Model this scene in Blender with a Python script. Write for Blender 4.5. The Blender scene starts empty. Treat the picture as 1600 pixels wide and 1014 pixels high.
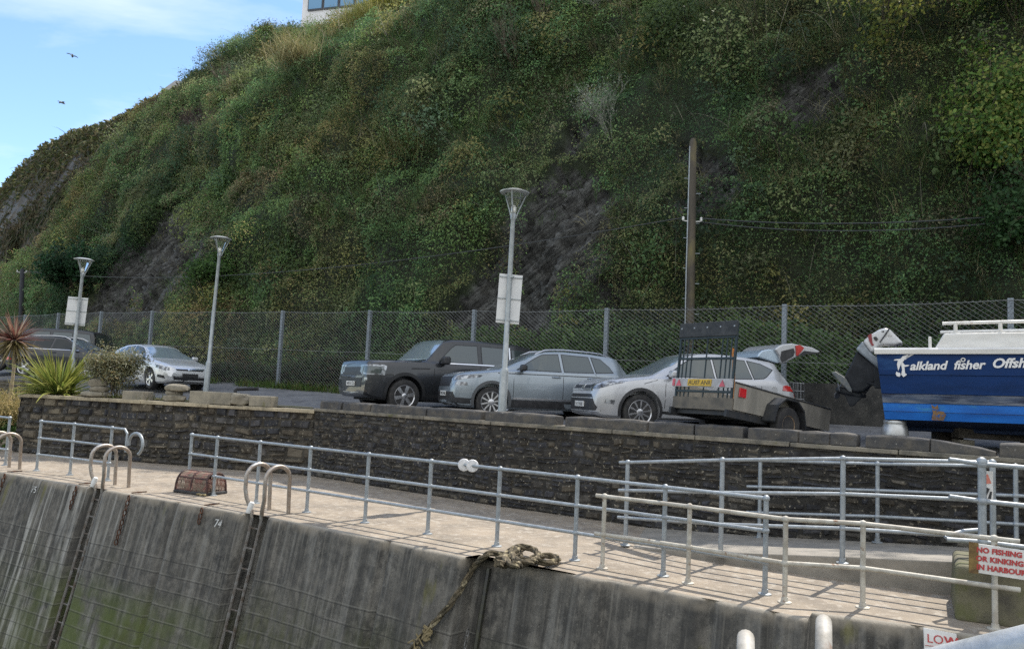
import bpy, bmesh, math, random
import numpy as np
from mathutils import Vector, Matrix
from mathutils.bvhtree import BVHTree

random.seed(7); RNG = np.random.default_rng(11)
SC = bpy.context.scene
COL = SC.collection

# ---------------------------------------------------------------- camera
EYE = Vector((0.0, 0.0, 2.15)); FPX = 1209.0
PITCH = math.atan(108/1209); ROLL = 0.045
RM = (Matrix.Rotation(math.pi/2+PITCH, 4, 'X') @ Matrix.Rotation(ROLL, 4, 'Z')).to_3x3()
cam_d = bpy.data.cameras.new('camera'); cam = bpy.data.objects.new('camera', cam_d)
COL.objects.link(cam)
cam.matrix_world = Matrix.Translation(EYE) @ RM.to_4x4()
cam_d.sensor_width = 36; cam_d.lens = 36*FPX/1600; cam_d.clip_start = 0.05; cam_d.clip_end = 2000
SC.camera = cam

# ---------------------------------------------------------------- world, sun, exposure
SUN_AZ, SUN_EL = math.radians(40), math.radians(54)
SUND = Vector((math.sin(SUN_AZ)*math.cos(SUN_EL), math.cos(SUN_AZ)*math.cos(SUN_EL), math.sin(SUN_EL)))
W = bpy.data.worlds.new('World'); SC.world = W; W.use_nodes = True
wn, wl = W.node_tree.nodes, W.node_tree.links
wn.clear()
wo = wn.new('ShaderNodeOutputWorld'); wb = wn.new('ShaderNodeBackground'); wb.inputs[1].default_value = 0.15
sky = wn.new('ShaderNodeTexSky'); sky.sky_type = 'NISHITA'; sky.sun_disc = False
sky.sun_elevation = SUN_EL; sky.sun_rotation = SUN_AZ; sky.air_density = 1.0; sky.dust_density = 0.15; sky.ozone_density = 2.5
tc = wn.new('ShaderNodeTexCoord'); mp = wn.new('ShaderNodeMapping')
mp.inputs['Scale'].default_value = (1.6, 1.6, 6.5); mp.inputs['Rotation'].default_value = (0.15, -0.25, 0.4)
nz = wn.new('ShaderNodeTexNoise'); nz.inputs['Scale'].default_value = 1.6; nz.inputs['Detail'].default_value = 7; nz.inputs['Roughness'].default_value = 0.55; nz.inputs['Distortion'].default_value = 0.6
rp = wn.new('ShaderNodeValToRGB'); rp.color_ramp.elements[0].position = 0.47; rp.color_ramp.elements[0].color = (0.03, 0.03, 0.03, 1)
rp.color_ramp.elements[1].position = 0.90; rp.color_ramp.elements[1].color = (0.75, 0.75, 0.75, 1)
mx = wn.new('ShaderNodeMixRGB'); mx.inputs[2].default_value = (5.2, 5.25, 5.2, 1)
wl.new(tc.outputs['Generated'], mp.inputs[0]); wl.new(mp.outputs[0], nz.inputs[0]); wl.new(nz.outputs[0], rp.inputs[0])
sp = wn.new('ShaderNodeSeparateXYZ'); wl.new(tc.outputs['Generated'], sp.inputs[0])
bk = wn.new('ShaderNodeMapRange'); bk.inputs[1].default_value = .25; bk.inputs[2].default_value = -.45; bk.inputs[3].default_value = 0; bk.inputs[4].default_value = .75; wl.new(sp.outputs[1], bk.inputs[0])   # unseen bright cloud cover added behind the camera to fill the shade
ad = wn.new('ShaderNodeMath'); ad.operation = 'ADD'; ad.use_clamp = True; wl.new(rp.outputs[0], ad.inputs[0]); wl.new(bk.outputs[0], ad.inputs[1])
hs = wn.new('ShaderNodeHueSaturation'); hs.inputs['Saturation'].default_value = 1.08; hs.inputs['Value'].default_value = .9; wl.new(sky.outputs[0], hs.inputs['Color'])
wl.new(ad.outputs[0], mx.inputs[0]); wl.new(hs.outputs[0], mx.inputs[1]); wl.new(mx.outputs[0], wb.inputs[0]); wl.new(wb.outputs[0], wo.inputs[0])
sl = bpy.data.lights.new('sun', 'SUN'); sl.energy = 3.2; sl.angle = math.radians(0.5); sl.color = (1.0, 0.93, 0.83)
so = bpy.data.objects.new('sun', sl); COL.objects.link(so); so.rotation_euler = SUND.to_track_quat('Z', 'Y').to_euler(); so.location = (20, 30, 60)
SC.view_settings.view_transform = 'Standard'; SC.view_settings.look = 'None'
SC.view_settings.exposure = 0.95; SC.view_settings.gamma = 1.0
try:
    SC.cycles.use_denoising = False
    SC.cycles.max_bounces = 6; SC.cycles.transparent_max_bounces = 8
except Exception: pass

# ---------------------------------------------------------------- pixel <-> world helpers (real depths)
def ray(px, py): return (RM @ Vector((px-800, 507-py, -FPX))).normalized()
def G(px, py, z):
    d = ray(px, py); return EYE + d*((z-EYE.z)/d.z)
def AT(px, py, Y):
    d = ray(px, py); return EYE + d*(Y/d.y)
RMI = RM.transposed()
def proj(P):
    l = RMI @ (Vector(P)-EYE); return (800+FPX*l.x/-l.z, 507-FPX*l.y/-l.z)
def projn(A):
    l = (A-np.array(EYE)) @ np.array(RM); zz = np.maximum(-l[:, 2], 1e-3)
    return 800+FPX*l[:, 0]/zz, 507-FPX*l[:, 1]/zz
def LX(px, py, a, b):
    """point at height of the ray (px,py) above the plan line Y = a + b*X"""
    d = ray(px, py); k = a/(d.y-b*d.x); return EYE + d*k
def zg(x, y):
    s = .56*x+.83*y; t = -.83*x+.56*y
    k = min(1, max(0, (s-12)/4)); return 1.53+.018*min(max(0, t-11), 25)*k*k*(3-2*k)+.06*min(max(0, s-14), 5)

# ---------------------------------------------------------------- objects, tags
def tag(o, label=None, cat=None, group=None, kind=None):
    if label: o['label'] = label
    if cat: o['category'] = cat
    if group: o['group'] = group
    if kind: o['kind'] = kind
    return o
def thing(name, label, cat, loc=(0, 0, 0), rot=(0, 0, 0), group=None):
    o = bpy.data.objects.new(name, None); COL.objects.link(o); o.empty_display_size = .1
    o.location = loc; o.rotation_euler = rot
    return tag(o, label, cat, group)
def link_mesh(name, me, mat, parent=None):
    o = bpy.data.objects.new(name, me); COL.objects.link(o)
    if mat: me.materials.append(mat)
    if parent: o.parent = parent
    return o
def smooth_mesh(me, ang=40):
    me.polygons.foreach_set('use_smooth', [True]*len(me.polygons))
    me.set_sharp_from_angle(angle=math.radians(ang))

class MB:
    def __init__(s): s.v = []; s.f = []
    def add(s, v, f):
        n = len(s.v); s.v += [tuple(p) for p in v]; s.f += [tuple(i+n for i in q) for q in f]; return s
    def hexa(s, p):   # 0-3 bottom, 4-7 top
        return s.add(p, [(3, 2, 1, 0), (4, 5, 6, 7), (0, 1, 5, 4), (1, 2, 6, 5), (2, 3, 7, 6), (3, 0, 4, 7)])
    def box(s, c, z, R=None):
        c = Vector(c); h = [a/2 for a in z]; P = []
        for dz in (-1, 1):
            for dx, dy in ((-1, -1), (1, -1), (1, 1), (-1, 1)):
                q = Vector((dx*h[0], dy*h[1], dz*h[2])); P.append(c+(R @ q if R else q))
        return s.hexa(P)
    def tube(s, pts, r, n=8, closed=False, caps=True):
        pts = [Vector(p) for p in pts]; m = len(pts); rs = r if isinstance(r, (list, tuple)) else [r]*m
        V = []; F = []; up = None
        for i, p in enumerate(pts):
            if closed: t = pts[(i+1) % m]-pts[i-1]
            else: t = pts[min(i+1, m-1)]-pts[max(i-1, 0)]
            t = t.normalized() if t.length > 1e-9 else Vector((0, 0, 1))
            if up is None: up = t.orthogonal().normalized()
            up = up-t*up.dot(t); up = up.normalized() if up.length > 1e-6 else t.orthogonal().normalized()
            b = t.cross(up)
            for k in range(n):
                a = 2*math.pi*k/n; V.append(p+(up*math.cos(a)+b*math.sin(a))*rs[i])
        for i in range(m if closed else m-1):
            j = (i+1) % m
            for k in range(n): F.append((i*n+k, i*n+(k+1) % n, j*n+(k+1) % n, j*n+k))
        if caps and not closed: F.append(tuple(range(n))[::-1]); F.append(tuple((m-1)*n+k for k in range(n)))
        return s.add(V, F)
    def lathe(s, prof, n=20, M=None):
        V = []; F = []
        for r, z in prof:
            for k in range(n):
                a = 2*math.pi*k/n; p = Vector((r*math.cos(a), r*math.sin(a), z)); V.append(M @ p if M else p)
        for i in range(len(prof)-1):
            for k in range(n): F.append((i*n+k, i*n+(k+1) % n, (i+1)*n+(k+1) % n, (i+1)*n+k))
        F.append(tuple(range(n))[::-1]); F.append(tuple((len(prof)-1)*n+k for k in range(n)))
        return s.add(V, F)
    def prism(s, poly, M, d):
        n = len(poly); V = [M @ Vector((a, b, 0)) for a, b in poly]+[M @ Vector((a, b, d)) for a, b in poly]
        F = [tuple(range(n))[::-1], tuple(range(n, 2*n))]+[(i, (i+1) % n, n+(i+1) % n, n+i) for i in range(n)]
        return s.add(V, F)
    def ball(s, c, r, n=10, sc=(1, 1, 1)):
        m = max(4, n//2); prof = [(max(1e-3, math.sin(math.pi*i/m)), -math.cos(math.pi*i/m)) for i in range(m+1)]
        M = Matrix.Translation(c) @ Matrix.Diagonal((r*sc[0], r*sc[1], r*sc[2], 1))
        return s.lathe(prof, n, M)
    def mesh(s, name='m'):
        me = bpy.data.meshes.new(name); me.from_pydata(s.v, [], s.f); me.update(); return me
    def build(s, name, mat, parent=None, smooth=False, bevel=0, seg=2, fix=True):
        me = s.mesh(name)
        if fix:
            bm = bmesh.new(); bm.from_mesh(me); bmesh.ops.recalc_face_normals(bm, faces=bm.faces); bm.to_mesh(me); bm.free()
        if smooth: smooth_mesh(me)
        o = link_mesh(name, me, mat, parent)
        if bevel:
            b = o.modifiers.new('bevel', 'BEVEL'); b.width = bevel; b.segments = seg; b.limit_method = 'ANGLE'; b.angle_limit = math.radians(35)
        return o
XZ = Matrix(((1, 0, 0, 0), (0, 0, -1, 0), (0, 1, 0, 0), (0, 0, 0, 1)))   # poly (a,b)->(x,z), extrudes towards -y

# ---------------------------------------------------------------- materials
def M(name, col, rough=.6, metal=0, col2=None, scale=6, bump=0, bscale=40, stretch=(1, 1, 1), thr=(.4, .65), attr=False, coat=0, spec=None, rvar=0, col3=None, s3=2, t3=(.55, .7), nz3=(1, 1, 1)):
    m = bpy.data.materials.new(name); m.use_nodes = True; n, l = m.node_tree.nodes, m.node_tree.links
    b = n['Principled BSDF']; b.inputs['Roughness'].default_value = rough; b.inputs['Metallic'].default_value = metal
    b.inputs['Base Color'].default_value = (*col, 1)
    if coat: b.inputs['Coat Weight'].default_value = coat; b.inputs['Coat Roughness'].default_value = .04
    if spec is not None: b.inputs['Specular IOR Level'].default_value = spec
    tc = n.new('ShaderNodeTexCoord'); mp = n.new('ShaderNodeMapping'); mp.inputs['Scale'].default_value = stretch; l.new(tc.outputs['Object'], mp.inputs[0])
    def noise(sc, src, det=5):
        q = n.new('ShaderNodeTexNoise'); q.inputs['Scale'].default_value = sc; q.inputs['Detail'].default_value = det; q.inputs['Roughness'].default_value = .6
        l.new(src, q.inputs['Vector']); return q
    def ramp(src, t):
        r = n.new('ShaderNodeMapRange'); r.inputs[1].default_value = t[0]; r.inputs[2].default_value = t[1]; l.new(src, r.inputs[0]); return r.outputs[0]
    cur = None
    if attr:
        a = n.new('ShaderNodeAttribute'); a.attribute_name = 'tint'; cur = a.outputs['Color']
    if col2 is not None:
        q = noise(scale, mp.outputs[0]); mx = n.new('ShaderNodeMixRGB'); mx.inputs[1].default_value = (*col, 1); mx.inputs[2].default_value = (*col2, 1)
        if attr:
            mx.blend_type = 'MULTIPLY'; l.new(cur, mx.inputs[1])
        l.new(ramp(q.outputs[0], thr), mx.inputs[0]); cur = mx.outputs[0]
        if rvar:
            r = n.new('ShaderNodeMapRange'); r.inputs[3].default_value = rough-rvar; r.inputs[4].default_value = rough+rvar; l.new(q.outputs[0], r.inputs[0]); l.new(r.outputs[0], b.inputs['Roughness'])
    if col3 is not None:
        mp3 = n.new('ShaderNodeMapping'); mp3.inputs['Scale'].default_value = nz3; mp3.inputs['Location'].default_value = (3.1, 7.7, 1.3); l.new(tc.outputs['Object'], mp3.inputs[0])
        q3 = noise(s3, mp3.outputs[0]); mx3 = n.new('ShaderNodeMixRGB'); mx3.inputs[1].default_value = (*col, 1); mx3.inputs[2].default_value = (*col3, 1)
        if cur: l.new(cur, mx3.inputs[1])
        l.new(ramp(q3.outputs[0], t3), mx3.inputs[0]); cur = mx3.outputs[0]
    if cur is not None: l.new(cur, b.inputs['Base Color'])
    if bump:
        q = noise(bscale, mp.outputs[0], 6); bp = n.new('ShaderNodeBump'); bp.inputs['Strength'].default_value = bump; bp.inputs['Distance'].default_value = .02
        l.new(q.outputs[0], bp.inputs['Height']); l.new(bp.outputs[0], b.inputs['Normal'])
    return m
def leafmat(name, trans=.25, rough=.55):
    m = bpy.data.materials.new(name); m.use_nodes = True; n, l = m.node_tree.nodes, m.node_tree.links
    b = n['Principled BSDF']; b.inputs['Roughness'].default_value = rough; b.inputs['Specular IOR Level'].default_value = .3
    a = n.new('ShaderNodeAttribute'); a.attribute_name = 'tint'; t = n.new('ShaderNodeBsdfTranslucent'); mx = n.new('ShaderNodeMixShader'); mx.inputs[0].default_value = trans
    l.new(a.outputs['Color'], b.inputs['Base Color']); l.new(a.outputs['Color'], t.inputs['Color'])
    l.new(b.outputs[0], mx.inputs[1]); l.new(t.outputs[0], mx.inputs[2]); l.new(mx.outputs[0], n['Material Output'].inputs[0])
    return m
GALV = M('galvanised', (.28, .31, .335), .5, .5, (.37, .405, .43), 14, .08, 60, rvar=.1, col3=(.24, .26, .27), s3=5, t3=(.58, .72))
OLDPAINT = M('weathered_cream_paint', (.50, .48, .42), .65, .1, (.34, .31, .26), 8, .15, 60, col3=(.2, .1, .05), s3=9, t3=(.62, .7))
STEELHOOP = M('worn_steel', (.38, .34, .30), .45, .6, (.30, .24, .19), 7, .08, 50, col3=(.5, .5, .48), s3=4, t3=(.55, .7))
DARKSTEEL = M('dark_ladder_steel', (.20, .195, .185), .6, .3, (.10, .075, .055), 9, .15, 50)
RUST = M('rust', (.12, .055, .03), .85, .2, (.05, .03, .02), 14, .3, 70)
WHITEP = M('white_paint', (.78, .78, .76), .5, 0, (.66, .65, .62), 5, .04, 60)
RUBBER = M('rubber', (.022, .022, .024), .85, 0, (.05, .048, .045), 6, .1, 80)
BLACKP = M('black_plastic', (.025, .026, .028), .55, 0, (.045, .045, .048), 9)
ALLOY = M('alloy', (.62, .63, .65), .3, .85, (.5, .5, .51), 8)
DARKM = M('dark_cavity', (.012, .012, .013), .8)
GLASS = M('car_glass', (.06, .078, .08), .06, .18, None, spec=.8, coat=.4)
LAMPG = M('headlight_glass', (.42, .45, .48), .1, .3, (.08, .085, .095), 11, thr=(.4, .55), coat=1)
REDL = M('red_lens', (.55, .02, .02), .15, 0, (.35, .01, .01), 9, coat=1)
AMBER = M('amber_lens', (.7, .2, .03), .2, coat=1)
SCREENG = M('windscreen_glass', (.30, .37, .42), .08, .35, None, coat=1)  # pale blue base colour paints in the sky reflected by the windscreens
CHROME = M('chrome', (.75, .76, .78), .12, 1.0)
# ---------------------------------------------------------------- numpy geometry
def _h(ix, iy, iz, seed):
    n = (ix*374761393+iy*668265263+iz*2147483647+seed*1274126177) & 0xffffffff
    n = ((n ^ (n >> 13))*1274126177) & 0xffffffff
    return ((n ^ (n >> 16)) & 0xffff)/65535.0
def vn(P, sc, seed=0):
    q = np.asarray(P)*sc+100.5; i = np.floor(q).astype(np.int64); f = q-i; f = f*f*(3-2*f); r = 0
    for a in (0, 1):
        for b in (0, 1):
            for c in (0, 1):
                w = (f[:, 0] if a else 1-f[:, 0])*(f[:, 1] if b else 1-f[:, 1])*(f[:, 2] if c else 1-f[:, 2])
                r = r+w*_h(i[:, 0]+a, i[:, 1]+b, i[:, 2]+c, seed)
    return r
def fbm(P, sc, seed=0, o=4):
    r = 0; a = .5; t = 0
    for k in range(o): r = r+a*vn(P, sc*2**k, seed+k*17); t += a; a *= .5
    return r/t
def mesh_np(name, V, Q, mat, parent=None, tint=None, smooth=False):
    me = bpy.data.meshes.new(name); V = np.ascontiguousarray(V, np.float32); Q = np.ascontiguousarray(Q, np.int32); k = Q.shape[1]
    me.vertices.add(len(V)); me.vertices.foreach_set('co', V.ravel())
    me.loops.add(Q.size); me.loops.foreach_set('vertex_index', Q.ravel())
    me.polygons.add(len(Q)); me.polygons.foreach_set('loop_start', np.arange(0, Q.size, k, dtype=np.int32))
    try: me.polygons.foreach_set('loop_total', np.full(len(Q), k, np.int32))
    except Exception: pass
    me.update(calc_edges=True)
    if tint is not None:
        at = me.attributes.new('tint', 'FLOAT_COLOR', 'POINT'); c = np.ones((len(V), 4), np.float32); c[:, :tint.shape[1]] = tint; at.data.foreach_set('color', c.ravel())
    if smooth: me.polygons.foreach_set('use_smooth', np.ones(len(Q), bool))
    return link_mesh(name, me, mat, parent)
def nrm(a): return a/np.maximum(np.linalg.norm(a, axis=1, keepdims=True), 1e-9)
def leaves(P, N, size, tint, spread=1.0, asp=.55):
    """folded diamond leaves rooted at P facing roughly N"""
    n = len(P); r = nrm(RNG.normal(size=(n, 3))); nn = nrm(N+r*spread*.8)
    d = nrm(np.cross(nn, RNG.normal(size=(n, 3)))); d[:, 2] -= .25; d = nrm(d); w = nrm(np.cross(nn, d)); L = size[:, None]
    up = nrm(np.cross(d, w)); fold = up*L*.12
    V = np.stack([P, P+d*L*.5+w*L*asp*.5+fold, P+d*L, P+d*L*.5-w*L*asp*.5+fold], 1).reshape(-1, 3)
    Q = np.arange(4*n).reshape(-1, 4); return V, Q, np.repeat(tint, 4, 0)
def blades(P, D, L, Wd, droop, tint, seg=3, tip=None):
    """arching strips: P root, D direction, L length, Wd width, droop strength"""
    n = len(P); side = nrm(np.cross(D, np.array([0, 0, 1.0])+RNG.normal(size=(n, 3))*.35)); V = []; T = []
    p = P.copy(); d = D.copy(); st = (L/seg)[:, None]
    for k in range(seg+1):
        w = Wd*(1-(k/seg)**2*.93)*(.6 if k == 0 else 1); V += [p-side*w[:, None]/2, p+side*w[:, None]/2]
        c = tint if tip is None else tint*(1-(k/seg))+tip*(k/seg); T += [c, c]
        p = p+d*st; d = d.copy(); d[:, 2] -= droop/seg; d = nrm(d)
    V = np.stack(V, 1); T = np.stack(T, 1); m = 2*(seg+1); b = np.arange(n)[:, None, None]*m
    q = np.array([[2*k, 2*k+1, 2*k+3, 2*k+2] for k in range(seg)])[None]
    return V.reshape(-1, 3), (b+q).reshape(-1, 4), T.reshape(-1, 3)
class NP:
    def __init__(s): s.V = []; s.Q = []; s.T = []; s.n = 0
    def add(s, vqt):
        v, q, t = vqt; s.V.append(v); s.Q.append(q+s.n); s.T.append(t); s.n += len(v)
    def build(s, name, mat, parent=None): return mesh_np(name, np.concatenate(s.V), np.concatenate(s.Q), mat, parent, np.concatenate(s.T))
def pick(pal, n, jit=.25):
    pal = np.array(pal); return pal[RNG.integers(0, len(pal), n)]*(1+RNG.uniform(-jit, jit, (n, 1)))
def inpoly(x, y, poly):
    r = np.zeros(len(x), bool); j = len(poly)-1
    for i in range(len(poly)):
        xi, yi = poly[i]; xj, yj = poly[j]
        c = ((yi > y) != (yj > y)) & (x < (xj-xi)*(y-yi)/((yj-yi) or 1e-9)+xi); r ^= c; j = i
    return r
# ---------------------------------------------------------------- plan lines of the place
EDGE = [(-46, 37), (-34, 30), (-18, 21.2), (-10.46, 16.6), (-6.6, 14.3), (-3.34, 12.4), (-1.57, 11.12), (-.5, 10.32), (-.33, 10.5), (.17, 10.15), (.86, 9.66), (.9, 9.6), (1.2, 9.4), (1.26, 9.42), (3.15, 8.12), (3.28, 8.36), (3.62, 8.25), (4.48, 7.93), (4.9, 7.6), (9, 4.8), (14, 1.5)]
NB = np.array([-.55, -.835])
WALL = [(-4.6, 18.6), (-.3, 15.2), (1.87, 13.75), (6.88, 10.35), (14, 5.5)]
LWALL = [(-13.2, 21.0), (-4.6, 18.6)]
FENCE = [(-26, 40), (-14.9, 31.6), (-8.25, 27.7), (2.53, 20.8), (6.53, 18.5), (10.26, 15.9), (14.5, 13)]
def poly_sample(pl, step):
    out = []
    for (a, b) in zip(pl[:-1], pl[1:]):
        n = max(1, int(math.hypot(b[0]-a[0], b[1]-a[1])/step))
        out += [(a[0]+(b[0]-a[0])*i/n, a[1]+(b[1]-a[1])*i/n) for i in range(n)]
    return np.array(out+[pl[-1]])
BATTER = .22
def wall_pt(x, y, z, out=0.0):
    """a point of the battered quay wall below the edge point (x,y)"""
    k = BATTER*(-z)+out; return Vector((x+NB[0]*k, y+NB[1]*k, z))

# ladders: foot of the left back leg, from the photo
LADDERS = [(-11.15, 17.62), (-7.72, 15.6), (-4.05, 13.3)]
LDIR = np.array([.835, -.55])
def edge_at(x, y):
    """edge point reached from (x,y) going seawards"""
    best = None; p = np.array([x, y])
    for a, b in zip(EDGE[:-1], EDGE[1:]):
        a = np.array(a); d = np.array(b)-a; A = np.array([[NB[0], -d[0]], [NB[1], -d[1]]])
        try: k, t = np.linalg.solve(A, a-p)
        except Exception: continue
        if -1e-6 <= t <= 1 and (best is None or abs(k) < abs(best[0])): best = (k, a+t*d)
    return best[1]
SLOTS = [edge_at(*(np.array(l)+LDIR*.25)) for l in LADDERS]

def quay_wall():
    e = poly_sample(EDGE, .07); zs = np.concatenate([[0, -.012, -.05], np.linspace(-.12, -6.6, 60)])
    n, m = len(e), len(zs); V = np.zeros((n, m, 3))
    din = np.zeros(n)
    for s in SLOTS:
        u = (e-s) @ LDIR; v = np.abs((e-s) @ NB)
        din = np.where((np.abs(u) < .21) & (v < .5), .30, din)
    for jx in (62, 152, 250, 480, 560, 690, 1085, 1180, 1400):
        g = G(jx, 575+jx*.31+40, 0); g = edge_at(g.x, g.y); u = (e-g) @ LDIR; v = np.abs((e-g) @ NB); din = np.where((np.abs(u) < .045) & (v < .4), np.maximum(din, .07), din)
    base = np.concatenate([e, np.zeros((n, 1))], 1)
    for j, z in enumerate(zs):
        off = BATTER*(-z)-(.05 if j == 0 else .014 if j == 1 else 0)
        P = base.copy(); P[:, 2] = z*.6
        nzv = (fbm(P, 1.1, 3, 4)-.5)*.07+(fbm(P*[1, 1, .25], 4, 9, 2)-.5)*.025
        o = off+nzv*(1 if j > 1 else .35)-(din if j > 0 else np.minimum(din, .2))
        V[:, j, 0] = e[:, 0]+NB[0]*o; V[:, j, 1] = e[:, 1]+NB[1]*o; V[:, j, 2] = z+((fbm(P, 2.5, 5, 3)-.5)*.03 if j < 3 else 0)*(0 if j == 0 else 1)
    i = np.arange(n-1)[:, None]*m+np.arange(m-1)[None]
    Q = np.stack([i, i+1, i+m+1, i+m], -1).reshape(-1, 4)
    return V.reshape(-1, 3), Q
def quay_mat():
    m = bpy.data.materials.new('harbour_wall_concrete'); m.use_nodes = True; n, l = m.node_tree.nodes, m.node_tree.links
    b = n['Principled BSDF']; b.inputs['Roughness'].default_value = .85; tc = n.new('ShaderNodeTexCoord')
    s0 = n.new('ShaderNodeSeparateXYZ'); l.new(tc.outputs['Object'], s0.inputs[0]); cz = n.new('ShaderNodeCombineXYZ')   # follow the batter of the face, so run-down stains run straight down it
    for i_ in (0, 1):
        k_ = n.new('ShaderNodeMath'); k_.operation = 'MULTIPLY'; k_.inputs[1].default_value = float(NB[i_])*BATTER; l.new(s0.outputs[2], k_.inputs[0]); l.new(k_.outputs[0], cz.inputs[i_])
    va = n.new('ShaderNodeVectorMath'); va.operation = 'ADD'; l.new(tc.outputs['Object'], va.inputs[0]); l.new(cz.outputs[0], va.inputs[1]); FACE = va.outputs[0]
    def noise(sc, st, det=6, loc=(0, 0, 0), ro=.6):
        mp = n.new('ShaderNodeMapping'); mp.inputs['Scale'].default_value = st; mp.inputs['Location'].default_value = loc; l.new(FACE, mp.inputs[0])
        q = n.new('ShaderNodeTexNoise'); q.inputs['Scale'].default_value = sc; q.inputs['Detail'].default_value = det; q.inputs['Roughness'].default_value = ro; l.new(mp.outputs[0], q.inputs['Vector']); return q.outputs[0]
    def rng(src, a, c, lo=0, hi=1):
        r = n.new('ShaderNodeMapRange'); r.inputs[1].default_value = a; r.inputs[2].default_value = c; r.inputs[3].default_value = lo; r.inputs[4].default_value = hi; l.new(src, r.inputs[0]); return r.outputs[0]
    def mul(a, c):
        q = n.new('ShaderNodeMath'); q.operation = 'MULTIPLY'; l.new(a, q.inputs[0])
        if isinstance(c, float): q.inputs[1].default_value = c
        else: l.new(c, q.inputs[1])
        return q.outputs[0]
    def mix(f, a, c):
        q = n.new('ShaderNodeMixRGB')
        if isinstance(f, float): q.inputs[0].default_value = f
        else: l.new(f, q.inputs[0])
        for i, k in ((1, a), (2, c)):
            if isinstance(k, tuple): q.inputs[i].default_value = (*k, 1)
            else: l.new(k, q.inputs[i])
        return q.outputs[0]
    sx = n.new('ShaderNodeSeparateXYZ'); l.new(tc.outputs['Object'], sx.inputs[0]); z = sx.outputs[2]
    c = mix(rng(noise(.9, (1, 1, 1)), .35, .65), (.112, .104, .09), (.042, .040, .036))
    c = mix(rng(noise(7, (1, 1, .9), 8), .42, .62), c, (.15, .138, .118))
    c = mix(rng(noise(48, (1, 1, 1), 3), .55, .68, 0, .6), c, (.022, .021, .019)); c = mix(rng(noise(38, (1, 1, 1), 3, (9, 1, 4)), .62, .70, 0, .6), c, (.26, .245, .21))
    c = mix(rng(noise(4, (1, 1, .06), 2, (4, 2, 0)), .5, .66, 0, .65), c, (.028, .027, .025))        # dark run-down streaks
    c = mix(rng(noise(17, (1, 1, .03), 2, (14, 2, 0)), .52, .66, 0, .55), c, (.035, .033, .03))
    c = mix(rng(noise(22, (1, 1, .03), 2, (1, 12, 0)), .57, .70, 0, .4), c, (.21, .195, .165))
    ws = mul(rng(noise(9, (1, 1, .05), 2, (9, 2, 5)), .50, .66), rng(noise(.7, (1, 1, .5), 4, (2, 6, 1)), .40, .55))
    xs = sx.outputs[0]; ws = mul(ws, rng(xs, -5.5, -8.5, .22, 1.0)); c = mix(mul(ws, .85), c, (.42, .41, .38))                                                          # pale salt streaks
    al = mul(mul(rng(noise(.8, (1, 1, .8), 4, (1.5, 3.4, 2)), .46, .62), rng(z, -.8, -2.0)), rng(noise(10, (1, 1, .3), 4), .3, .6))
    gx = mul(mul(rng(xs, -10.2, -8.0), rng(xs, -3.5, -6.0)), mul(rng(z, -1.35, -2.0), rng(noise(1.6, (1, 1, .7), 5, (3, 3, 9)), .38, .55)))
    c = mix(mul(gx, .8), c, (.075, .10, .015))
    c = mix(mul(al, .85), c, (.065, .07, .018))                                                       # weed in the tidal band
    yl = mul(rng(noise(2.0, (1, 1, .3), 4, (7.6, 1.4, 0)), .62, .72), rng(z, -1.4, -.3))
    c = mix(mul(yl, .7), c, (.15, .14, .02))                                                          # mossy patches
    wv = n.new('ShaderNodeMath'); wv.operation = 'MULTIPLY_ADD'; wv.inputs[1].default_value = 1/.235; l.new(z, wv.inputs[0]); dn = mul(noise(.7, (1, 1, .3), 2), .10); l.new(dn, wv.inputs[2])
    fr = n.new('ShaderNodeMath'); fr.operation = 'FRACT'; l.new(wv.outputs[0], fr.inputs[0])
    ln = mul(mul(rng(fr.outputs[0], .09, .0), rng(z, -.70, -.80)), rng(noise(1.2, (1, 1, 3), 4, (5, 5, 5)), .22, .42)); c = mix(mul(ln, .8), c, (.02, .019, .018))
    ln2 = mul(mul(rng(fr.outputs[0], .08, .12), rng(fr.outputs[0], .19, .12)), mul(rng(z, -.70, -.80), rng(noise(2.2, (1, 1, 3), 4, (8, 5, 5)), .40, .52))); c = mix(mul(ln2, .45), c, (.24, .23, .20))
    c = mix(mul(rng(z, -.16, -.03), rng(noise(3.5, (1, 1, 1), 5, (6, 6, 2)), .35, .6)), c, (.26, .225, .175))
    c = mix(rng(z, -.035, -.0), c, (.30, .27, .22))                                                   # worn lip, its sunlit bevel painted in paler
    l.new(c, b.inputs['Base Color'])
    bp = n.new('ShaderNodeBump'); bp.inputs['Strength'].default_value = .5; bp.inputs['Distance'].default_value = .03; l.new(noise(14, (1, 1, .6), 8), bp.inputs['Height']); l.new(bp.outputs[0], b.inputs['Normal'])
    return m
V, Q = quay_wall()
tag(mesh_np('harbour_wall', V, Q, quay_mat()), 'high stained concrete harbour wall leaning down to the water, with streaks and green weed', 'harbour wall')

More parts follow.
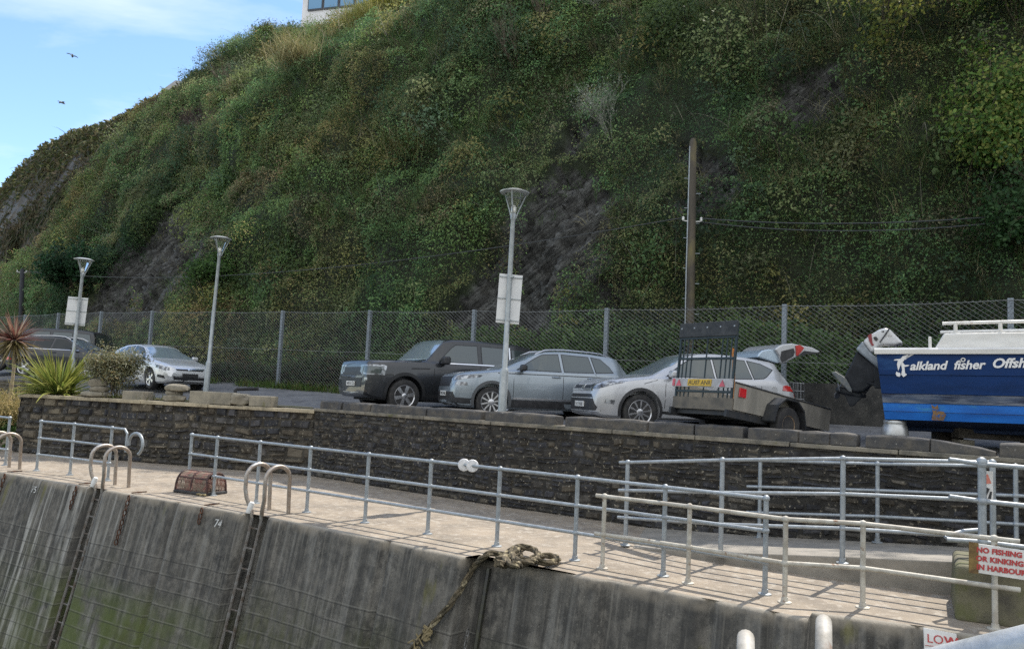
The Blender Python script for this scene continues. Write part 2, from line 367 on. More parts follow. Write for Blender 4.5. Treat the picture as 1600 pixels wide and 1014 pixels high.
def sheet(name, pts, mat, z=0.0, zf=None, cell=0, kind='structure'):
    bm = bmesh.new(); vs = [bm.verts.new((p[0], p[1], z)) for p in pts]; bm.faces.new(vs)
    bmesh.ops.triangulate(bm, faces=bm.faces[:])
    if cell:
        xs = [p[0] for p in pts]; ys = [p[1] for p in pts]
        for k in np.arange(min(xs)+cell, max(xs), cell): bmesh.ops.bisect_plane(bm, geom=bm.verts[:]+bm.edges[:]+bm.faces[:], plane_co=(k, 0, 0), plane_no=(1, 0, 0))
        for k in np.arange(min(ys)+cell, max(ys), cell): bmesh.ops.bisect_plane(bm, geom=bm.verts[:]+bm.edges[:]+bm.faces[:], plane_co=(0, k, 0), plane_no=(0, 1, 0))
    if zf:
        for v in bm.verts: v.co.z = zf(v.co.x, v.co.y)
    bmesh.ops.recalc_face_normals(bm, faces=bm.faces)
    me = bpy.data.meshes.new(name); bm.to_mesh(me); bm.free()
    if me.polygons and me.polygons[0].normal.z < 0: me.flip_normals()
    return tag(link_mesh(name, me, mat), kind=kind)
CONC = M('quay_concrete', (.33, .275, .21), .85, 0, (.20, .17, .135), 1.6, .8, 45, thr=(.35, .68), col3=(.42, .38, .32), s3=9, t3=(.52, .72))
sheet('quay', [(x-NB[0]*.05, y-NB[1]*.05) for x, y in EDGE]+[(30, 1.5), (30, 60), (-46, 60)], CONC, 0.0)
WATERM = M('harbour_water', (.02, .035, .03), .12, 0, None, bump=.3, bscale=1.2)
def added_reflection_bank():  # unseen hills added behind the camera to darken reflections in the cars
    n = 70; V = []; F = []
    for i in range(n):
        a = math.radians(100+160*i/(n-1)); h = 9+9*float(fbm(np.array([[math.sin(a)*3, math.cos(a)*3, 0]]), 1.2, 60, 4)[0])+2*float(vn(np.array([[i*.7, 0, 0]]), 1, 3)[0])
        for r, z in ((88, -6.4), (92, 1.5), (100, h*.55), (118, h), (150, h*.8)): V.append((math.sin(a)*r, math.cos(a)*r, z))
    for i in range(n-1):
        for j in range(4): F.append((i*5+j, (i+1)*5+j, (i+1)*5+j+1, i*5+j+1))
    tag(MB().add(V, F).build('added_reflection_hills', M('reflection_bank', (.07, .08, .045), .95, 0, (.14, .13, .11), .12, col3=(.3, .29, .27), s3=.5, t3=(.6, .66)), None), kind='structure')
added_reflection_bank()
sheet('water', [(-120, -60), (60, -60), (60, 60), (-120, 60)], WATERM, -6.2)
UPB = [(-46, 36), (-22, 27.6), (-14.1, 25.2), (-13.2, 21.0)]+[(-4.6, 18.6), (-.3, 15.2), (1.87, 13.75), (6.88, 10.35), (14, 5.5)]
ASPH = M('worn_tarmac', (.17, .17, .175), .9, 0, (.10, .10, .105), 1.1, .35, 70, thr=(.35, .7), col3=(.24, .235, .225), s3=5, t3=(.5, .75))
nin = np.array([.55, .835])
sheet('road', [(x+nin[0]*.35, y+nin[1]*.35) for x, y in UPB]+[(34, 6), (40, 60), (-20, 90), (-60, 60)], ASPH, 1.5, zf=zg, cell=2.0)

# ---------------------------------------------------------------- rubble stone walls, every stone a raised block of the one mesh
STONE = M('rubble_stone', (1, 1, 1), .9, 0, (.38, .36, .34), 5, .8, 30, thr=(.38, .66), attr=True, col3=(.30, .27, .21), s3=17, t3=(.60, .70))
def masonry(pl, z0f, z1f, course, length, pal, mortar, gap=.012, jit=.02, deep=.035, batter=.0, seed=1, wob=.022):
    rg = random.Random(seed); V = []; F = []; T = []
    def quad(p, c):
        n = len(V); V.extend(p); F.append((n, n+1, n+2, n+3)); T.extend([c]*4)
    for a, b in zip(pl[:-1], pl[1:]):
        a = np.array(a); b = np.array(b); L = np.linalg.norm(b-a); d = (b-a)/L; no = np.array([d[1], -d[0]])
        ph = rg.uniform(0, 9)
        def pt(u, z, o):
            q = a+d*u+no*(o-batter*z); zz = z+wob*(math.sin(u*2.1+ph+z*1.7)+.7*math.sin(u*5.3+z*4.1)+.5*math.sin(u*11.7+z*9))*min(1, z*3)*min(1, max(0, (z1f(*(a+d*u))-z)*4)); return (q[0], q[1], zz)
        N = max(1, int(L/.8))
        for i in range(N):
            u0, u1 = L*i/N, L*(i+1)/N; quad([pt(u0, z0f(*(a+d*u0)), 0), pt(u1, z0f(*(a+d*u1)), 0), pt(u1, z1f(*(a+d*u1)), 0), pt(u0, z1f(*(a+d*u0)), 0)], mortar)
        z = 0.0; H = max(z1f(*a), z1f(*b))
        while z < H:
            h = rg.uniform(*course); u = -rg.uniform(0, length[1])
            while u < L:
                w = rg.uniform(*length)*(1 if rg.random() > .2 else 1.6); ua, ub = max(u, 0), min(u+w, L); u += w
                if ub-ua < .05: continue
                P = a+d*(ua+ub)/2; lo, hi = z0f(*P), z1f(*P); za, zb = max(z, lo)+gap, min(z+h, hi)-gap
                if zb-za < .04: continue
                parts = [(za, zb)]
                if h > course[1]*.75 and rg.random() < .35: zm = rg.uniform(za+.35*(zb-za), za+.65*(zb-za)); parts = [(za, zm-gap), (zm+gap, zb)]
                for (p, q) in parts:
                    if q-p < .03: continue
                    o = deep*rg.uniform(.25, 1.2); k = min(.02, (q-p)*.3, (ub-ua)*.2); j = lambda s=1: rg.uniform(-jit, jit)*s
                    c = rg.choice(pal); f = rg.uniform(.65, 1.3); c = (c[0]*f, c[1]*f, c[2]*f)
                    B = [(ua+gap+abs(j()), p+abs(j())*.6), (ub-gap-abs(j()), p+abs(j())*.6), (ub-gap-abs(j()), q-abs(j())*.6), (ua+gap+abs(j()), q-abs(j())*.6)]
                    ctr = ((ua+ub)/2, (p+q)/2); I = [(x+(k if x < ctr[0] else -k), y+(k if y < ctr[1] else -k)) for x, y in B]
                    bk = [pt(x, y, .0) for x, y in B]; fr = [pt(x, y, o*rg.uniform(.75, 1.2)) for x, y in I]
                    quad(fr, c)
                    for e in range(4): quad([bk[e], bk[(e+1) % 4], fr[(e+1) % 4], fr[e]], c)
            z += h
    return np.array(V), np.array(F), np.array(T)
SLATE = [(.042, .044, .052), (.058, .058, .062), (.075, .07, .062), (.09, .078, .06), (.05, .051, .058), (.12, .108, .088)]
SLATEL = [(.045, .048, .058), (.07, .068, .066), (.105, .09, .068), (.14, .12, .088), (.06, .06, .065), (.085, .08, .075)]
capz = lambda x, y: 1.56+max(0, -.02*(x+4.6)) if x < -4.6 else 1.56
v, q, t = masonry(WALL, lambda x, y: 0, lambda x, y: 1.55, (.05, .17), (.09, .32), SLATE, (.042, .040, .036), seed=3, deep=.035, jit=.03, gap=.010)
rw = thing('retaining_wall', 'long dark rubble stone retaining wall behind the galvanised railing, below the parked cars', 'stone wall')
mesh_np('stone_face', v, q, STONE, rw, t)
def strip_slab(pl, z0, z1, o0, o1, name, mat, parent, seg=.7, jag=.01):
    b = MB(); p = poly_sample(pl, seg); rg = random.Random(5)
    for i in range(len(p)-1):
        d = p[i+1]-p[i]; no = np.array([d[1], -d[0]])/np.linalg.norm(d); j = rg.uniform(-jag, jag); g = .004
        A = p[i]+d*g; B = p[i+1]-d*g
        cs = [A+no*(o1+j), B+no*(o1+j), B-no*o0, A-no*o0]
        b.hexa([(c[0], c[1], z0) for c in cs]+[(c[0], c[1], z1+j*.5) for c in cs])
    return b.build(name, mat, parent, bevel=.012)
COPE = M('coping_stone', (.24, .215, .17), .9, 0, (.10, .095, .08), 4, .5, 40, col3=(.11, .11, .03), s3=3, t3=(.6, .72))
strip_slab(WALL, 1.53, 1.60, .42, .05, 'coping', COPE, rw, 1.4)
v, q, t = masonry([(-14.05, 25.2), (-13.2, 21.0), (-4.62, 18.6)], lambda x, y: 0, lambda x, y: 1.52, (.10, .28), (.16, .5), SLATEL, (.06, .055, .045), seed=8, deep=.06, jit=.04, batter=.05, gap=.016)
lw = thing('garden_wall', 'rubble stone wall with pale mortar holding up the plant bed', 'stone wall')
mesh_np('stone_face', v, q, STONE, lw, t)
strip_slab(LWALL, 1.47, 1.555, .38, .03, 'coping', M('sandy_mortar_cap', (.44, .38, .27), .95, 0, (.24, .21, .15), 3, .6, 30), lw, .9, .02)
pier = MB(); pier.box((-4.55, 18.62, .76), (.42, .3, 1.5), Matrix.Rotation(-.5, 3, 'Z'))
v, q, t = masonry([(-46, 36), (-22, 27.6), (-14.1, 25.2)], lambda x, y: 0, lambda x, y: zg(x+.3, y+.4)+.3, (.12, .26), (.25, .6), SLATEL, (.15, .14, .12), seed=5)
bw = mesh_np('roadside_wall', v, q, STONE, None, t); tag(bw, 'grey stone wall under the dark estate car behind the red spiky plant', 'stone wall')

# parapet blocks on the retaining wall: pixel span in the photo, height, shape
BLOCKM = M('parapet_block', (.060, .060, .062), .9, 0, (.11, .10, .085), 5, .6, 36, col3=(.30, .29, .26), s3=22, t3=(.66, .71))
def wall_u(px, py):
    for a, b in zip(WALL[:-1], WALL[1:]):
        s = (b[1]-a[1])/(b[0]-a[0]); P = LX(px, py, a[1]-s*a[0], s)
        if a[0]-.02 <= P.x <= b[0]+.02: return P, s
    a, b = (WALL[0], WALL[1]) if px < 800 else WALL[-2:]
    s = (b[1]-a[1])/(b[0]-a[0]); return LX(px, py, a[1]-s*a[0], s), s
BL = [(499, 531, 634, 'short parapet stone at the left end of the row, left of the black car'),
      (534, 577, 635, 'dark parapet stone under the front bumper of the black car'),
      (578, 664, 642, 'long parapet stone in front of the black car front wheel'),
      (666, 750, 646, 'parapet stone just left of the middle lamp post, under the nose of the grey car'),
      (757, 866, 652, 'white spotted parapet stone at the foot of the middle lamp post'),
      (882, 1010, 660, 'longest parapet stone, under the nose of the bright silver car'),
      (1013, 1083, 665, 'parapet stone just right of the front wheel of the bright silver car'),
      (1085, 1160, 670, 'parapet stone below the tail board of the trailer'),
      (1168, 1246, 676, 'parapet stone in front of the trailer wheel'),
      (1248, 1295, 679, 'narrow parapet stone just right of the trailer wheel'),
      (1297, 1338, 683, 'small mossy parapet stone below the front end of the trailer'),
      (1352, 1452, 684, 'rough parapet stone in front of the steel keg'),
      (1454, 1556, 696, 'parapet stone sloping down to the right below the boat'),
      (1562, 1640, 696, 'parapet stone at the right edge of the picture below the boat')]
for k, (x0, x1, yt, lab) in enumerate(BL):
    A, s = wall_u(x0, yt+14); B, s2 = wall_u(x1, yt+14); A.z = B.z = 0; d = (B-A).normalized(); no = Vector((d.y, -d.x, 0)); h = .19
    b = MB(); n = max(2, int((B-A).length/.18)); rg = random.Random(k+40); dep = .34
    for i in range(n):   # a chunk of rock cut along its length into slices, so the top and face wander
        pass
    ring = []
    for i in range(n+1):
        c = A+(B-A)*(i/n); e = .015 if i in (0, n) else 0; hh = h*(1-(.62*i/n if k == 12 else 0))
        r = lambda a=.012: rg.uniform(-a, a)
        ring.append([c+no*(-.0+r())+Vector((0, 0, 1.6)), c+no*(-.0+r()-e)+Vector((0, 0, 1.6+hh*.82+r())), c-no*(.035+r())+Vector((0, 0, 1.6+hh+r(.006)-e)), c-no*(dep-.03)+Vector((0, 0, 1.6+hh+r(.008)-e)), c-no*dep+Vector((0, 0, 1.6+hh*.8)), c-no*dep+Vector((0, 0, 1.6))])
    V = [p for q in ring for p in q]; F = []
    for i in range(n):
        for j in range(6): F.append((i*6+j, i*6+(j+1) % 6, (i+1)*6+(j+1) % 6, (i+1)*6+j))
    F += [tuple(range(6))[::-1], tuple(n*6+j for j in range(6))]
    b.add(V, F); tag(b.build('parapet_stone', BLOCKM, None, bevel=.01), lab, 'stone block', 'parapet stones on the retaining wall')

# ramp with its concrete edge
rampm = M('ramp_concrete', (.30, .275, .235), .85, 0, (.17, .16, .14), 3, .4, 40, thr=(.35, .7))
rb = MB(); fr = [(1.9, 11.5, .01), (2.93, 10.73, .14), (4.26, 10.0, .29), (5.7, 9.25, .43), (9.5, 7.0, .6)]; bk = [(2.4, 13.3, .01), (4.05, 12.15, .14), (5.45, 11.2, .29), (6.95, 10.2, .43), (10.8, 7.6, .6)]
n = len(fr); V = [(x, y, -.02) for x, y, z in fr]+[(x, y, z) for x, y, z in fr]+[(x, y, z) for x, y, z in bk]+[(x, y, -.02) for x, y, z in bk]; F = []
for i in range(n-1):
    for r in range(3): F.append((r*n+i, r*n+i+1, (r+1)*n+i+1, (r+1)*n+i))
F.append((n-1, 2*n-1, 3*n-1, 4*n-1)); F.append((0, n, 2*n, 3*n)); rb.add(V, F)
tag(rb.build('ramp', rampm, None, bevel=.02), kind='structure')
cb = MB(); P0 = G(1492, 968, 0); cb.hexa([(P0.x, P0.y, -.02), (P0.x+2.2, P0.y-.95, -.02), (P0.x+2.9, P0.y+.2, -.02), (P0.x+.55, P0.y+1.05, -.02), (P0.x+.02, P0.y+.02, .56), (P0.x+2.2, P0.y-.93, .56), (P0.x+2.9, P0.y+.2, .56), (P0.x+.55, P0.y+1.0, .56)])
tag(cb.build('concrete_block', M('mossy_concrete', (.15, .14, .09), .9, 0, (.075, .07, .055), 3, .4, 40, col3=(.11, .115, .05), s3=4, t3=(.45, .65)), None, bevel=.05, seg=4), 'mossy concrete block at the foot of the ramp, behind the red and white notice', 'concrete block')
# low wall and kerb at the fence foot, right side
kw = MB(); p = poly_sample([(3.4, 20.35-.95), (6.53+.0, 18.5-.55), (10.26, 15.9-.55), (14.5, 12.45)], 1.0)
for a, b_ in zip(p[:-1], p[1:]):
    d = b_-a; no = np.array([d[1], -d[0]])/np.linalg.norm(d); cs = [a+no*.0, b_+no*.0, b_-no*.3, a-no*.3]; z0 = zg(*a)-.05
    kw.hexa([(c[0], c[1], z0) for c in cs]+[(c[0], c[1], z0+.95) for c in cs])
tag(kw.build('fence_wall', M('dark_low_wall', (.07, .068, .062), .95, 0, (.035, .035, .033), 4, .6, 25, col3=(.14, .13, .11), s3=14, t3=(.6, .7)), None), 'low dark wall under the fence behind the trailer and the boat', 'low wall')
# ---------------------------------------------------------------- cliffs
SKY = [(-80, 560), (20, 530), (60, 500), (130, 432), (185, 378), (240, 320), (275, 235), (300, 160), (330, 128), (370, 100), (395, 84), (402, 44), (470, 54), (545, 46), (600, 12), (700, -60), (900, -130), (1200, -185), (1700, -250), (2400, -300)]
SX, SY = np.array(SKY).T
BASE = [(24, 6), (15.6, 13.9), (11.0, 17.2), (7.3, 19.8), (3.3, 22.2), (-7.5, 29.1), (-14.1, 33.2), (-20.5, 38.6), (-27.5, 43.8), (-36, 50)]
b_ = poly_sample(BASE, .16); NU = len(b_); NVc = 170
td = np.gradient(b_, axis=0); td = nrm(td); nin2 = np.stack([td[:, 1], -td[:, 0]], 1); nin2 = np.where((nin2[:, 1:] < 0), -nin2, nin2)
kk = np.ones(61)/61; nin2 = nrm(np.stack([np.convolve(np.pad(nin2[:, c], 30, 'edge'), kk, 'valid') for c in (0, 1)], 1))
RUN = np.interp(np.arange(NU)/NU, [0, .30, .48, .58, .8, 1], [8.5, 9.0, 12.0, 14.0, 12.0, 9])
top = b_+nin2*RUN[:, None]; hz = np.full(NU, 20.0)
for it in range(12):
    P = np.concatenate([top, hz[:, None]], 1); px, py = projn(P); hz = np.clip(hz+(py-np.interp(px, SX, SY))*P[:, 1]/FPX*.9, 2.3, 26)
kk = np.ones(17)/17; hz = np.convolve(np.pad(hz, 8, 'edge'), kk, 'valid')
zb = np.array([zg(*p) for p in b_])-.1
CLIFF_OUT = np.concatenate([-nin2*.9, np.full((NU, 1), .44)], 1)
def cliff_raw(u, v):
    """u: 0..NU-1, v: 0..1 face, 1..1.6 plateau"""
    i = np.clip(np.floor(u).astype(int), 0, NU-2); f = (u-i)[:, None]
    b = b_[i]*(1-f)+b_[i+1]*f; n = nin2[i]*(1-f)+nin2[i+1]*f; R = RUN[i]; H = (hz[i]*(1-f[:, 0])+hz[i+1]*f[:, 0]); z0 = zb[i]
    vv = np.minimum(v, 1); ex = np.maximum(v-1, 0)
    run = R*(.45*vv+.55*vv**4)+ex*30; z = z0+(H-z0)*vv+ex*2.5-np.maximum(0, vv-.93)**2*18
    P = np.concatenate([b+n*run[:, None], z[:, None]], 1); O = np.concatenate([-n*.88, np.full((len(n), 1), .47)], 1); return P, O
def cliff_pt(u, v, extra=0):
    P, O = cliff_raw(u, v); a = np.clip(1.15-v*.55, .25, 1)*np.clip(v*6, 0, 1)
    d = (fbm(P, .16, 1, 3)-.5)*3.2*a+(fbm(P, .55, 2, 3)-.5)*1.5*np.clip(v*5, 0, 1)*np.where(v > .93, .6, 1)
    return P+O*(d+extra)[:, None], O
ROCKS = [[(685, 510), (730, 430), (783, 335), (825, 288), (880, 262), (968, 302), (968, 358), (942, 412), (905, 455), (860, 510)],
         [(862, 255), (880, 198), (930, 150), (930, 190), (897, 240)],
         [(125, 505), (150, 435), (200, 365), (250, 330), (305, 338), (322, 395), (285, 440), (250, 505)],
         [(265, 205), (285, 160), (335, 150), (345, 185), (300, 215)], [(1215, 205), (1225, 130), (1300, 95), (1330, 140), (1270, 190)],
         [(905, 470), (940, 425), (985, 440), (970, 490)], [(1060, 330), (1080, 240), (1130, 230), (1150, 300), (1100, 350)]]
def rockmask(P):
    px, py = projn(P); w = (fbm(P, 1.1, 31, 3)-.5)*70; w2 = (fbm(P, 1.1, 47, 3)-.5)*70; r = np.zeros(len(P), bool)
    for k in ROCKS: r |= inpoly(px+w, py+w2, k)
    return r
uu, vv = np.meshgrid(np.arange(NU), np.concatenate([np.linspace(0, 1, NVc), [1.03, 1.08, 1.2, 1.6]]), indexing='ij'); m_ = uu.shape[1]
P, O = cliff_pt(uu.ravel().astype(float), vv.ravel()); rk = rockmask(P)
bd = P @ np.array([-.66, .15, .75]); wob_ = fbm(P, .7, 7, 3); sw = (bd*1.15+wob_*1.6) % 1; sw2 = (bd*3.3+fbm(P, 1.6, 9, 3)*1.8) % 1; cj = (P @ np.array([.8, .3, .5])*.9+fbm(P, .8, 17, 3)*2) % 1
led = sw**2*.62+sw2**2*.22+(cj > .9)*-.18+(fbm(P, 4, 33, 2)-.5)*.12
P = P-O*np.where(rk, .15+led, .12+(fbm(P, 1.6, 6, 2)-.5)*.3)[:, None]
tint = np.where(rk[:, None], np.array([[.080, .083, .082]])*(.55+.9*fbm(P, 1.5, 8, 3))[:, None]*(1.25-.75*(sw2 > .86)-.3*(cj > .92)+.35*(sw < .12))[:, None], np.array([[.032, .045, .018]])*(.6+.9*fbm(P, .8, 12, 3))[:, None])
purp = (projn(P)[0] < 345) & (projn(P)[1] < 220) & rk; tint[purp] = np.array([.11, .08, .075]); tint = np.c_[tint, rk.astype(float)]
i = (np.arange(NU-1)[:, None]*m_+np.arange(m_-1)[None]); Q = np.stack([i, i+1, i+m_+1, i+m_], -1).reshape(-1, 4)
CLM = M('cliff_soil_and_slate', (1, 1, 1), .62, 0, (.45, .43, .40), 2.2, 0, 9, attr=True)
def strata(m):
    n, l = m.node_tree.nodes, m.node_tree.links; b = n['Principled BSDF']; tc = n.new('ShaderNodeTexCoord'); mp = n.new('ShaderNodeMapping'); mp.inputs['Scale'].default_value = (.45, .8, 3.6); m0 = n.new('ShaderNodeMapping'); m0.inputs['Rotation'].default_value = (0, .72, 0); l.new(tc.outputs['Object'], m0.inputs[0]); l.new(m0.outputs[0], mp.inputs[0])
    q = n.new('ShaderNodeTexNoise'); q.inputs['Scale'].default_value = 3.2; q.inputs['Detail'].default_value = 10; q.inputs['Roughness'].default_value = .72; q.inputs['Distortion'].default_value = .15; l.new(mp.outputs[0], q.inputs['Vector'])
    bp = n.new('ShaderNodeBump'); bp.inputs['Strength'].default_value = 1; bp.inputs['Distance'].default_value = .12; l.new(q.outputs[0], bp.inputs['Height']); l.new(bp.outputs[0], b.inputs['Normal'])
    src = b.inputs['Base Color'].links[0].from_socket; r = n.new('ShaderNodeValToRGB'); r.color_ramp.elements[0].position = .40; r.color_ramp.elements[0].color = (.22, .21, .2, 1); r.color_ramp.elements[1].position = .60; r.color_ramp.elements[1].color = (1.5, 1.48, 1.45, 1); l.new(q.outputs[0], r.inputs[0])
    mx = n.new('ShaderNodeMixRGB'); mx.blend_type = 'MULTIPLY'; a_ = n.new('ShaderNodeAttribute'); a_.attribute_name = 'tint'; l.new(a_.outputs['Alpha'], mx.inputs[0]); l.new(src, mx.inputs[1]); l.new(r.outputs[0], mx.inputs[2]); l.new(mx.outputs[0], b.inputs['Base Color'])
strata(CLM)
tag(mesh_np('cliff', P, Q, CLM, None, tint), kind='structure')

# ---- far headland
HS = [(-200, 420), (-60, 350), (0, 300), (30, 266), (60, 237), (95, 220), (130, 207), (165, 193), (190, 185), (220, 168), (250, 157), (300, 130), (345, 112), (480, 60)]
hx, hy = np.array(HS).T
hp = np.linspace(-200, 420, 260); dtop = np.interp(hp, [-200, 0, 130, 250, 345, 420], [92, 77, 71, 65, 60, 57]); dbot = dtop-np.interp(hp, [-200, 0, 250, 420], [15, 14, 13, 12])
tops = []; bots = []
for x, a, c in zip(hp, dtop, dbot):
    T = AT(x, float(np.interp(x, hx, hy)), a); tops.append(T); Bq = AT(x, 560, c); bots.append((Bq.x, Bq.y, 1.6))
tops = np.array(tops); bots = np.array(bots); NH = len(tops); NW = 110
def head_pt(u, v):
    i = np.clip(np.floor(u).astype(int), 0, NH-2); f = (u-i)[:, None]; t = tops[i]*(1-f)+tops[i+1]*f; b = bots[i]*(1-f)+bots[i+1]*f
    vv = np.minimum(v, 1)[:, None]; ex = np.maximum(v-1, 0)[:, None]; P = b.copy()
    P[:, :2] = b[:, :2]+(t-b)[:, :2]*np.where(vv < .62, vv*.45, .279+(vv-.62)*1.897)
    P[:, 2] = b[:, 2]+(t-b)[:, 2]*np.where(vv[:, 0] < .62, vv[:, 0]*1.12, .6944+(vv[:, 0]-.62)*.8042)
    P = P+np.concatenate([(t-b)[:, :2]*ex*2.2, ex*2], 1); O = nrm(np.concatenate([-(t-b)[:, :2]/14*.85, np.full((len(t), 1), .5)], 1))
    gul = fbm(P*[1, 1, .18], .28, 21, 3)-.5
    return P+O*((gul*7.0+(fbm(P, .5, 22, 3)-.5)*2.2+(np.abs(fbm(P*[1, 1, .3], .9, 25, 2)-.5))*1.6)*np.clip(1.25-vv[:, 0]*1.1, .08, 1))[:, None], O
uu, vv = np.meshgrid(np.arange(NH), np.concatenate([np.linspace(0, 1, NW), [1.2, 2]]), indexing='ij'); m_ = uu.shape[1]
P, O = head_pt(uu.ravel().astype(float), vv.ravel()); px, py = projn(P)
red = inpoly(px+(fbm(P, .4, 3, 3)-.5)*30, py+(fbm(P, .4, 4, 3)-.5)*30, [(180, 300), (198, 248), (228, 222), (245, 230), (228, 285), (205, 335)])
tint = np.array([[.085, .08, .068]])*(.5+.9*fbm(P, .5, 12, 3))[:, None]; tint[red] = np.array([.16, .085, .065]); tint = np.c_[tint, np.ones(len(tint))*.75]
i = (np.arange(NH-1)[:, None]*m_+np.arange(m_-1)[None]); Q = np.stack([i, i+1, i+m_+1, i+m_], -1).reshape(-1, 4)
tag(mesh_np('headland', P, Q, CLM, None, tint), kind='structure')

# ---------------------------------------------------------------- cliff vegetation
LEAF = leafmat('leaf', .45); GRASSM = leafmat('grass_blade', .3, .6)
GREEN = [(.035, .085, .022), (.052, .115, .026), (.070, .14, .032), (.042, .10, .036), (.10, .16, .038), (.05, .095, .022)]
OLIVE = [(.075, .088, .024), (.10, .10, .028), (.065, .078, .02), (.095, .08, .03), (.055, .075, .02), (.05, .08, .022)]
IVY = [(.020, .055, .016), (.030, .072, .020), (.026, .06, .024), (.045, .095, .022)]
BROWN = [(.10, .075, .035), (.12, .10, .05), (.06, .075, .03), (.08, .095, .035)]
TAN = [(.32, .28, .14), (.24, .22, .10), (.20, .21, .09), (.38, .34, .19)]
veg = NP(); N = 720000
w = np.clip(hz-zb, 1, None); w[np.arange(NU) < 80] *= .15; cdf = np.cumsum(w/w.sum()); u = np.interp(RNG.random(N), cdf, np.arange(NU)); v = RNG.random(N)*1.05
P, O = cliff_pt(u, v); px, py = projn(P)
keep = (px > -40) & (px < 1680) & (py > -60) & (py < 640); u, v, P, O, px, py = u[keep], v[keep], P[keep], O[keep], px[keep], py[keep]
rk = rockmask(P); dens = fbm(P, .7, 77, 3); keep = (~rk | ((fbm(P, .8, 99, 2) > .61) & (RNG.random(len(P)) < .5))) & (dens+RNG.random(len(P))*.5 > .47); u, v, P, O, px, py = u[keep], v[keep], P[keep], O[keep], px[keep], py[keep]
# clumps: domes of leaves standing off the slope
cl = fbm(P, .85, 41, 3); lift = np.clip((cl-.38)*2.6, 0, 1)**1.2*1.15*RNG.random(len(P))**.45
P = P+O*(lift+RNG.random(len(P))*.12)[:, None]
zone = fbm(P, .33, 55, 3)+.12*(RNG.random(len(P))-.5); zone2 = fbm(P, .5, 66, 2)+.1*(RNG.random(len(P))-.5)
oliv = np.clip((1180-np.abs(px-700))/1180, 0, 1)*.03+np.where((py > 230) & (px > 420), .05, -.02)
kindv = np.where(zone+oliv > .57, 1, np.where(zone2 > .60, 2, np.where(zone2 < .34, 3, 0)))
kindv = np.where((px < 350) & (RNG.random(len(P)) < .25), 3, kindv)
tint = np.zeros((len(P), 3))
for k, pal in enumerate((GREEN, OLIVE, IVY, BROWN)):
    mk = kindv == k; tint[mk] = pick(pal, mk.sum(), .35)*(2.45, 2.7, 2.3, 2.5)[k]
tint *= (.40+1.2*fbm(P, 1.3, 91, 2))[:, None]*np.interp(px, [1000, 1250], [1, .78])[:, None]; hue = np.clip((fbm(P, .13, 201, 3)-.38)*4, 0, 1)[:, None]; tint *= (1-hue)*np.array([[.85, 1.0, 1.15]])+hue*np.array([[1.42, 1.10, .9]])  # leaf colour darkened towards the right, painting in the backlit shade
sz = RNG.uniform(.045, .125, len(P))*np.where(kindv == 2, .8, 1)*(P[:, 1]/30)**.5
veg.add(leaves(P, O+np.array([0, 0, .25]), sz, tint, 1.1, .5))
# distinct bushes: each a dome of leaves in one hue
def bushes(veg, C, Oc, R, pal, dens, lsz):
    for c, o, r in zip(C, Oc, R):
        dk = .75 if c[0] > 4.5 else 1  # bushes on the right carry the same painted shade in their colour
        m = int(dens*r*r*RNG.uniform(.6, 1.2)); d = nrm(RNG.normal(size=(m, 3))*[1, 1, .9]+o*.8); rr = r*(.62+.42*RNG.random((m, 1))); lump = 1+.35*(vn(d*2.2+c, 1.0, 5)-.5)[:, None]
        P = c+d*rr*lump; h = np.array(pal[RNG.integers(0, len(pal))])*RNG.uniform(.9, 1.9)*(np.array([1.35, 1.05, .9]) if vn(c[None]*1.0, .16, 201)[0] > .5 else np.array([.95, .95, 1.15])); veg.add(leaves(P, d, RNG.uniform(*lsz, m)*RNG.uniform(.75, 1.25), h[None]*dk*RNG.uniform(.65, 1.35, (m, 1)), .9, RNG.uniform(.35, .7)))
nb = 1500; u = np.interp(RNG.random(nb), cdf, np.arange(NU)); v = RNG.random(nb)*1.03; C, Oc = cliff_pt(u, v); px, py = projn(C); keep = (px > -60) & (px < 1700) & (py > -60) & (py < 560) & ~rockmask(C) & (fbm(C, .4, 123, 2) > .42); C, Oc = C[keep], Oc[keep]
BP = [(.06, .14, .035), (.085, .18, .04), (.12, .21, .05), (.045, .11, .04), (.15, .20, .05), (.18, .21, .06), (.035, .09, .025), (.08, .15, .065), (.13, .16, .055), (.16, .16, .06), (.24, .27, .08), (.07, .16, .04)]
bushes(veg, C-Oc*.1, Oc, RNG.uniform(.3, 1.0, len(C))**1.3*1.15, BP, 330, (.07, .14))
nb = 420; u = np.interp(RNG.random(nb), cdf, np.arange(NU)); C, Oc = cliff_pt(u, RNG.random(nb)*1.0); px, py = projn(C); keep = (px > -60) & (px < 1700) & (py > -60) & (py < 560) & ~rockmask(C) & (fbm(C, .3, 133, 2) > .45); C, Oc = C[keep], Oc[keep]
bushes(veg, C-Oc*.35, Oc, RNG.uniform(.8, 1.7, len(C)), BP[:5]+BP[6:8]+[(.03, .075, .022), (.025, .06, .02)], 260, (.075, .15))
# dark creeper along the left edge of the near cliff
u = RNG.random(40000)*(NU-1); C, Oc = cliff_pt(u, RNG.random(40000)); px, py = projn(C); ed = np.interp(px, [50, 130, 185, 240, 285], [505, 437, 385, 330, 255]); keep = (px > 45) & (px < 290) & (np.abs(py-ed-14) < 22); C, Oc = C[keep][:110], Oc[keep][:110]
bushes(veg, C, Oc, RNG.uniform(.4, .95, len(C)), [(.03, .09, .03), (.04, .12, .035), (.025, .07, .025)], 330, (.08, .15))
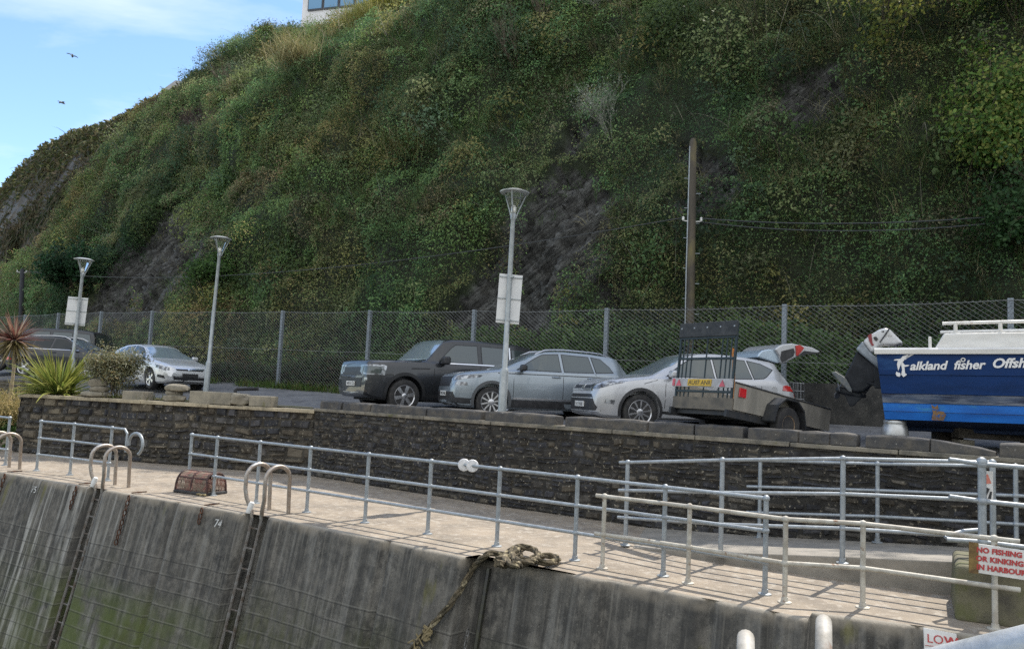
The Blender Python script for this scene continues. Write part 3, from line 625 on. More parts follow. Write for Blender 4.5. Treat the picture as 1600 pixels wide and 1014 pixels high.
# woody stems and runners
ns = 2600; u = np.interp(RNG.random(ns), cdf, np.arange(NU)); P, O = cliff_pt(u, RNG.random(ns)*1.02, .15); px, py = projn(P); keep = (px > -40) & (px < 1650) & (py > -60) & (py < 600) & ~rockmask(P); P, O = P[keep], O[keep]; ns = len(P)
veg.add(blades(P, nrm(O+[0, 0, .5]+RNG.normal(size=(ns, 3))*.6), RNG.uniform(.6, 2.0, ns), RNG.uniform(.012, .024, ns), RNG.uniform(-.2, 2.2, ns), pick([(.16, .13, .09), (.24, .22, .16), (.10, .09, .06), (.30, .29, .22)], ns), 5))
# grass: hanging tufts and upright stalks
N = 24000; u = np.interp(RNG.random(N), cdf, np.arange(NU)); v = RNG.random(N)**.8*1.04; P, O = cliff_pt(u, v, .05); px, py = projn(P)
gz = fbm(P, .4, 88, 3); keep = (px > -40) & (px < 1650) & (py > -80) & (py < 600) & ((gz > .47) | (py < 150)) & (~rockmask(P) | (RNG.random(N) < .12)); P, O, gz, px, py = P[keep], O[keep], gz[keep], px[keep], py[keep]
K = 9; n = len(P); Pb = np.repeat(P, K, 0)+RNG.normal(size=(n*K, 3))*.07; D = nrm(np.repeat(O, K, 0)*.7+np.array([0, 0, .55])+RNG.normal(size=(n*K, 3))*.45)
base = np.where((RNG.random(n) < .22)[:, None], pick(TAN, n), np.where((RNG.random(n) < .35)[:, None], pick(OLIVE, n)*1.4, pick(GREEN, n)*1.45)); tint = np.repeat(base, K, 0)*RNG.uniform(.75, 1.25, (n*K, 1))
veg.add(blades(Pb, D, RNG.uniform(.3, .85, n*K), RNG.uniform(.008, .02, n*K), RNG.uniform(.6, 2.2, n*K), tint, 3))
# bramble growing behind the fence foot
N = 42000; fx = poly_sample([(x+.545*.75, y+.838*.75) for x, y in FENCE], .2); u = RNG.random(N)*(len(fx)-1); i = u.astype(int); p = fx[i]+(fx[np.minimum(i+1, len(fx)-1)]-fx[i])*(u-i)[:, None]
hgt = np.interp(p[:, 0], [-26, -9, -5, 0, 3, 7, 9, 14], [.6, .7, 1.3, 2.3, 2.5, 2.4, 1.9, 1.9])*(.65+.7*fbm(np.c_[p, p[:, 0]*0], .45, 14, 3)); h = RNG.random(N)
dep = RNG.random(N); p = p+np.array([.545, .838])*(dep*1.1-.25+.5*(1-h)*-.3)[:, None]; P = np.c_[p, np.array([zg(*q) for q in p])+h*hgt]
keep = fbm(P, .9, 16, 2)+RNG.random(N)*.4 > .52; P = P[keep]; n = len(P)
tint = np.where((fbm(P, .5, 19, 2) > .5)[:, None], pick([(.08, .17, .035), (.11, .21, .045), (.06, .13, .03)], n), pick(GREEN, n)*1.3); mk = P[:, 0] < -5.5; tint[mk] = pick(BROWN+GREEN, mk.sum())*.8
veg.add(leaves(P, np.tile([[-.5, -.75, .45]], (n, 1)), RNG.uniform(.08, .17, n), tint, 1.0, .7))
for i_, T_ in enumerate(veg.T):   # muted, salt-burnt greens
    lum = (T_ @ np.array([.3, .6, .1]))[:, None]; veg.T[i_] = (T_*.76+lum*.24*np.array([1.06, 1.0, .8]))
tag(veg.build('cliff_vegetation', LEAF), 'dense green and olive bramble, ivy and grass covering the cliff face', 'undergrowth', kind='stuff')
# headland cover
veg = NP(); N = 70000; u = RNG.random(N)*(NH-1); v = RNG.random(N)**.85*1.04; P, O = head_pt(u, v); px, py = projn(P)
keep = (px > -60) & (px < 430); P, O, px, py, v = P[keep], O[keep], px[keep], py[keep], v[keep]
red = inpoly(px, py, [(185, 295), (200, 250), (228, 225), (240, 235), (225, 285), (205, 325)]); keep = (~red | (RNG.random(len(P)) < .06)) & (fbm(P*[1, 1, .5], .30, 71, 3)+RNG.random(len(P))*.25+np.clip((v-.6), 0, 1)*.5 > .60); P, O, v = P[keep], O[keep], v[keep]; n = len(P)
tint = np.where((fbm(P, .16, 73, 3) > .54)[:, None], pick([(.05, .075, .03), (.065, .085, .035), (.04, .06, .026)], n), pick([(.10, .09, .05), (.13, .105, .06), (.08, .075, .045), (.09, .10, .045), (.16, .13, .08)], n)); top_ = v > .75; tint[top_] = np.where((RNG.random(top_.sum()) < .6)[:, None], pick(BROWN+TAN[1:3], top_.sum()), pick(OLIVE, top_.sum()))
P = P+O*(RNG.random(n)*.5)[:, None]; veg.add(leaves(P, O, RNG.uniform(.22, .5, n), tint, 1.1, .5))
n2 = 16000; j = RNG.integers(0, n, n2); hang = nrm(O[j]*.5+np.array([0, 0, -.9])+RNG.normal(size=(n2, 3))*.25)
veg.add(blades(P[j], hang, RNG.uniform(.8, 2.2, n2), RNG.uniform(.05, .11, n2), RNG.uniform(.2, 1, n2), pick([(.07, .085, .04), (.11, .10, .055), (.05, .065, .03), (.14, .12, .075)], n2), 3))
tag(veg.build('headland_vegetation', LEAF), 'brown and green scrub hanging over the far headland', 'undergrowth', kind='stuff')

# single shrubs that can be told apart
BARK = M('twig_bark', (.16, .13, .10), .9, 0, (.09, .075, .055), 20)
PALEBARK = M('pale_lichened_twig', (.42, .43, .38), .9, 0, (.26, .27, .22), 20)
def twigs(mb, p, d, L, r, depth, rg, spread=.5, up=.15):
    q = p+d*L*.5+Vector((rg.uniform(-1, 1), rg.uniform(-1, 1), rg.uniform(-1, 1)))*L*.06; e = p+d*L
    mb.tube([p, q, e], [r, r*.8, r*.55], 4, caps=False); ends = [e]
    if depth:
        for k in range(rg.choice((2, 3, 3))):
            nd = (d+Vector((rg.uniform(-1, 1), rg.uniform(-1, 1), rg.uniform(-1, 1)+up))*spread).normalized()
            ends += twigs(mb, p+d*L*rg.uniform(.45, 1), nd, L*rg.uniform(.55, .8), r*.6, depth-1, rg, spread, up)
    return ends
def shrub(px, py, size, lab, cat, pal, nleaf, seed, name='shrub', bark=None, depth=4, spread=.5, lsz=(.06, .14), out=1.0, stems=5, up=.15, group=None):
    """a shrub rooted on the cliff where the photo's pixel meets it"""
    best = None
    uu_ = RNG.random(6000)*(NU-1); vv_ = RNG.random(6000); PP, OO = cliff_pt(uu_, vv_); qx, qy = projn(PP); j = int(np.argmin((qx-px)**2+(qy-py)**2))
    root, o = Vector(PP[j])-Vector(OO[j])*.2, Vector(OO[j]).normalized(); rg = random.Random(seed); mb = MB(); ends = []
    t = thing(name, lab, cat, root, group=group)
    for s in range(stems):
        d = (o*out+Vector((rg.uniform(-1, 1)*.8, rg.uniform(-.4, .4), .5+rg.uniform(0, .6)))).normalized(); ends += twigs(mb, Vector(), d, size*rg.uniform(.25, .42), size*.0045+.005, depth, rg, spread, up)
    mb.build('branches', bark or BARK, t, fix=False)
    if nleaf:
        E = np.array([tuple(e) for e in ends]); jj = RNG.integers(0, len(E), nleaf); Pl = E[jj]+RNG.normal(size=(nleaf, 3))*size*.06; c = NP()
        c.add(leaves(Pl, nrm(Pl-Pl.mean(0)+np.array(o)[None]*.6), RNG.uniform(*lsz, nleaf), pick(pal, nleaf, .3), 1.0, .65)); c.build('foliage', LEAF, t)
    return t
PALELEAF = [(.30, .33, .26), (.38, .40, .33), (.24, .27, .2)]
shrub(965, 205, 2.6, 'silvery bare shrub with pale lichened twigs high on the cliff above the slate', 'shrub', PALELEAF, 700, 1, bark=PALEBARK, lsz=(.03, .08), stems=8, depth=5, spread=.6)
shrub(945, 25, 2.2, 'silvery pale twiggy shrub near the top edge, highest of the pale shrubs', 'shrub', PALELEAF, 900, 2, bark=PALEBARK, lsz=(.03, .08), stems=7, depth=5, spread=.6)
shrub(800, 120, 3.2, 'tall bare brown twigs standing above the cliff bramble left of the silvery shrub', 'bare shrub', PALELEAF, 0, 3, depth=4, spread=.3, up=.5)
shrub(852, 50, 2.8, 'thin bare bush with grey stems near the top of the cliff in the middle', 'bare shrub', PALELEAF, 60, 9, depth=4, spread=.3, up=.5, lsz=(.03, .06))
shrub(1395, 95, 3.0, 'yellow green leafed shrub hanging from the dark upper cliff on the right', 'shrub', [(.22, .22, .05), (.17, .19, .05), (.12, .16, .04)], 1500, 4, lsz=(.07, .15), up=-.1)
shrub(308, 140, 1.5, 'dark evergreen shrub breaking the skyline of the cliff on the left', 'shrub', [(.025, .055, .02), (.035, .07, .024), (.02, .04, .018), (.10, .08, .04)], 2600, 5, lsz=(.07, .15), stems=7)
shrub(425, 66, 1.5, 'sunlit bushy shrub at the corner of the cliff top left of the white house', 'shrub', [(.13, .16, .04), (.09, .12, .03), (.19, .19, .06)], 2400, 6, lsz=(.06, .14), stems=7)
shrub(350, 140, 3.0, 'bare brown twiggy bush beside the dark skyline shrub', 'bare shrub', TAN, 0, 7, depth=5, spread=.4)
shrub(335, 460, 2.4, 'bright green leafy bush above the fence behind the second lamp post', 'shrub', [(.06, .13, .03), (.09, .17, .04), (.05, .10, .03)], 2600, 8, lsz=(.08, .16), stems=7)
shrub(118, 462, 3.4, 'dark green creeper bush at the foot of the cliff behind the left lamp post', 'shrub', [(.025, .075, .03), (.03, .09, .035), (.02, .05, .022)], 3600, 12, lsz=(.12, .24), stems=9)
shrub(700, 20, 2.4, 'white flowered bush at the top edge of the cliff left of the middle', 'shrub', [(.05, .09, .025), (.6, .6, .55), (.06, .1, .03), (.04, .08, .02)], 1800, 15, lsz=(.06, .14))
for (x, y, s, lab, sd) in ((1562, 60, 3.0, 'topmost clump of yellow green ivy hanging at the right edge of the cliff', 21), (1568, 185, 3.0, 'yellow green ivy clump at the right edge, second from the top', 22), (1565, 300, 2.9, 'bright ivy clump at the right edge just above the wires', 23), (1598, 410, 3.0, 'darker ivy clump at the right edge just above the fence', 24)):
    pal = [(.10, .19, .035), (.16, .24, .05), (.25, .28, .07), (.06, .13, .028)] if sd < 24 else [(.03, .075, .022), (.045, .10, .03)]
    shrub(x, y, s, lab, 'ivy', pal, 3600, sd, 'ivy_clump', lsz=(.07, .14), stems=9, up=-.25, out=1.1, group='ivy clumps at the right edge')
def grassclump(px, py, n, L, lab, pal, seed):
    uu_ = RNG.random(6000)*(NU-1); vv_ = RNG.random(6000); PP, OO = cliff_pt(uu_, vv_); qx, qy = projn(PP); j = int(np.argmin((qx-px)**2+(qy-py)**2))
    Pb = np.repeat(PP[j][None], n, 0)+RNG.normal(size=(n, 3))*[.55, .4, .25]; D = nrm(np.repeat(OO[j][None], n, 0)*.5+np.array([0, 0, .9])+RNG.normal(size=(n, 3))*.4); c = NP()
    c.add(blades(Pb, D, RNG.uniform(.5, 1, n)*L, RNG.uniform(.015, .04, n), RNG.uniform(.5, 1.8, n), pick(pal, n), 4)); tag(c.build('grass_clump', GRASSM), lab, 'tall grass', 'tall grass clumps on the cliff top')
grassclump(470, 105, 700, 1.9, 'big tuft of long straw coloured grass below the cliff top corner', TAN, 1)
grassclump(575, 42, 600, 1.7, 'yellow green reedy grass just below the white house', [(.30, .30, .08), (.22, .24, .07), (.4, .36, .14)], 2)
grassclump(612, 14, 500, 1.6, 'vivid yellow flowering clump right of the white house', [(.5, .42, .05), (.25, .25, .06), (.2, .22, .06)], 3)
grassclump(640, 235, 300, 1.5, 'long pale grass hanging in the middle of the slope', OLIVE+TAN, 4)
# ---------------------------------------------------------------- railings
def railing(name, label, feet, tops, rails, mat, post_r=.03, rail_r=.024, ext=(0, 0), knob=.045, flange=True, posts=True, group='pipe railings', extra_pts=None):
    """feet: list of (x,y,z); height per post list; rails: fractions of the height"""
    t = thing(name, label, 'railing', feet[0], group=group); o = Vector(feet[0]); F = [Vector(f)-o for f in feet]; T = [f+Vector((0, 0, h)) for f, h in zip(F, tops)]
    for f, q in zip(F, T):
        b = MB(); b.tube([f+Vector((0, 0, .0)), q], post_r, 10)
        for k in rails:
            p = f.lerp(q, k); b.ball(p, knob, 10, (1, 1, .9))
        if flange: b.lathe([(.075, 0), (.075, .012), (.04, .02), (post_r+.006, .06), (post_r, .062)], 12, Matrix.Translation(f))
        b.build('post', mat, t, smooth=True)
    for k in rails:
        pts = [f.lerp(q, k) for f, q in zip(F, T)]
        if ext[0]: pts = [pts[0]+(pts[0]-pts[1]).normalized()*ext[0]]+pts
        if ext[1]: pts = pts+[pts[-1]+(pts[-1]-pts[-2]).normalized()*ext[1]]
        if extra_pts and k == 1: pts = pts+[Vector(e)-o for e in extra_pts]
        MB().tube(pts, rail_r, 10).build('rail', mat, t, smooth=True)
    return t
def line_feet(xs, a, b, z=0):
    out = []
    for x in xs:
        y = 800
        for _ in range(6):
            P = LX(x, y, a, b); P.z = z; y = proj(P)[1]
        out.append(tuple(P))
    return out
main_feet = line_feet([293, 333, 400, 479, 570, 668, 776, 898, 1036, 1195], 11.1, -.67)
main = railing('quay_railing', 'long galvanised three rail railing along the quay between the lobster pot and the ramp', main_feet, [1.08]*10, [1, .66, .33], GALV)
lf = [tuple(G(57, 735.5, 0)), tuple(G(109, 742, 0)), tuple(G(168, 751, 0))]
end = Vector(lf[2]); dl = (Vector(lf[2])-Vector(lf[1])).normalized()
lr = railing('quay_railing', 'short galvanised railing with three posts between the two left ladders', lf, [1.08]*3, [1, .66, .33], GALV, extra_pts=[end+dl*.42+Vector((0, 0, 1.08)), end+dl*.5+Vector((0, 0, 1.0)), end+dl*.5+Vector((0, 0, .62))])
b = MB(); c0 = end+dl*.80+Vector((0, 0, .80))-Vector(lf[0]); b.tube([c0+dl*(.22*math.cos(a))*1.0+Vector((0, 0, .22*math.sin(a))) for a in np.linspace(math.radians(190), math.radians(-60), 16)], .03, 10); b.build('end_loop', GALV, lr, smooth=True)
railing('quay_railing', 'galvanised railing cut off by the left edge of the picture', [tuple(G(-52, 716, 0)), tuple(G(8, 727, 0))], [1.08]*2, [1, .66, .33], GALV, ext=(1.0, 0))
# ramp railings
fz = [(1.80, 11.55, .02), (2.95, 10.66, .10), (4.28, 9.93, .22), (5.72, 9.19, .30)]
railing('ramp_railing', 'galvanised railing bolted to the front edge of the ramp, nearer one of the ramp pair', fz, [1.20, 1.28, 1.30, 1.30], [1, .66, .33], GALV, ext=(.14, 0), post_r=.033, group='ramp railings')
bz = [(3.92, 12.05, .12), (5.30, 11.15, .29), (6.65, 10.2, .40), (8.2, 9.1, .50)]
railing('ramp_railing', 'galvanised railing at the back of the ramp close to the stone wall', bz, [1.18, 1.1, 1.1, 1.1], [1, .66, .33], GALV, ext=(.2, 0), group='ramp railings')
# thick corner post with rails to the right
cp = G(1527, 915, .0); d0 = AT(1534, 722, 8.55); t = thing('corner_railing', 'thick galvanised corner post clamped to the concrete block with rails running off to the right', 'railing', (d0.x, d0.y, .28), group='ramp railings')
hh = d0.z-.28; b = MB(); b.tube([(0, 0, -.05), (0, 0, hh)], .042, 14); b.ball((0, 0, hh), .058, 12)
for k in (hh-.02, hh*.66+.04, hh*.37): b.ball((0, 0, k), .058, 12)
b.box((0, -.06, .0), (.28, .03, .16)); b.ball((-.09, -.085, 0), .02, 8); b.ball((.09, -.085, 0), .02, 8); b.build('post', GALV, t, smooth=True)
for k, xl, xr in ((hh-.02, 1488, 1680), (hh*.66+.04, 1486, 1680), (hh*.37, 1484, 1680)):
    z = .28+k; b = MB(); r = [Vector((-.33, .05, k+.03)), Vector((0, 0, k)), Vector((2.0, -1.25, k-.02))]
    if k < hh*.5: r = [Vector((.28, .42, k+.07)), Vector((.0, .36, k+.05)), Vector((-.33, .12, k+.02)), Vector((-.36, .05, k))]+r[1:]
    b.tube(r, .026, 12); b.build('rail', GALV, t, smooth=True)
# cream railing at the quay edge
cf = [tuple(G(941, 888, 0)), tuple(G(1075, 911, 0)), tuple(G(1226, 941, 0)), tuple(G(1348, 949, 0)), tuple(G(1555, 983, 0))]
cr = railing('edge_railing', 'low rusty cream two rail railing along the very edge of the quay', cf, [.90]*5, [1, .47], OLDPAINT, post_r=.028, rail_r=.026, ext=(.12, .22), knob=.045)
# foreground tube
A, B = AT(1440, 1056, 1.25), AT(1690, 1002, 1.05); tag(MB().tube([A, A.lerp(B, .5), B], .036, 20).build('handrail', M('bright_galvanised', (.50, .52, .53), .45, .4, (.36, .38, .39), 16, .15, 90, thr=(.38, .62), col3=(.50, .52, .52), s3=34, t3=(.55, .68)), None, smooth=True), 'fat galvanised tube handrail crossing the bottom right corner close up', 'handrail')
sheet('near_quay', [(-8, -6), (8, -6), (8, 1.5), (-8, 2.6)], CONC, .55)
NEARP = M('rusty_white_paint', (.44, .42, .38), .65, .1, (.27, .25, .21), 14, .1, 60, col3=(.22, .10, .045), s3=7, t3=(.55, .66), nz3=(1, 1, .35))
for (px, py, Y, lab) in ((1165, 1000, 1.97, 'left one of two rounded white rusty tube tops at the bottom edge'), (1295, 976, 2.15, 'taller right one of two rounded white rusty tube tops at the bottom edge')):
    P = AT(px-(0 if px < 1200 else 8), py+13, Y)+Vector((0, 0, .062)); b = MB(); R = .30; ztop = P.z; pts = [(0, 0, .55-ztop)]+[(0, 0, -R*.9)]+[(0, -R*.5+R*.5*math.cos(a), -R*.5+R*.5*math.sin(a)+.0) for a in np.linspace(0, math.pi, 12)]+[(0, -R, .55-ztop)]
    b.tube(pts, .020, 14); o = b.build('grab_hoop', NEARP, None, smooth=True); o.location = P; o.rotation_euler = (0, 0, -math.atan2(P.x, P.y)); tag(o, lab, 'grab rail', 'grab hoops at the bottom edge')

# ---------------------------------------------------------------- ladders
def ladder(k, label):
    x0, y0 = LADDERS[k]; e = SLOTS[k]; u = LDIR; t = thing('quay_ladder', label, 'ladder', (e[0], e[1], 0), group='steel ladders on the harbour wall')
    def p(a, b, z):  # a along the wall, b seawards
        return Vector((u[0]*a+NB[0]*b, u[1]*a+NB[1]*b, z))
    nar, wid = .115, .24
    for s in (-1, 1):
        st = [p(s*nar, BATTER*(-z)-.10, z) for z in np.linspace(-6.5, -.25, 8)]
        bend = [p(s*nar, -.08, -.06), p(s*nar+.02*s, -.06, .06), p(s*wid*.92, -.02, .26), p(s*wid, .0, .40)]
        MB().tube(st+bend[:1], .030, 8).build('stile', DARKSTEEL, t, smooth=True)
        hoop = bend+[p(s*wid, .0, .55)]+[p(s*wid, -.25+.25*math.cos(a), .58+.21*math.sin(a)) for a in np.linspace(.15, math.pi-.05, 12)]+[p(s*wid, -.50, .45), p(s*wid, -.52, 0)]
        MB().tube(hoop, .034, 10).build('hoop', STEELHOOP, t, smooth=True)
    for z in np.arange(-.22, -6.4, -.31):
        b = MB(); q = BATTER*(-z)-.10; b.tube([p(-nar, q, z), p(nar, q, z)], .016, 6); b.build('rung', M_RUNG, t)
    MB().lathe([(.045, -.09), (.05, -.03), (.05, .05), (.04, .09)], 10, Matrix.Translation(p(-nar-.03, -.05, .10)) @ Matrix.Rotation(.3, 4, 'Y')).build('fender_sleeve', WHITEP, t, smooth=True)
    return t
M_RUNG = M('rung_steel', (.20, .19, .175), .6, .4, (.10, .07, .05), 9)
ladder(0, 'leftmost of the three steel quay ladders, by the left end of the garden wall')
ladder(1, 'middle steel quay ladder with hooped handrails, left of the lobster pot')
ladder(2, 'steel quay ladder with brown hoops to the right of the lobster pot')
# rusty chains over the lip
for (px, py, L, lab) in ((47, 737, .75, 'rusty chain hanging over the quay lip next to the leftmost ladder'), (140, 757, .35, 'short rusty chain on the quay lip left of the middle ladder'), (234, 770, .8, 'rusty chain hanging over the quay lip right of the middle ladder'), (344, 789, .25, 'small mooring shackle on the lip under the lobster pot')):
    P = G(px, py, 0); e = edge_at(P.x, P.y); b = MB(); n = int(L/.085)+4
    for i in range(n):
        a = i-3; z = .03 if a < 0 else -.06-.085*a; q = Vector((e[0]+NB[0]*(BATTER*max(0, -z)+.035-(.09*-a if a < 0 else 0)), e[1]+NB[1]*(BATTER*max(0, -z)+.035-(.09*-a if a < 0 else 0)), z)); ax = LDIR if i % 2 else (-NB[0]*.3, -NB[1]*.3); v = Vector((ax[0], ax[1], 0)).normalized(); w = Vector((0, 0, 1)) if a >= 0 else Vector((-NB[0], -NB[1], 0))
        b.tube([q+w*.052*math.sin(c)+v*.03*math.cos(c) for c in np.linspace(0, 2*math.pi, 9)[:-1]], .012, 5, closed=True)
    tag(b.build('chain', RUST, None, smooth=True), lab, 'chain', 'rusty chains on the quay lip')
# painted numerals on the wall
def text_obj(name, body, size, mat, parent, Mx, shear=0, ext=.002, align='LEFT', offset=0, spacing=1):
    cu = bpy.data.curves.new(name, 'FONT'); cu.body = body; cu.size = size; cu.shear = shear; cu.extrude = ext; cu.align_x = align; cu.offset = offset; cu.space_character = spacing; cu.resolution_u = 3
    tmp = bpy.data.objects.new('tmp', cu); COL.objects.link(tmp); dg = bpy.context.evaluated_depsgraph_get(); me = bpy.data.meshes.new_from_object(tmp.evaluated_get(dg)); bpy.data.objects.remove(tmp); me.transform(Mx); me.materials.clear()
    return link_mesh(name, me, mat, parent)
def frame(o, xd, yd):
    x = Vector(xd).normalized(); y = Vector(yd).normalized(); z = x.cross(y).normalized(); y = z.cross(x)
    return Matrix(((x.x, y.x, z.x, o[0]), (x.y, y.y, z.y, o[1]), (x.z, y.z, z.z, o[2]), (0, 0, 0, 1)))
WORNW = M('worn_white_paint', (.62, .62, .60), .8, 0, (.18, .17, .15), 16, thr=(.45, .62))
for (px, py, body, lab, ln) in ((343, 796, '74', 'white number 74 painted on the harbour wall below the lobster pot', 0), (60, 747, '75', 'white number 75 painted on the harbour wall at the left', 0)):
    P = G(px, py, -.0); e = edge_at(P.x, P.y); z = -.27; o = wall_pt(e[0], e[1], z, .045)
    tag(text_obj('painted_number', body, .19, WORNW, None, frame(o, (LDIR[0], LDIR[1], 0), (-NB[0]*BATTER, -NB[1]*BATTER, 1)), ext=.004), lab, 'painted number', 'numbers painted on the harbour wall')

# ---------------------------------------------------------------- notices
REDT = M('red_lettering', (.45, .05, .05), .6); SIGNW = M('sign_white', (.74, .73, .71), .5, 0, (.62, .60, .57), 6, col3=(.36, .22, .06), s3=5, t3=(.66, .74))
P5 = Vector(cf[4]); rail_d = (Vector(cf[4])-Vector(cf[3])).normalized(); o = P5+Vector((0, 0, .56))+Vector((-.02, -.075, 0)); xd = Vector((.92, -.30, -.01)).normalized(); yd = Vector((0, 0, 1))
t = thing('notice', 'white notice lettered in red NO FISHING wired to the cream railing at the right', 'sign', o-xd*.245)
Fm = frame((0, 0, 0), xd, yd); b = MB(); b.prism([(0, 0), (.56, -.03), (.56, .26), (0, .29)], Fm, .012); b.build('board', SIGNW, t, bevel=.003)
b = MB(); b.prism([(-.012, -.01), (.075, -.014), (.075, .29), (-.012, .30)], Fm @ Matrix.Translation((0, 0, .0125)), .004); b.build('edge_batten', M('rusty_wood', (.26, .17, .06), .9, 0, (.10, .06, .03), 12), t)
for k, body in enumerate(('NO FISHING', 'OR KINKING', 'IN HARBOUR')): text_obj('lettering', body, .071, REDT, t, Fm @ Matrix.Translation((.055 if k != 1 else .05, .205-k*.085, .016)) @ Matrix.Rotation(-.035, 4, 'Z'), offset=.003, ext=.002, spacing=1.03)
e = edge_at(*G(1462, 970, 0).to_2d()); z = -.08; o = wall_pt(e[0]+.06, e[1]-.02, z, .03); t = thing('notice', 'small white board with worn red lettering low on the harbour wall, bottom right', 'sign', o)
Fm = frame((0, 0, 0), (.93, -.36, 0), (-NB[0]*BATTER, -NB[1]*BATTER, 1)); b = MB(); b.prism([(-.14, -.34), (.15, -.34), (.15, .07), (-.14, .085)], Fm, .02); b.build('board', SIGNW, t, bevel=.003)
text_obj('lettering', 'LOW', .115, REDT, t, Fm @ Matrix.Translation((-.115, -.045, .022)), ext=.002); text_obj('lettering', 'W', .115, REDT, t, Fm @ Matrix.Translation((.045, -.05, .0225)), ext=.002)
b = MB()
for yy in (-.075, -.135, -.175): b.box(Fm @ Vector((0, yy, .023)), (.26, .004, .012), Fm.to_3x3())
b.build('lettering', REDT, t)
t = thing('notice', 'narrow white notice with a red and black mark hanging behind the thick corner post', 'sign', d0+Vector((.09, .12, -.10))); Fm = frame((0, 0, 0), (.9, -.43, 0), (0, 0, 1)); b = MB(); b.prism([(-.05, -.34), (.09, -.34), (.09, 0), (-.05, 0)], Fm, .006); b.build('board', SIGNW, t)
b = MB(); b.prism([(-.03, -.15), (.075, -.13), (.04, -.03), (0, -.06)], Fm @ Matrix.Translation((0, 0, .006)), .003); b.build('red_mark', M('faded_red', (.65, .22, .16), .6), t); b = MB(); b.prism([(-.03, -.3), (.01, -.31), (.06, -.19), (.03, -.18)], Fm @ Matrix.Translation((0, 0, .006)), .003); b.prism([(.04, -.3), (.07, -.3), (.08, -.22), (.06, -.22)], Fm @ Matrix.Translation((0, 0, .006)), .003); b.build('black_mark', BLACKP, t)
# white clip discs on the rail
for k, (px, lab) in enumerate(((721, 'left one of the two white discs clipped to the top rail'), (734, 'right one of the two white discs clipped to the top rail'))):
    rd = (Vector(main_feet[6])-Vector(main_feet[5])).normalized(); f = (px-668)/(776-668); P = Vector(main_feet[5]).lerp(Vector(main_feet[6]), f)+Vector((0, 0, 1.08)); b = MB()
    b.lathe([(.03, -.02), (.085, -.018), (.092, 0), (.085, .018), (.03, .02)], 18, frame((0, 0, 0), (1, .1, 0), (0, 0, 1))); o = b.build('rail_disc', M('white_plastic', (.75, .75, .76), .4, 0, (.5, .5, .5), 22), None, smooth=True); o.location = P; tag(o, lab, 'clip', 'white discs on the rail')

# ---------------------------------------------------------------- lobster pot
P = G(313, 770, 0); t = thing('lobster_pot', 'lobster pot of dark hoops and reddish netting on the quay', 'lobster pot', P, (0, 0, -.42))
HW = M('pot_hose', (.030, .016, .016), .7, 0, (.09, .04, .035), 12); NET = M('pot_net', (.26, .12, .10), .85, 0, (.22, .18, .14), 6, thr=(.4, .6))
L2, W2, H2 = .40, .24, .36
def hoop_pt(a): return (math.cos(a)*W2, math.sin(a)*H2 if math.sin(a) > 0 else 0)
for x in (-L2, 0, L2):
    b = MB(); b.tube([(x+(.03 if x < 0 else -.03 if x else 0)*math.sin(a)*2, math.copysign(abs(math.cos(a))**.6, math.cos(a))*W2, .04+H2*math.sin(a)**.6) for a in np.linspace(0.001, math.pi-.001, 16)], .02, 8); b.build('hoop', HW, t, smooth=True)
b = MB(); b.tube([(-L2, -W2, .03), (L2, -W2, .03), (L2, W2, .03), (-L2, W2, .03)], .034, 8, closed=True); b.tube([(0, -W2, .03), (0, W2, .03)], .022, 8)
b.build('base_frame', M('pot_base', (.02, .022, .028), .7, 0, (.05, .05, .05), 14), t, smooth=True)
b = MB(); b.tube([(-L2+.05, 0, .04+H2), (L2-.05, 0, .04+H2)], .018, 8); b.tube([(-L2+.03, -W2*.86, .04+H2*.72), (L2-.03, -W2*.86, .04+H2*.72)], .016, 8); b.tube([(-L2+.03, W2*.86, .04+H2*.72), (L2-.03, W2*.86, .04+H2*.72)], .014, 8); b.build('ridge_bar', HW, t, smooth=True)
b = MB(); rg = random.Random(4)
for s in (-1, 1):
    for i in range(26):
        for dirn in (-1, 1):
            pts = []
            for k in range(9):
                a = math.pi/2*k/8*1.0; x = -L2+2*L2*((i+dirn*k*.35) % 26)/26; c, sn = math.cos(a), math.sin(a); pts.append((x*(1-.08*sn), s*c**.6*W2*.98 if c > 0 else 0, .05+H2*sn**.6*.97))
            seg = [pts[0]]
            for q in pts[1:]:
                if abs(q[0]-seg[-1][0]) > .3: b.tube(seg, .0055, 4) if len(seg) > 1 else None; seg = [q]
                else: seg.append(q)
            if len(seg) > 1: b.tube(seg, .0055, 4)
for s in (-1, 1):
    for i in range(9): b.tube([(s*L2*.98, -W2+i*W2/4.5, .04), (s*L2*.95, -W2*.8+i*W2*.8/4.5, .04+H2*.75)], .0055, 4); b.tube([(s*L2*.97, -W2, .04+i*.03), (s*L2*.97, W2, .04+i*.03)], .0055, 4)
b.build('netting', NET, t)
b = MB()
for c in ((-.2, -.05, .14), (.05, .05, .17), (.22, -.08, .14), (.0, -.12, .1)):   # funnels and slack net bundled inside
    b.lathe([(.06, -.1), (.13, -.02), (.10, .07), (.04, .13)], 10, Matrix.Translation(c) @ Matrix.Rotation(rg.uniform(.5, 1.5), 4, 'X') @ Matrix.Rotation(rg.uniform(0, 3), 4, 'Z'))
b.build('slack_net', M('pot_inner_net', (.20, .10, .085), .95, 0, (.38, .28, .22), 18, .6, 60, thr=(.4, .6), col3=(.06, .03, .03), s3=24, t3=(.5, .6)), t, smooth=True)
b = MB(); b.tube([(L2*.8, -W2-.03, .03)]+[(L2*.8+.16*math.sin(a)*.6, -W2-.05-.03*math.cos(3*a), .02+.02*abs(math.sin(2*a))) for a in np.linspace(0, 6, 14)], .012, 6); b.build('tail_rope', M('straw_rope', (.45, .38, .22), .9, 0, (.25, .2, .1), 30), t, smooth=True)

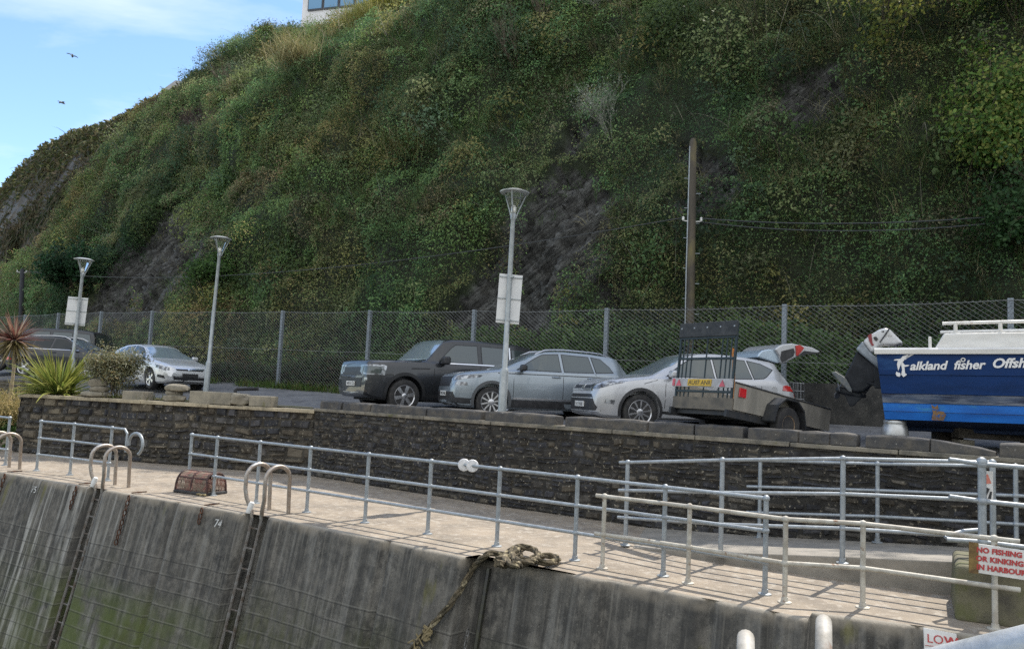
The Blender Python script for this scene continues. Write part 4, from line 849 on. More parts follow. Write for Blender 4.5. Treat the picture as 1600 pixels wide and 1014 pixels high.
# ---------------------------------------------------------------- mooring rope
ROPE = M('old_rope', (.15, .12, .075), .95, 0, (.055, .046, .028), 16, .6, 60, thr=(.38, .6), col3=(.34, .29, .18), s3=10, t3=(.55, .65))
def rope(mb, pts, r, n_str=3, twist=9):
    pts = [Vector(p) for p in pts]; dense = []
    for i in range(len(pts)-1):
        p0, p1, p2, p3 = pts[max(0, i-1)], pts[i], pts[i+1], pts[min(len(pts)-1, i+2)]; m = max(3, int((p2-p1).length/.035))
        for k in range(m):
            s = k/m; dense.append(.5*((2*p1)+(-p0+p2)*s+(2*p0-5*p1+4*p2-p3)*s*s+(-p0+3*p1-3*p2+p3)*s**3))
    dense.append(pts[-1]); L = 0; st = [[] for _ in range(n_str)]; up = Vector((.3, .2, 1))
    for i, p in enumerate(dense):
        tn = (dense[min(i+1, len(dense)-1)]-dense[max(i-1, 0)]).normalized(); up = (up-tn*up.dot(tn)).normalized(); bb = tn.cross(up)
        if i: L += (p-dense[i-1]).length
        for k in range(n_str): a = L*twist+2*math.pi*k/n_str; st[k].append(p+(up*math.cos(a)+bb*math.sin(a))*r*.55)
    for q in st: mb.tube(q, r*.62, 6)
t = thing('mooring_rope', 'thick frayed rope heaped on the quay edge and trailing down the wall', 'rope', G(800, 866, 0)); o = t.location
b = MB(); rg = random.Random(9)
pix = [(775, 866), (792, 862), (812, 866), (835, 868), (858, 871), (872, 866), (862, 860), (838, 862), (822, 868), (812, 858), (818, 848), (834, 850), (842, 862), (826, 870), (806, 866), (800, 852), (812, 846), (828, 848)]
b_pts = []
for i, (x, y) in enumerate(pix): b_pts.append(G(x, y+8, .06+.05*(i > 9)+.06*(i > 12))-o)
rope(b, b_pts, .038); pix2 = [(786, 868), (800, 858), (808, 848), (795, 852), (790, 864), (803, 872), (815, 872), (790, 872), (776, 870)]
rope(b, [G(x, y+10, .10+.05*(i % 3))-o for i, (x, y) in enumerate(pix2)], .042); b.build('heap', ROPE, t, smooth=True, fix=False)
b = MB(); hang = []
for (x, y, z, out) in ((790, 868, .07, 0), (772, 864, .09, 0), (758, 868, .07, 0)): hang.append(G(x, y, z)-o)
for (x, y) in ((740, 886), (722, 916), (703, 944), (684, 966), (668, 984), (654, 1000), (640, 1020), (610, 1060)):
    d = ray(x, y); best = None
    for k in np.linspace(6, 14, 900):
        q = EYE+d*k; e = edge_at(q.x, q.y); kk = (np.array([q.x, q.y])-e) @ NB-BATTER*max(0, -q.z)
        if best is None or abs(kk-.06) < best[0]: best = (abs(kk-.06), q.copy())
    hang.append(best[1]-o)
rope(b, hang, .038); b.build('hanging_length', ROPE, t, smooth=True, fix=False)
b = MB(); kn = hang[7]
for q in range(5): rope(b, [kn+Vector((rg.uniform(-.07, .07), rg.uniform(-.05, -.01), rg.uniform(-.12, .08))) for _ in range(4)], .02)
for q in range(10): s = hang[8]+Vector((rg.uniform(-.06, .06), -.05, rg.uniform(-.1, .1))); b.tube([s, s+Vector((rg.uniform(-.1, .1), -.04, rg.uniform(-.16, 0)))], .012, 4)
b.build('frayed_knot', M('frayed_rope', (.26, .21, .12), .95, 0, (.2, .16, .08), 20, .4, 60), t, smooth=True, fix=False)
e = edge_at(*G(770, 868, 0).to_2d()); b = MB()
for i in range(30):
    z = -.9-.075*i; q = wall_pt(e[0]-.06, e[1], z, .06); v = Vector((LDIR[0], LDIR[1], 0)) if i % 2 else Vector((NB[0], NB[1], 0))
    b.tube([q+Vector((0, 0, 1))*.05*math.sin(c)+v*.024*math.cos(c) for c in np.linspace(0, 2*math.pi, 8)[:-1]], .009, 4, closed=True)
tag(b.build('chain', M('grey_chain', (.2, .2, .2), .7, .5, (.1, .08, .06), 12), None, smooth=True), 'thin grey chain hanging down the wall joint under the rope heap', 'chain', 'rusty chains on the quay lip')
jt = MB(); pp = [wall_pt(e[0]+.05, e[1]-.05, z, .012) for z in np.linspace(-.12, -6, 20)]
jt.tube(pp, .035, 6); tag(jt.build('wall_pipe', M('wet_dark_pipe', (.02, .02, .02), .4, 0, (.05, .05, .03), 9), None, smooth=True), 'wet black drain pipe running down the wall joint under the rope heap', 'pipe')

# ---------------------------------------------------------------- lamp posts with sign boards
LAMPM = M('lamp_grey', (.33, .36, .37), .5, .4, (.42, .45, .46), 8, .05, 40)
ACRY = bpy.data.materials.new('clear_bowl'); ACRY.use_nodes = True; bb_ = ACRY.node_tree.nodes['Principled BSDF']; bb_.inputs['Transmission Weight'].default_value = .95; bb_.inputs['Roughness'].default_value = .08; bb_.inputs['IOR'].default_value = 1.1; bb_.inputs['Base Color'].default_value = (.9, .92, .9, 1)
def lamp(loc, H, label, lean, sign=None, seed=0):
    t = thing('lamp_post', label, 'lamp post', loc, lean, 'grey lamp posts with dish tops'); hh = H-.62
    MB().lathe([(.085, -.1), (.085, 1.0), (.07, 1.06), (.055, 1.08), (.052, 2.6), (.045, hh), (.05, hh+.01), (.05, hh+.03)], 14).build('pole', LAMPM, t, smooth=True)
    hd = MB(); hd.lathe([(.05, hh), (.06, hh+.03), (.06, hh+.10), (.045, hh+.13)], 12); 
    for a in (0, math.pi*2/3, math.pi*4/3):
        a += .3; hd.tube([(.05*math.cos(a), .05*math.sin(a), hh+.03), (.10*math.cos(a), .10*math.sin(a), hh+.18), (.25*math.cos(a), .25*math.sin(a), H-.07)], .016, 6)
    h_ = hd.build('lamp_head', LAMPM, t, smooth=True)
    MB().lathe([(.03, H-.075), (.22, H-.085), (.30, H-.065), (.305, H-.045), (.20, H-.01), (.03, H)], 24).build('canopy', M('canopy_'+str(seed), (.5, .52, .52), .4, .3, (.42, .44, .44), 6), h_, smooth=True)
    MB().lathe([(.04, hh+.13), (.075, hh+.2), (.19, H-.10), (.20, H-.088)], 20).build('bowl', ACRY, h_, smooth=True)
    MB().lathe([(.035, hh+.13), (.05, hh+.16), (.055, hh+.26), (.02, hh+.31)], 12).build('bulb', M('reflector_'+str(seed), (.85, .83, .76), .25, .3), h_, smooth=True)
    return t
Lm = AT(784, 648, 15.55); mid = lamp((Lm.x, Lm.y, 1.58), 4.72, 'tallest looking lamp post, in the middle by the grey car', (0, .012, 0), seed=1)
L2p = AT(322, 610, 23.2); lamp((L2p.x, L2p.y, zg(L2p.x, L2p.y)), 4.85, 'lamp post without a sign, right of the silver hatchback', (0, .018, 0), seed=2)
L3 = AT(110, 592, 25.6); far_ = lamp((L3.x, L3.y, zg(L3.x, L3.y)), 4.42, 'lamp post on the left behind the spiky plants', (0, .018, 0), seed=3)
SB = M('sign_back', (.68, .69, .69), .45, .1, (.60, .61, .62), 4)
def signback(px0, px1, py0, py1, Y, label, rz):
    A, B = AT((px0+px1)/2, py1, Y), AT((px0+px1)/2, py0, Y); w = (px1-px0)/FPX*Y*1.03; h = B.z-A.z
    t = thing('sign_board', label, 'sign', ((A.x+B.x)/2, Y, A.z), (0, .035, rz), 'sign boards seen from behind'); b = MB(); b.box((0, .07, h/2), (w, .006, h)); b.build('panel', SB, t, bevel=.002)
    for k in (.06, .5, .94): b = MB(); b.box((0, .058, h*k), (w*.98, .016, .022)); b.build('channel', LAMPM, t)
    b = MB()
    for k in (.06, .94): b.lathe([(.062, -.02), (.062, .02)], 12, Matrix.Translation((0, 0, h*k)))
    b.build('clip', LAMPM, t)
signback(777, 813, 428, 505, 15.55, 'tall white sign board seen from behind on the middle lamp post', .12)
signback(102, 132, 464, 508, 25.6, 'white sign board seen from behind on the left lamp post', .05)
# ---------------------------------------------------------------- rockfall fence
t = thing('mesh_fence', 'tall wire mesh fence on grey posts along the foot of the cliff', 'fence', (2.53, 20.8, zg(2.53, 20.8))); o = Vector(t.location)
WIRE = M('fence_wire', (.22, .23, .235), .6, .3, (.15, .155, .16), 3); POSTM = M('fence_post_paint', (.26, .30, .34), .6, .25, (.20, .235, .27), 4, .1, 30)
fpx = [(-10, 5.2), (33, 1), (85, 1), (152, 1), (232, 1), (328, 1), (437, 1), (574, 1), (738, 1), (946, 1), (1225, 1), (1580, 1), (2050, 1)]
FP = []
for px, _ in fpx:
    best = None
    for a, c in zip(FENCE[:-1], FENCE[1:]):
        s = (c[1]-a[1])/(c[0]-a[0]); P = LX(px, 560, a[1]-s*a[0], s)
        if (a[0]-.01 <= P.x <= c[0]+.01) or (a == FENCE[0] and P.x < a[0]) or (c == FENCE[-1] and P.x > c[0]):
            best = P; break
    FP.append(Vector((best.x, best.y, zg(best.x, best.y))))
FH = 2.72
for P in FP:
    b = MB(); q = P-o; b.box(q+Vector((0, 0, FH/2)), (.11, .11, FH+.06), Matrix.Rotation(-.55, 3, 'Z')); b.ball(q+Vector((-.03, -.06, FH-.12)), .018, 6); b.build('post', POSTM, t, bevel=.008)
for A, B in zip(FP[:-1], FP[1:]):
    b = MB(); d = B-A; L = d.to_2d().length; n_ = Vector((d.y, -d.x, 0)).normalized()*.07
    def at(u, z): return A+d*(u/L)+Vector((0, 0, z))+n_-o
    step = .14;sl_ = 1.35
    for sgn in (1, -1):
        u = -FH*sl_ if sgn > 0 else 0
        while u < (L if sgn > 0 else L+FH*sl_):
            z0, z1 = 0.02, FH; ua, ub = u+sgn*z0*sl_, u+sgn*z1*sl_
            if sgn > 0:
                if ua < 0: z0 = -u/sl_; ua = 0
                if ub > L: z1 = (L-u)/sl_; ub = L
            else:
                if ua > L: z0 = (u-L)/sl_; ua = L
                if ub < 0: z1 = u/sl_; ub = 0
            if z1-z0 > .05: b.tube([at(ua, z0), at(ub, z1)], .0034, 3, caps=False)
            u += step
    for z, sag in ((FH-.01, .05), (FH*.5, .02), (.05, 0)):
        b.tube([at(L*f, z-sag*4*f*(1-f)) for f in np.linspace(0, 1, 7)], .007, 4)
    b.build('mesh_panel', WIRE, t, fix=False)

# ---------------------------------------------------------------- utility poles and wires
def pole(px, pyb, pyt, Y, r, label, mat, steps=True):
    A = AT(px, 560, Y); zb_ = zg(A.x, A.y); A.z = zb_; T = AT(pyt[0], pyt[1], Y); t = thing('utility_pole', label, 'utility pole', A); q = T-A
    MB().tube([(0, 0, -.2), q*.5, q*.985, q], [r, r*.88, r*.78, r*.45], 12).build('pole', mat, t, smooth=True)
    b = MB()
    if steps:
        for i in range(11): p = q*(.30+.055*i); s = 1 if i % 2 else -1; b.tube([p, p+Vector((s*(r+.10), -.02, 0))], .012, 5)
        b.tube([Vector((-r*1.15, -.02, .2)), q*.5+Vector((-r*1.05, -.02, 0)), q*.97+Vector((-r*.7, -.02, 0))], .02, 6)
        b.build('step_irons', GALV, t)
    b = MB(); p = q*(.69 if steps else .96)
    for s in (-1, 1): b.tube([p, p+Vector((s*(r+.12), -.05, .02))], .015, 6); b.lathe([(.02, 0), (.035, .02), (.03, .06), (.038, .09), (.02, .11)], 8, Matrix.Translation(p+Vector((s*(r+.12), -.05, .02))))
    b.build('insulators', M('porcelain', (.7, .7, .68), .3), t)
    return t, A+p
POLEW = M('pole_timber', (.095, .08, .06), .85, 0, (.05, .045, .036), 5, .5, 20, stretch=(1, 1, .12), col3=(.20, .17, .07), s3=1.2, t3=(.55, .7), nz3=(1, 1, .4))
pl, W1 = pole(1078, 560, (1083, 217), 20.75, .125, 'tall timber utility pole with step irons behind the trailer', POLEW)
pl2, W2_ = pole(32, 500, (35, 420), 44, .14, 'thin dark utility pole at the far left under the headland', M('dark_pole', (.03, .032, .04), .8), False)
def wire(name, A, B, sag, r, label, grp='overhead wires'):
    b = MB(); A = Vector(A); B = Vector(B); b.tube([A.lerp(B, f)-Vector((0, 0, sag*4*f*(1-f))) for f in np.linspace(0, 1, 24)], r, 5); tag(b.build(name, M('cable', (.05, .055, .06), .5, 0, None) if 'cable' not in bpy.data.materials else bpy.data.materials['cable'], None, smooth=True, fix=False), label, 'wire', grp)
wire('overhead_wire', W1+Vector((.25, -.05, .1)), AT(1720, 322, 16.5), .25, .014, 'upper wire running right from the timber pole')
wire('overhead_wire', W1+Vector((.25, -.05, .0)), AT(1720, 327, 16.3), .35, .012, 'lower wire running right from the timber pole')
wire('overhead_wire', W1+Vector((-.25, -.05, .1)), W2_+Vector((.15, 0, .1)), .9, .014, 'long wire running left from the timber pole to the dark pole')

# ---------------------------------------------------------------- buildings on the cliff top
HW_ = M('white_render', (.72, .72, .74), .7, 0, (.64, .64, .66), 2); WGL = M('window_glass', (.10, .22, .36), .06, .6, None, spec=1)
A = AT(471, 28, 60); t = thing('house', 'white building with a wide band of blue windows on top of the cliff', 'house', (A.x, A.y, A.z-3), (0, 0, -.28)); b = MB(); b.box((7, 4, 5), (14, 8, 10)); b.build('wall', HW_, t, bevel=.03)
b = MB(); b.box((7, 4, 10.1), (14.6, 8.6, .25)); b.build('roof', M('roof_edge', (.5, .5, .52), .6), t); 
for i in range(7):
    b = MB(); b.box((1.25+1.42*i, -.05, 5.0), (1.34, .14, 3.1)); w_ = b.build('window', M('window_frame_'+str(i), (.06, .07, .09), .5), t); b = MB(); b.box((1.25+1.42*i, -.13, 5.0), (1.16, .04, 2.9)); b.build('pane', WGL, w_)
for i in range(2): b = MB(); b.box((-.05, 2.2+3.4*i, 5.0), (.14, 1.5, 2.6)); w_ = b.build('window', bpy.data.materials['window_frame_0'], t); b = MB(); b.box((-.13, 2.2+3.4*i, 5.0), (.04, 1.3, 2.4)); b.build('pane', WGL, w_)
A = AT(256, 152, 70); t = thing('house', 'low bungalow with a pale pitched roof half hidden on the headland', 'house', A-Vector((0, 0, 1.0)), (0, 0, .3)); b = MB(); b.box((2.5, 2.5, .5), (5, 5, 1.4)); b.build('wall', HW_, t); b = MB(); b.prism([(-.5, 1.15), (5.5, 1.15), (4.2, 2.6), (.9, 2.6)], XZ @ Matrix.Translation((0, 0, -5.4)), 5.8); b.build('roof', M('pale_roof', (.42, .42, .42), .8, 0, (.34, .34, .34), 6), t)
b = MB(); b.box((2.2, -.05, .6), (1.3, .12, .7)); w_ = b.build('window', bpy.data.materials['window_frame_0'], t); b = MB(); b.box((2.2, -.12, .6), (1.1, .04, .55)); b.build('pane', WGL, w_)

# ---------------------------------------------------------------- gulls
def gull(px, py, Y, span, rz, bank, label):
    P = AT(px, py, Y); t = thing('gull', label, 'gull', P, (0, bank, rz), group='gulls in the sky'); b = MB(); b.tube([(0, -.28, 0), (0, -.2, .01), (0, 0, .02), (0, .16, .01), (0, .24, 0), (0, .30, -.01)], [.02, .055, .085, .06, .045, .012], 10); b.lathe([(.001, 0), (.10, -.14), (.001, -.141)], 8, Matrix.Translation((0, -.24, 0)) @ Matrix.Rotation(-math.pi/2, 4, 'X') @ Matrix.Scale(.2, 4, (0, 1, 0)))
    for s in (-1, 1):
        V = []; 
        for k, (x, z, c0_, c1_) in enumerate(((.05, .03, .12, -.10), (.3, .17, .14, -.08), (.52, .14, .10, -.08), (.70, .05, .02, -.09))): V += [(s*x*span, c0_, z*span), (s*x*span, c1_, z*span-.01), (s*x*span, c0_*.8, z*span-.018), (s*x*span, c1_*.9, z*span-.02)]
        F = []
        for k in range(3):
            a = k*4
            for (i, j) in ((0, 1), (1, 3), (3, 2), (2, 0)): F.append((a+i, a+j, a+4+j, a+4+i))
        F += [(0, 1, 3, 2), (12, 13, 15, 14)]; b.add(V, F)
    b.build('body', M('gull_feathers_'+label[:5], (.42, .44, .46), .8, 0, (.2, .21, .22), 5), t, smooth=True)
gull(113, 88, 55, .55, .5, .22, 'upper gull gliding with wings spread')
gull(97, 161, 60, .40, -.3, -.1, 'lower and smaller gull flying')

# ---------------------------------------------------------------- garden plants on the wall
bed = sheet('plant_bed', [(-13.1, 21.35), (-4.75, 18.95), (-5.0, 20.0), (-13.0, 23.2)], M('dry_soil', (.20, .17, .11), .95, 0, (.13, .13, .05), 2.5, .6, 30, thr=(.4, .6)), 1.6, zf=lambda x, y: max(1.58, zg(x, y)+.02), cell=.5)
def GW(px, py=640, off=.25):   # a spot on top of the garden wall line
    a, c = LWALL; s = (c[1]-a[1])/(c[0]-a[0]); P = LX(px, py, a[1]-s*a[0]+off, s); P.z = 1.56; return P
P = LX(18, 600, GW(18).y+1.6, 0); t = thing('cordyline', 'spiky red leaved cabbage palm on a thin pale trunk', 'palm', (P.x, P.y, 1.3)); top_ = AT(23, 532, P.y); h = top_.z-1.3
MB().tube([(0, 0, -.1), (.02, 0, h*.5), (top_.x-P.x, 0, h)], [.055, .045, .05], 10).build('trunk', M('palm_trunk', (.34, .28, .19), .9, 0, (.20, .16, .11), 14, .4, 30), t, smooth=True)
n = 260; D = nrm(RNG.normal(size=(n, 3))*[1, 1, .95]+[0, 0, .12]); c = NP(); low = D[:, 2] < -.1
tn = np.where(low[:, None], pick([(.30, .25, .12), (.20, .17, .07), (.16, .13, .07)], n), pick([(.13, .045, .04), (.19, .07, .055), (.28, .17, .12), (.36, .28, .20), (.10, .05, .04)], n))
c.add(blades(np.tile([[top_.x-P.x, 0, h]], (n, 1))+D*.06, D, RNG.uniform(.62, .95, n), RNG.uniform(.035, .055, n), RNG.uniform(.1, .5, n), tn, 4)); c.build('crown', GRASSM, t)
b = MB(); rp_ = Vector((top_.x-P.x+.55, -.1, h+.25)); 
P = GW(92, 612, .7); t = thing('phormium', 'clump of broad sword leaves green with yellow edges', 'plant', P); n = 300; ang = RNG.uniform(0, 2*math.pi, n); el = RNG.uniform(.25, 1.5, n)
D = np.c_[np.cos(ang)*np.cos(el), np.sin(ang)*np.cos(el), np.sin(el)]; c = NP(); Pb = np.c_[np.cos(ang)*.28*RNG.random(n), np.sin(ang)*.2*RNG.random(n), np.zeros(n)-.05]
L = RNG.uniform(.75, 1.5, n); c.add(blades(Pb, D, L, RNG.uniform(.05, .085, n), RNG.uniform(.3, 1.3, n), pick([(.08, .14, .03), (.12, .19, .04), (.06, .11, .025)], n), 6, pick([(.34, .34, .08), (.24, .28, .06)], n)))
m2 = n//2; c.add(blades(Pb[:m2]+[.0, -.012, .004], D[:m2], L[:m2]*.98, np.full(m2, .018), RNG.uniform(.3, 1.3, m2), pick([(.42, .38, .12), (.36, .33, .10)], m2), 6)); c.build('leaf_blades', GRASSM, t)
P = GW(180, 628, .55); t = thing('shrub', 'silvery olive leaved bush on the garden wall in front of the silver hatchback', 'shrub', P); rg = random.Random(3); mb = MB(); ends = []
for s in range(11): ends += twigs(mb, Vector((rg.uniform(-.25, .25), rg.uniform(-.2, .2), 0)), Vector((rg.uniform(-.4, .4), rg.uniform(-.4, .4), 1)).normalized(), .54, .012, 4, rg, .5, .4)
mb.build('branches', BARK, t, fix=False); E = np.array([tuple(e) for e in ends]); k = 7500; Pl = E[RNG.integers(0, len(E), k)]+RNG.normal(size=(k, 3))*.11
k2 = 1300; d_ = nrm(RNG.normal(size=(k2, 3))); Pl = np.concatenate([Pl, d_*(RNG.random((k2, 1))**.4)*[.50, .45, .52]+[.0, 0, .58]]); k += k2
c = NP(); c.add(leaves(Pl, nrm(Pl-[0, 0, .4]), RNG.uniform(.05, .10, k), pick([(.20, .205, .11), (.27, .27, .16), (.15, .165, .08), (.38, .38, .28), (.30, .24, .11)], k), 1.1, .38)); c.build('foliage', LEAF, t)
P = G(14, 700, .35); P = LX(12, 690, 22.5, 0); t = thing('grass_bush', 'dry golden grassy bush left of the garden wall', 'bush', (P.x, P.y, .45)); n = 2400; c = NP(); Pb = RNG.normal(size=(n, 3))*[.62, .45, .25]+[0, 0, .35]; D = nrm(RNG.normal(size=(n, 3))*.7+[0, 0, .8])
c.add(blades(Pb, D, RNG.uniform(.3, .8, n), RNG.uniform(.012, .03, n), RNG.uniform(.4, 2, n), pick([(.44, .35, .16), (.36, .29, .12), (.24, .22, .08), (.5, .4, .2)], n), 3)); k = 2500; Pl = RNG.normal(size=(k, 3))*[.6, .45, .3]+[0, 0, .25]
c.add(leaves(Pl, nrm(Pl), RNG.uniform(.06, .12, k), pick([(.30, .25, .10), (.38, .30, .14), (.18, .18, .07)], k), 1, .5)); c.build('foliage', GRASSM, t)
P = LX(30, 680, 21.9, 0); t = thing('bush', 'low green leafy bush under the golden grass behind the left railing', 'bush', (P.x, P.y, .3)); k = 2400; Pl = RNG.normal(size=(k, 3))*[.75, .3, .16]+[0, 0, .2]; c = NP(); c.add(leaves(Pl, nrm(Pl-[0, .3, -.2]), RNG.uniform(.07, .14, k), pick([(.06, .12, .03), (.09, .16, .04), (.04, .08, .02)], k), 1, .7)); c.build('foliage', LEAF, t)
v, q, tt = masonry([(-20, 23.2), (-15.9, 22.0), (-13.3, 21.25)], lambda x, y: 0, lambda x, y: .38, (.1, .2), (.2, .5), [(.22, .20, .15), (.16, .15, .12), (.28, .25, .18)], (.3, .27, .2), seed=6, deep=.07); tag(mesh_np('low_wall', v, q, STONE, None, tt), 'low pale stone edging wall below the golden bush', 'stone wall')
sheet('bank', [(-20, 23.3), (-15.9, 22.1), (-13.4, 21.3), (-14.2, 25.1), (-22, 27.5)], bpy.data.materials['dry_soil'], .33)
for k_, (px, py, nb, spread, lab) in enumerate(((335, 622, 120, .25, 'little weeds sprouting from the planter by the second lamp post'), (205, 628, 200, .5, 'weeds at the foot of the silvery bush'), (255, 628, 120, .4, 'short green weeds between the two stone stacks'))):
    P = GW(px, py, .55); c = NP(); D = nrm(RNG.normal(size=(nb, 3))*.6+[0, 0, 1]); c.add(blades(np.array(P)[None]+RNG.normal(size=(nb, 3))*[spread, .15, .0], D, RNG.uniform(.08, .28, nb), RNG.uniform(.012, .025, nb), RNG.uniform(.3, 1.5, nb), pick([(.10, .13, .03), (.26, .22, .09), (.16, .17, .05)], nb), 3)); tag(c.build('weeds', GRASSM), lab, 'weeds')
# stones and planters
PEB = M('pale_beach_stone', (.26, .235, .18), .9, 0, (.16, .145, .115), 4, .4, 30, col3=(.34, .31, .25), s3=8, t3=(.55, .7))
def boulder(mb, c, s, seed):
    rg = random.Random(seed); bm = bmesh.new(); bmesh.ops.create_icosphere(bm, subdivisions=3, radius=1); o = Vector((rg.uniform(0, 50),)*3)
    from mathutils import noise as mn
    for v in bm.verts:
        p = v.co.copy(); k = 1+.22*mn.noise(p*1.3+o)+.08*mn.noise(p*3.5+o); p = Vector((math.copysign(abs(p.x)**.75, p.x), math.copysign(abs(p.y)**.75, p.y), math.copysign(abs(p.z)**.6, p.z)))*k; v.co = p
    bm.verts.index_update(); mb.add([(Vector((v.co.x*s[0], v.co.y*s[1], v.co.z*s[2]))+Vector(c)) for v in bm.verts], [tuple(v.index for v in f.verts) for f in bm.faces]); bm.free()
def stone_at(px, py, sz, lab, seed, name='stone', cat='stone', grp='loose stones on the garden wall', z=1.57):
    P = GW(px, py, .22); b = MB(); boulder(b, (0, 0, 0), sz, seed); o = b.build(name, PEB, None, smooth=True); o.location = (P.x, P.y, z+sz[2]*.9); tag(o, lab, cat, grp); return z+sz[2]*1.8
z = stone_at(151, 618, (.36, .26, .09), 'flat wide stone at the bottom of the left stone stack', 1); z = stone_at(156, 610, (.24, .2, .085), 'middle stone of the left stone stack', 2, z=z-.02); stone_at(154, 602, (.24, .2, .115), 'rounded top stone of the left stone stack', 3, z=z-.02)
z = stone_at(273, 628, (.28, .22, .09), 'flat bottom stone of the right stone stack', 4); z = stone_at(271, 618, (.20, .18, .075), 'second stone of the right stone stack', 5, z=z-.02); stone_at(276, 608, (.29, .22, .095), 'leaning dark top stone of the right stone stack', 6, z=z-.02)
P = GW(375, 640, .2); b = MB(); boulder(b, (0, 0, 0), (.24, .2, .16), 11); o = b.build('stone', PEB, None); o.location = (P.x, P.y, 1.7); tag(o, 'angular boulder between the long planter and the square block', 'stone', 'loose stones on the garden wall')
TROUGH = M('concrete_trough', (.30, .27, .21), .95, 0, (.19, .175, .14), 3, .5, 30, col3=(.13, .125, .05), s3=3, t3=(.58, .7))
def trough(px0, px1, py, h, lab, dep=.4, fill=True):
    A, B = GW(px0, py, .05), GW(px1, py, .05); d = (B-A); L = d.length; t = thing('planter', lab, 'planter', (A+B)/2+Vector((.05, dep/2, .0)), (0, 0, math.atan2(d.y, d.x))); b = MB()
    for c, s in (((0, -dep/2+.03, h/2), (L, .06, h)), ((0, dep/2-.03, h/2), (L, .06, h)), ((-L/2+.03, 0, h/2), (.06, dep-.12, h-.004)), ((L/2-.03, 0, h/2), (.06, dep-.12, h-.004)), ((0, 0, .03), (L-.12, dep-.12, .05))): b.box(c, s)
    b.build('box', TROUGH, t, bevel=.012); b = MB(); b.box((0, 0, h*.72), (L-.13, dep-.13, .06)); b.build('soil', bpy.data.materials['dry_soil'], t); return t
trough(190, 222, 628, .22, 'small square concrete planter at the foot of the silvery bush'); trough(295, 360, 630, .30, 'long concrete planter in front of the second lamp post')
A, B = GW(392, 640, .12), GW(426, 640, .12); b = MB(); b.box((0, 0, .13), ((B-A).length, .34, .26)); o = b.build('stone_block', TROUGH, None, bevel=.02, seg=3); o.location = (A+B)/2+Vector((0, .1, 1.56-.0)); o.location.z = 1.56; o.rotation_euler = (0, 0, math.atan2((B-A).y, (B-A).x)); tag(o, 'square cut stone block at the right end of the garden wall top', 'stone block')
P = AT(385, 612, 23.5); zz = zg(P.x, P.y); b = MB(); b.tube([(-.28, -.1, .02), (-.33, -.05, .12), (-.3, 0, .16), (.3, .2, .2)], .05, 8); o = b.build('rubber_hose', RUBBER, None, smooth=True); o.location = (P.x, P.y, zz+.02); tag(o, 'bent black rubber hose lying on the road behind the stones', 'hose')
# verge at the fence foot
vg = NP(); n = 16000; fx = poly_sample([(x-.545*.25, y-.838*.25) for x, y in FENCE], .2); j = RNG.integers(0, len(fx), n); p = fx[j]+RNG.normal(size=(n, 2))*.22; P = np.c_[p, np.array([zg(*q) for q in p])]; keep = (fbm(P, .8, 5, 2)+.3*RNG.random(n) > .55) & (P[:, 0] < 3.2); P = P[keep]; n = len(P)
vg.add(blades(P, nrm(RNG.normal(size=(n, 3))*.5+[0, 0, 1]), RNG.uniform(.1, .4, n), RNG.uniform(.015, .035, n), RNG.uniform(.3, 1.6, n), pick([(.06, .12, .025), (.09, .15, .035), (.12, .13, .04)], n), 2)); tag(vg.build('verge_grass', GRASSM), 'strip of green weeds along the fence foot', 'grass', kind='stuff')
# ---------------------------------------------------------------- cars
def paint(name, c, metal=.4, rough=.38): return M(name, c, rough, metal, (c[0]*.93, c[1]*.93, c[2]*.92), 2.2, coat=.7)
def curve(pts, x, sm=.05):
    xs, zs = zip(*pts); g = np.linspace(x[0]-.3, x[-1]+.3, 1200); y = np.interp(g, xs, zs); k = max(1, int(sm/(g[1]-g[0]))); ker = np.hanning(2*k+3); ker /= ker.sum(); y = np.convolve(np.pad(y, k+1, 'edge'), ker, 'valid'); return np.interp(x, g, y)
def car_body(S):
    L, Wm = S['L'], S['W']; N = 110
    x = np.concatenate([np.linspace(0, .3, 22), np.linspace(.3, L-.3, N)[1:-1], np.linspace(L-.3, L, 18)])
    T = curve(S['top'], x, .06); B = curve(S['belt'], x, .08); Z = curve(S['bot'], x, .04); Wd = curve(S['plan'], x, .06)*Wm; Wr = S['roofw']*Wm
    rings = []
    for i in range(len(x)):
        t, b, z, w = T[i], min(B[i], T[i]-.012), Z[i], Wd[i]; g = min(1, max(0, (t-b-.06)/.35)); g = g*g*(3-2*g)
        wr = min(w-.04, (Wr*g+(w-.10)*(1-g))); te = t-(.075*g+.03*(1-g)); wb = w-.035; zm = z+(b-z)*.52
        R = [(0, z), (w*.55, z), (w-.10, z), (w-.035, z+.05), (w-.012, z+.16), (w+.008, zm), (w, b-.12), (w-.012, b-.05), (wb, b)]
        for f in (.12, .4, .7): R.append((wb-.015+(wr-wb+.015)*f, b+(te-b)*f))
        R += [(wr, te), (wr-.035, te+(t-te)*.5), (wr-.10, t-.02*g-.008), (wr*.6, t-.006), (wr*.3, t-.001), (0, t)]
        rings.append([(x[i]-L/2, -y, zz) for y, zz in R]+[(x[i]-L/2, y, zz) for y, zz in R[-2:0:-1]])
    m = len(rings[0]); b = MB(); V = [p for r in rings for p in r]; F = [(i*m+j, i*m+(j+1) % m, (i+1)*m+(j+1) % m, (i+1)*m+j) for i in range(len(rings)-1) for j in range(m)]
    F += [tuple(range(m))[::-1], tuple((len(rings)-1)*m+j for j in range(m))]; b.add(V, F); me = b.mesh('body'); bm = bmesh.new(); bm.from_mesh(me); bmesh.ops.recalc_face_normals(bm, faces=bm.faces); bm.to_mesh(me); bm.free(); return me
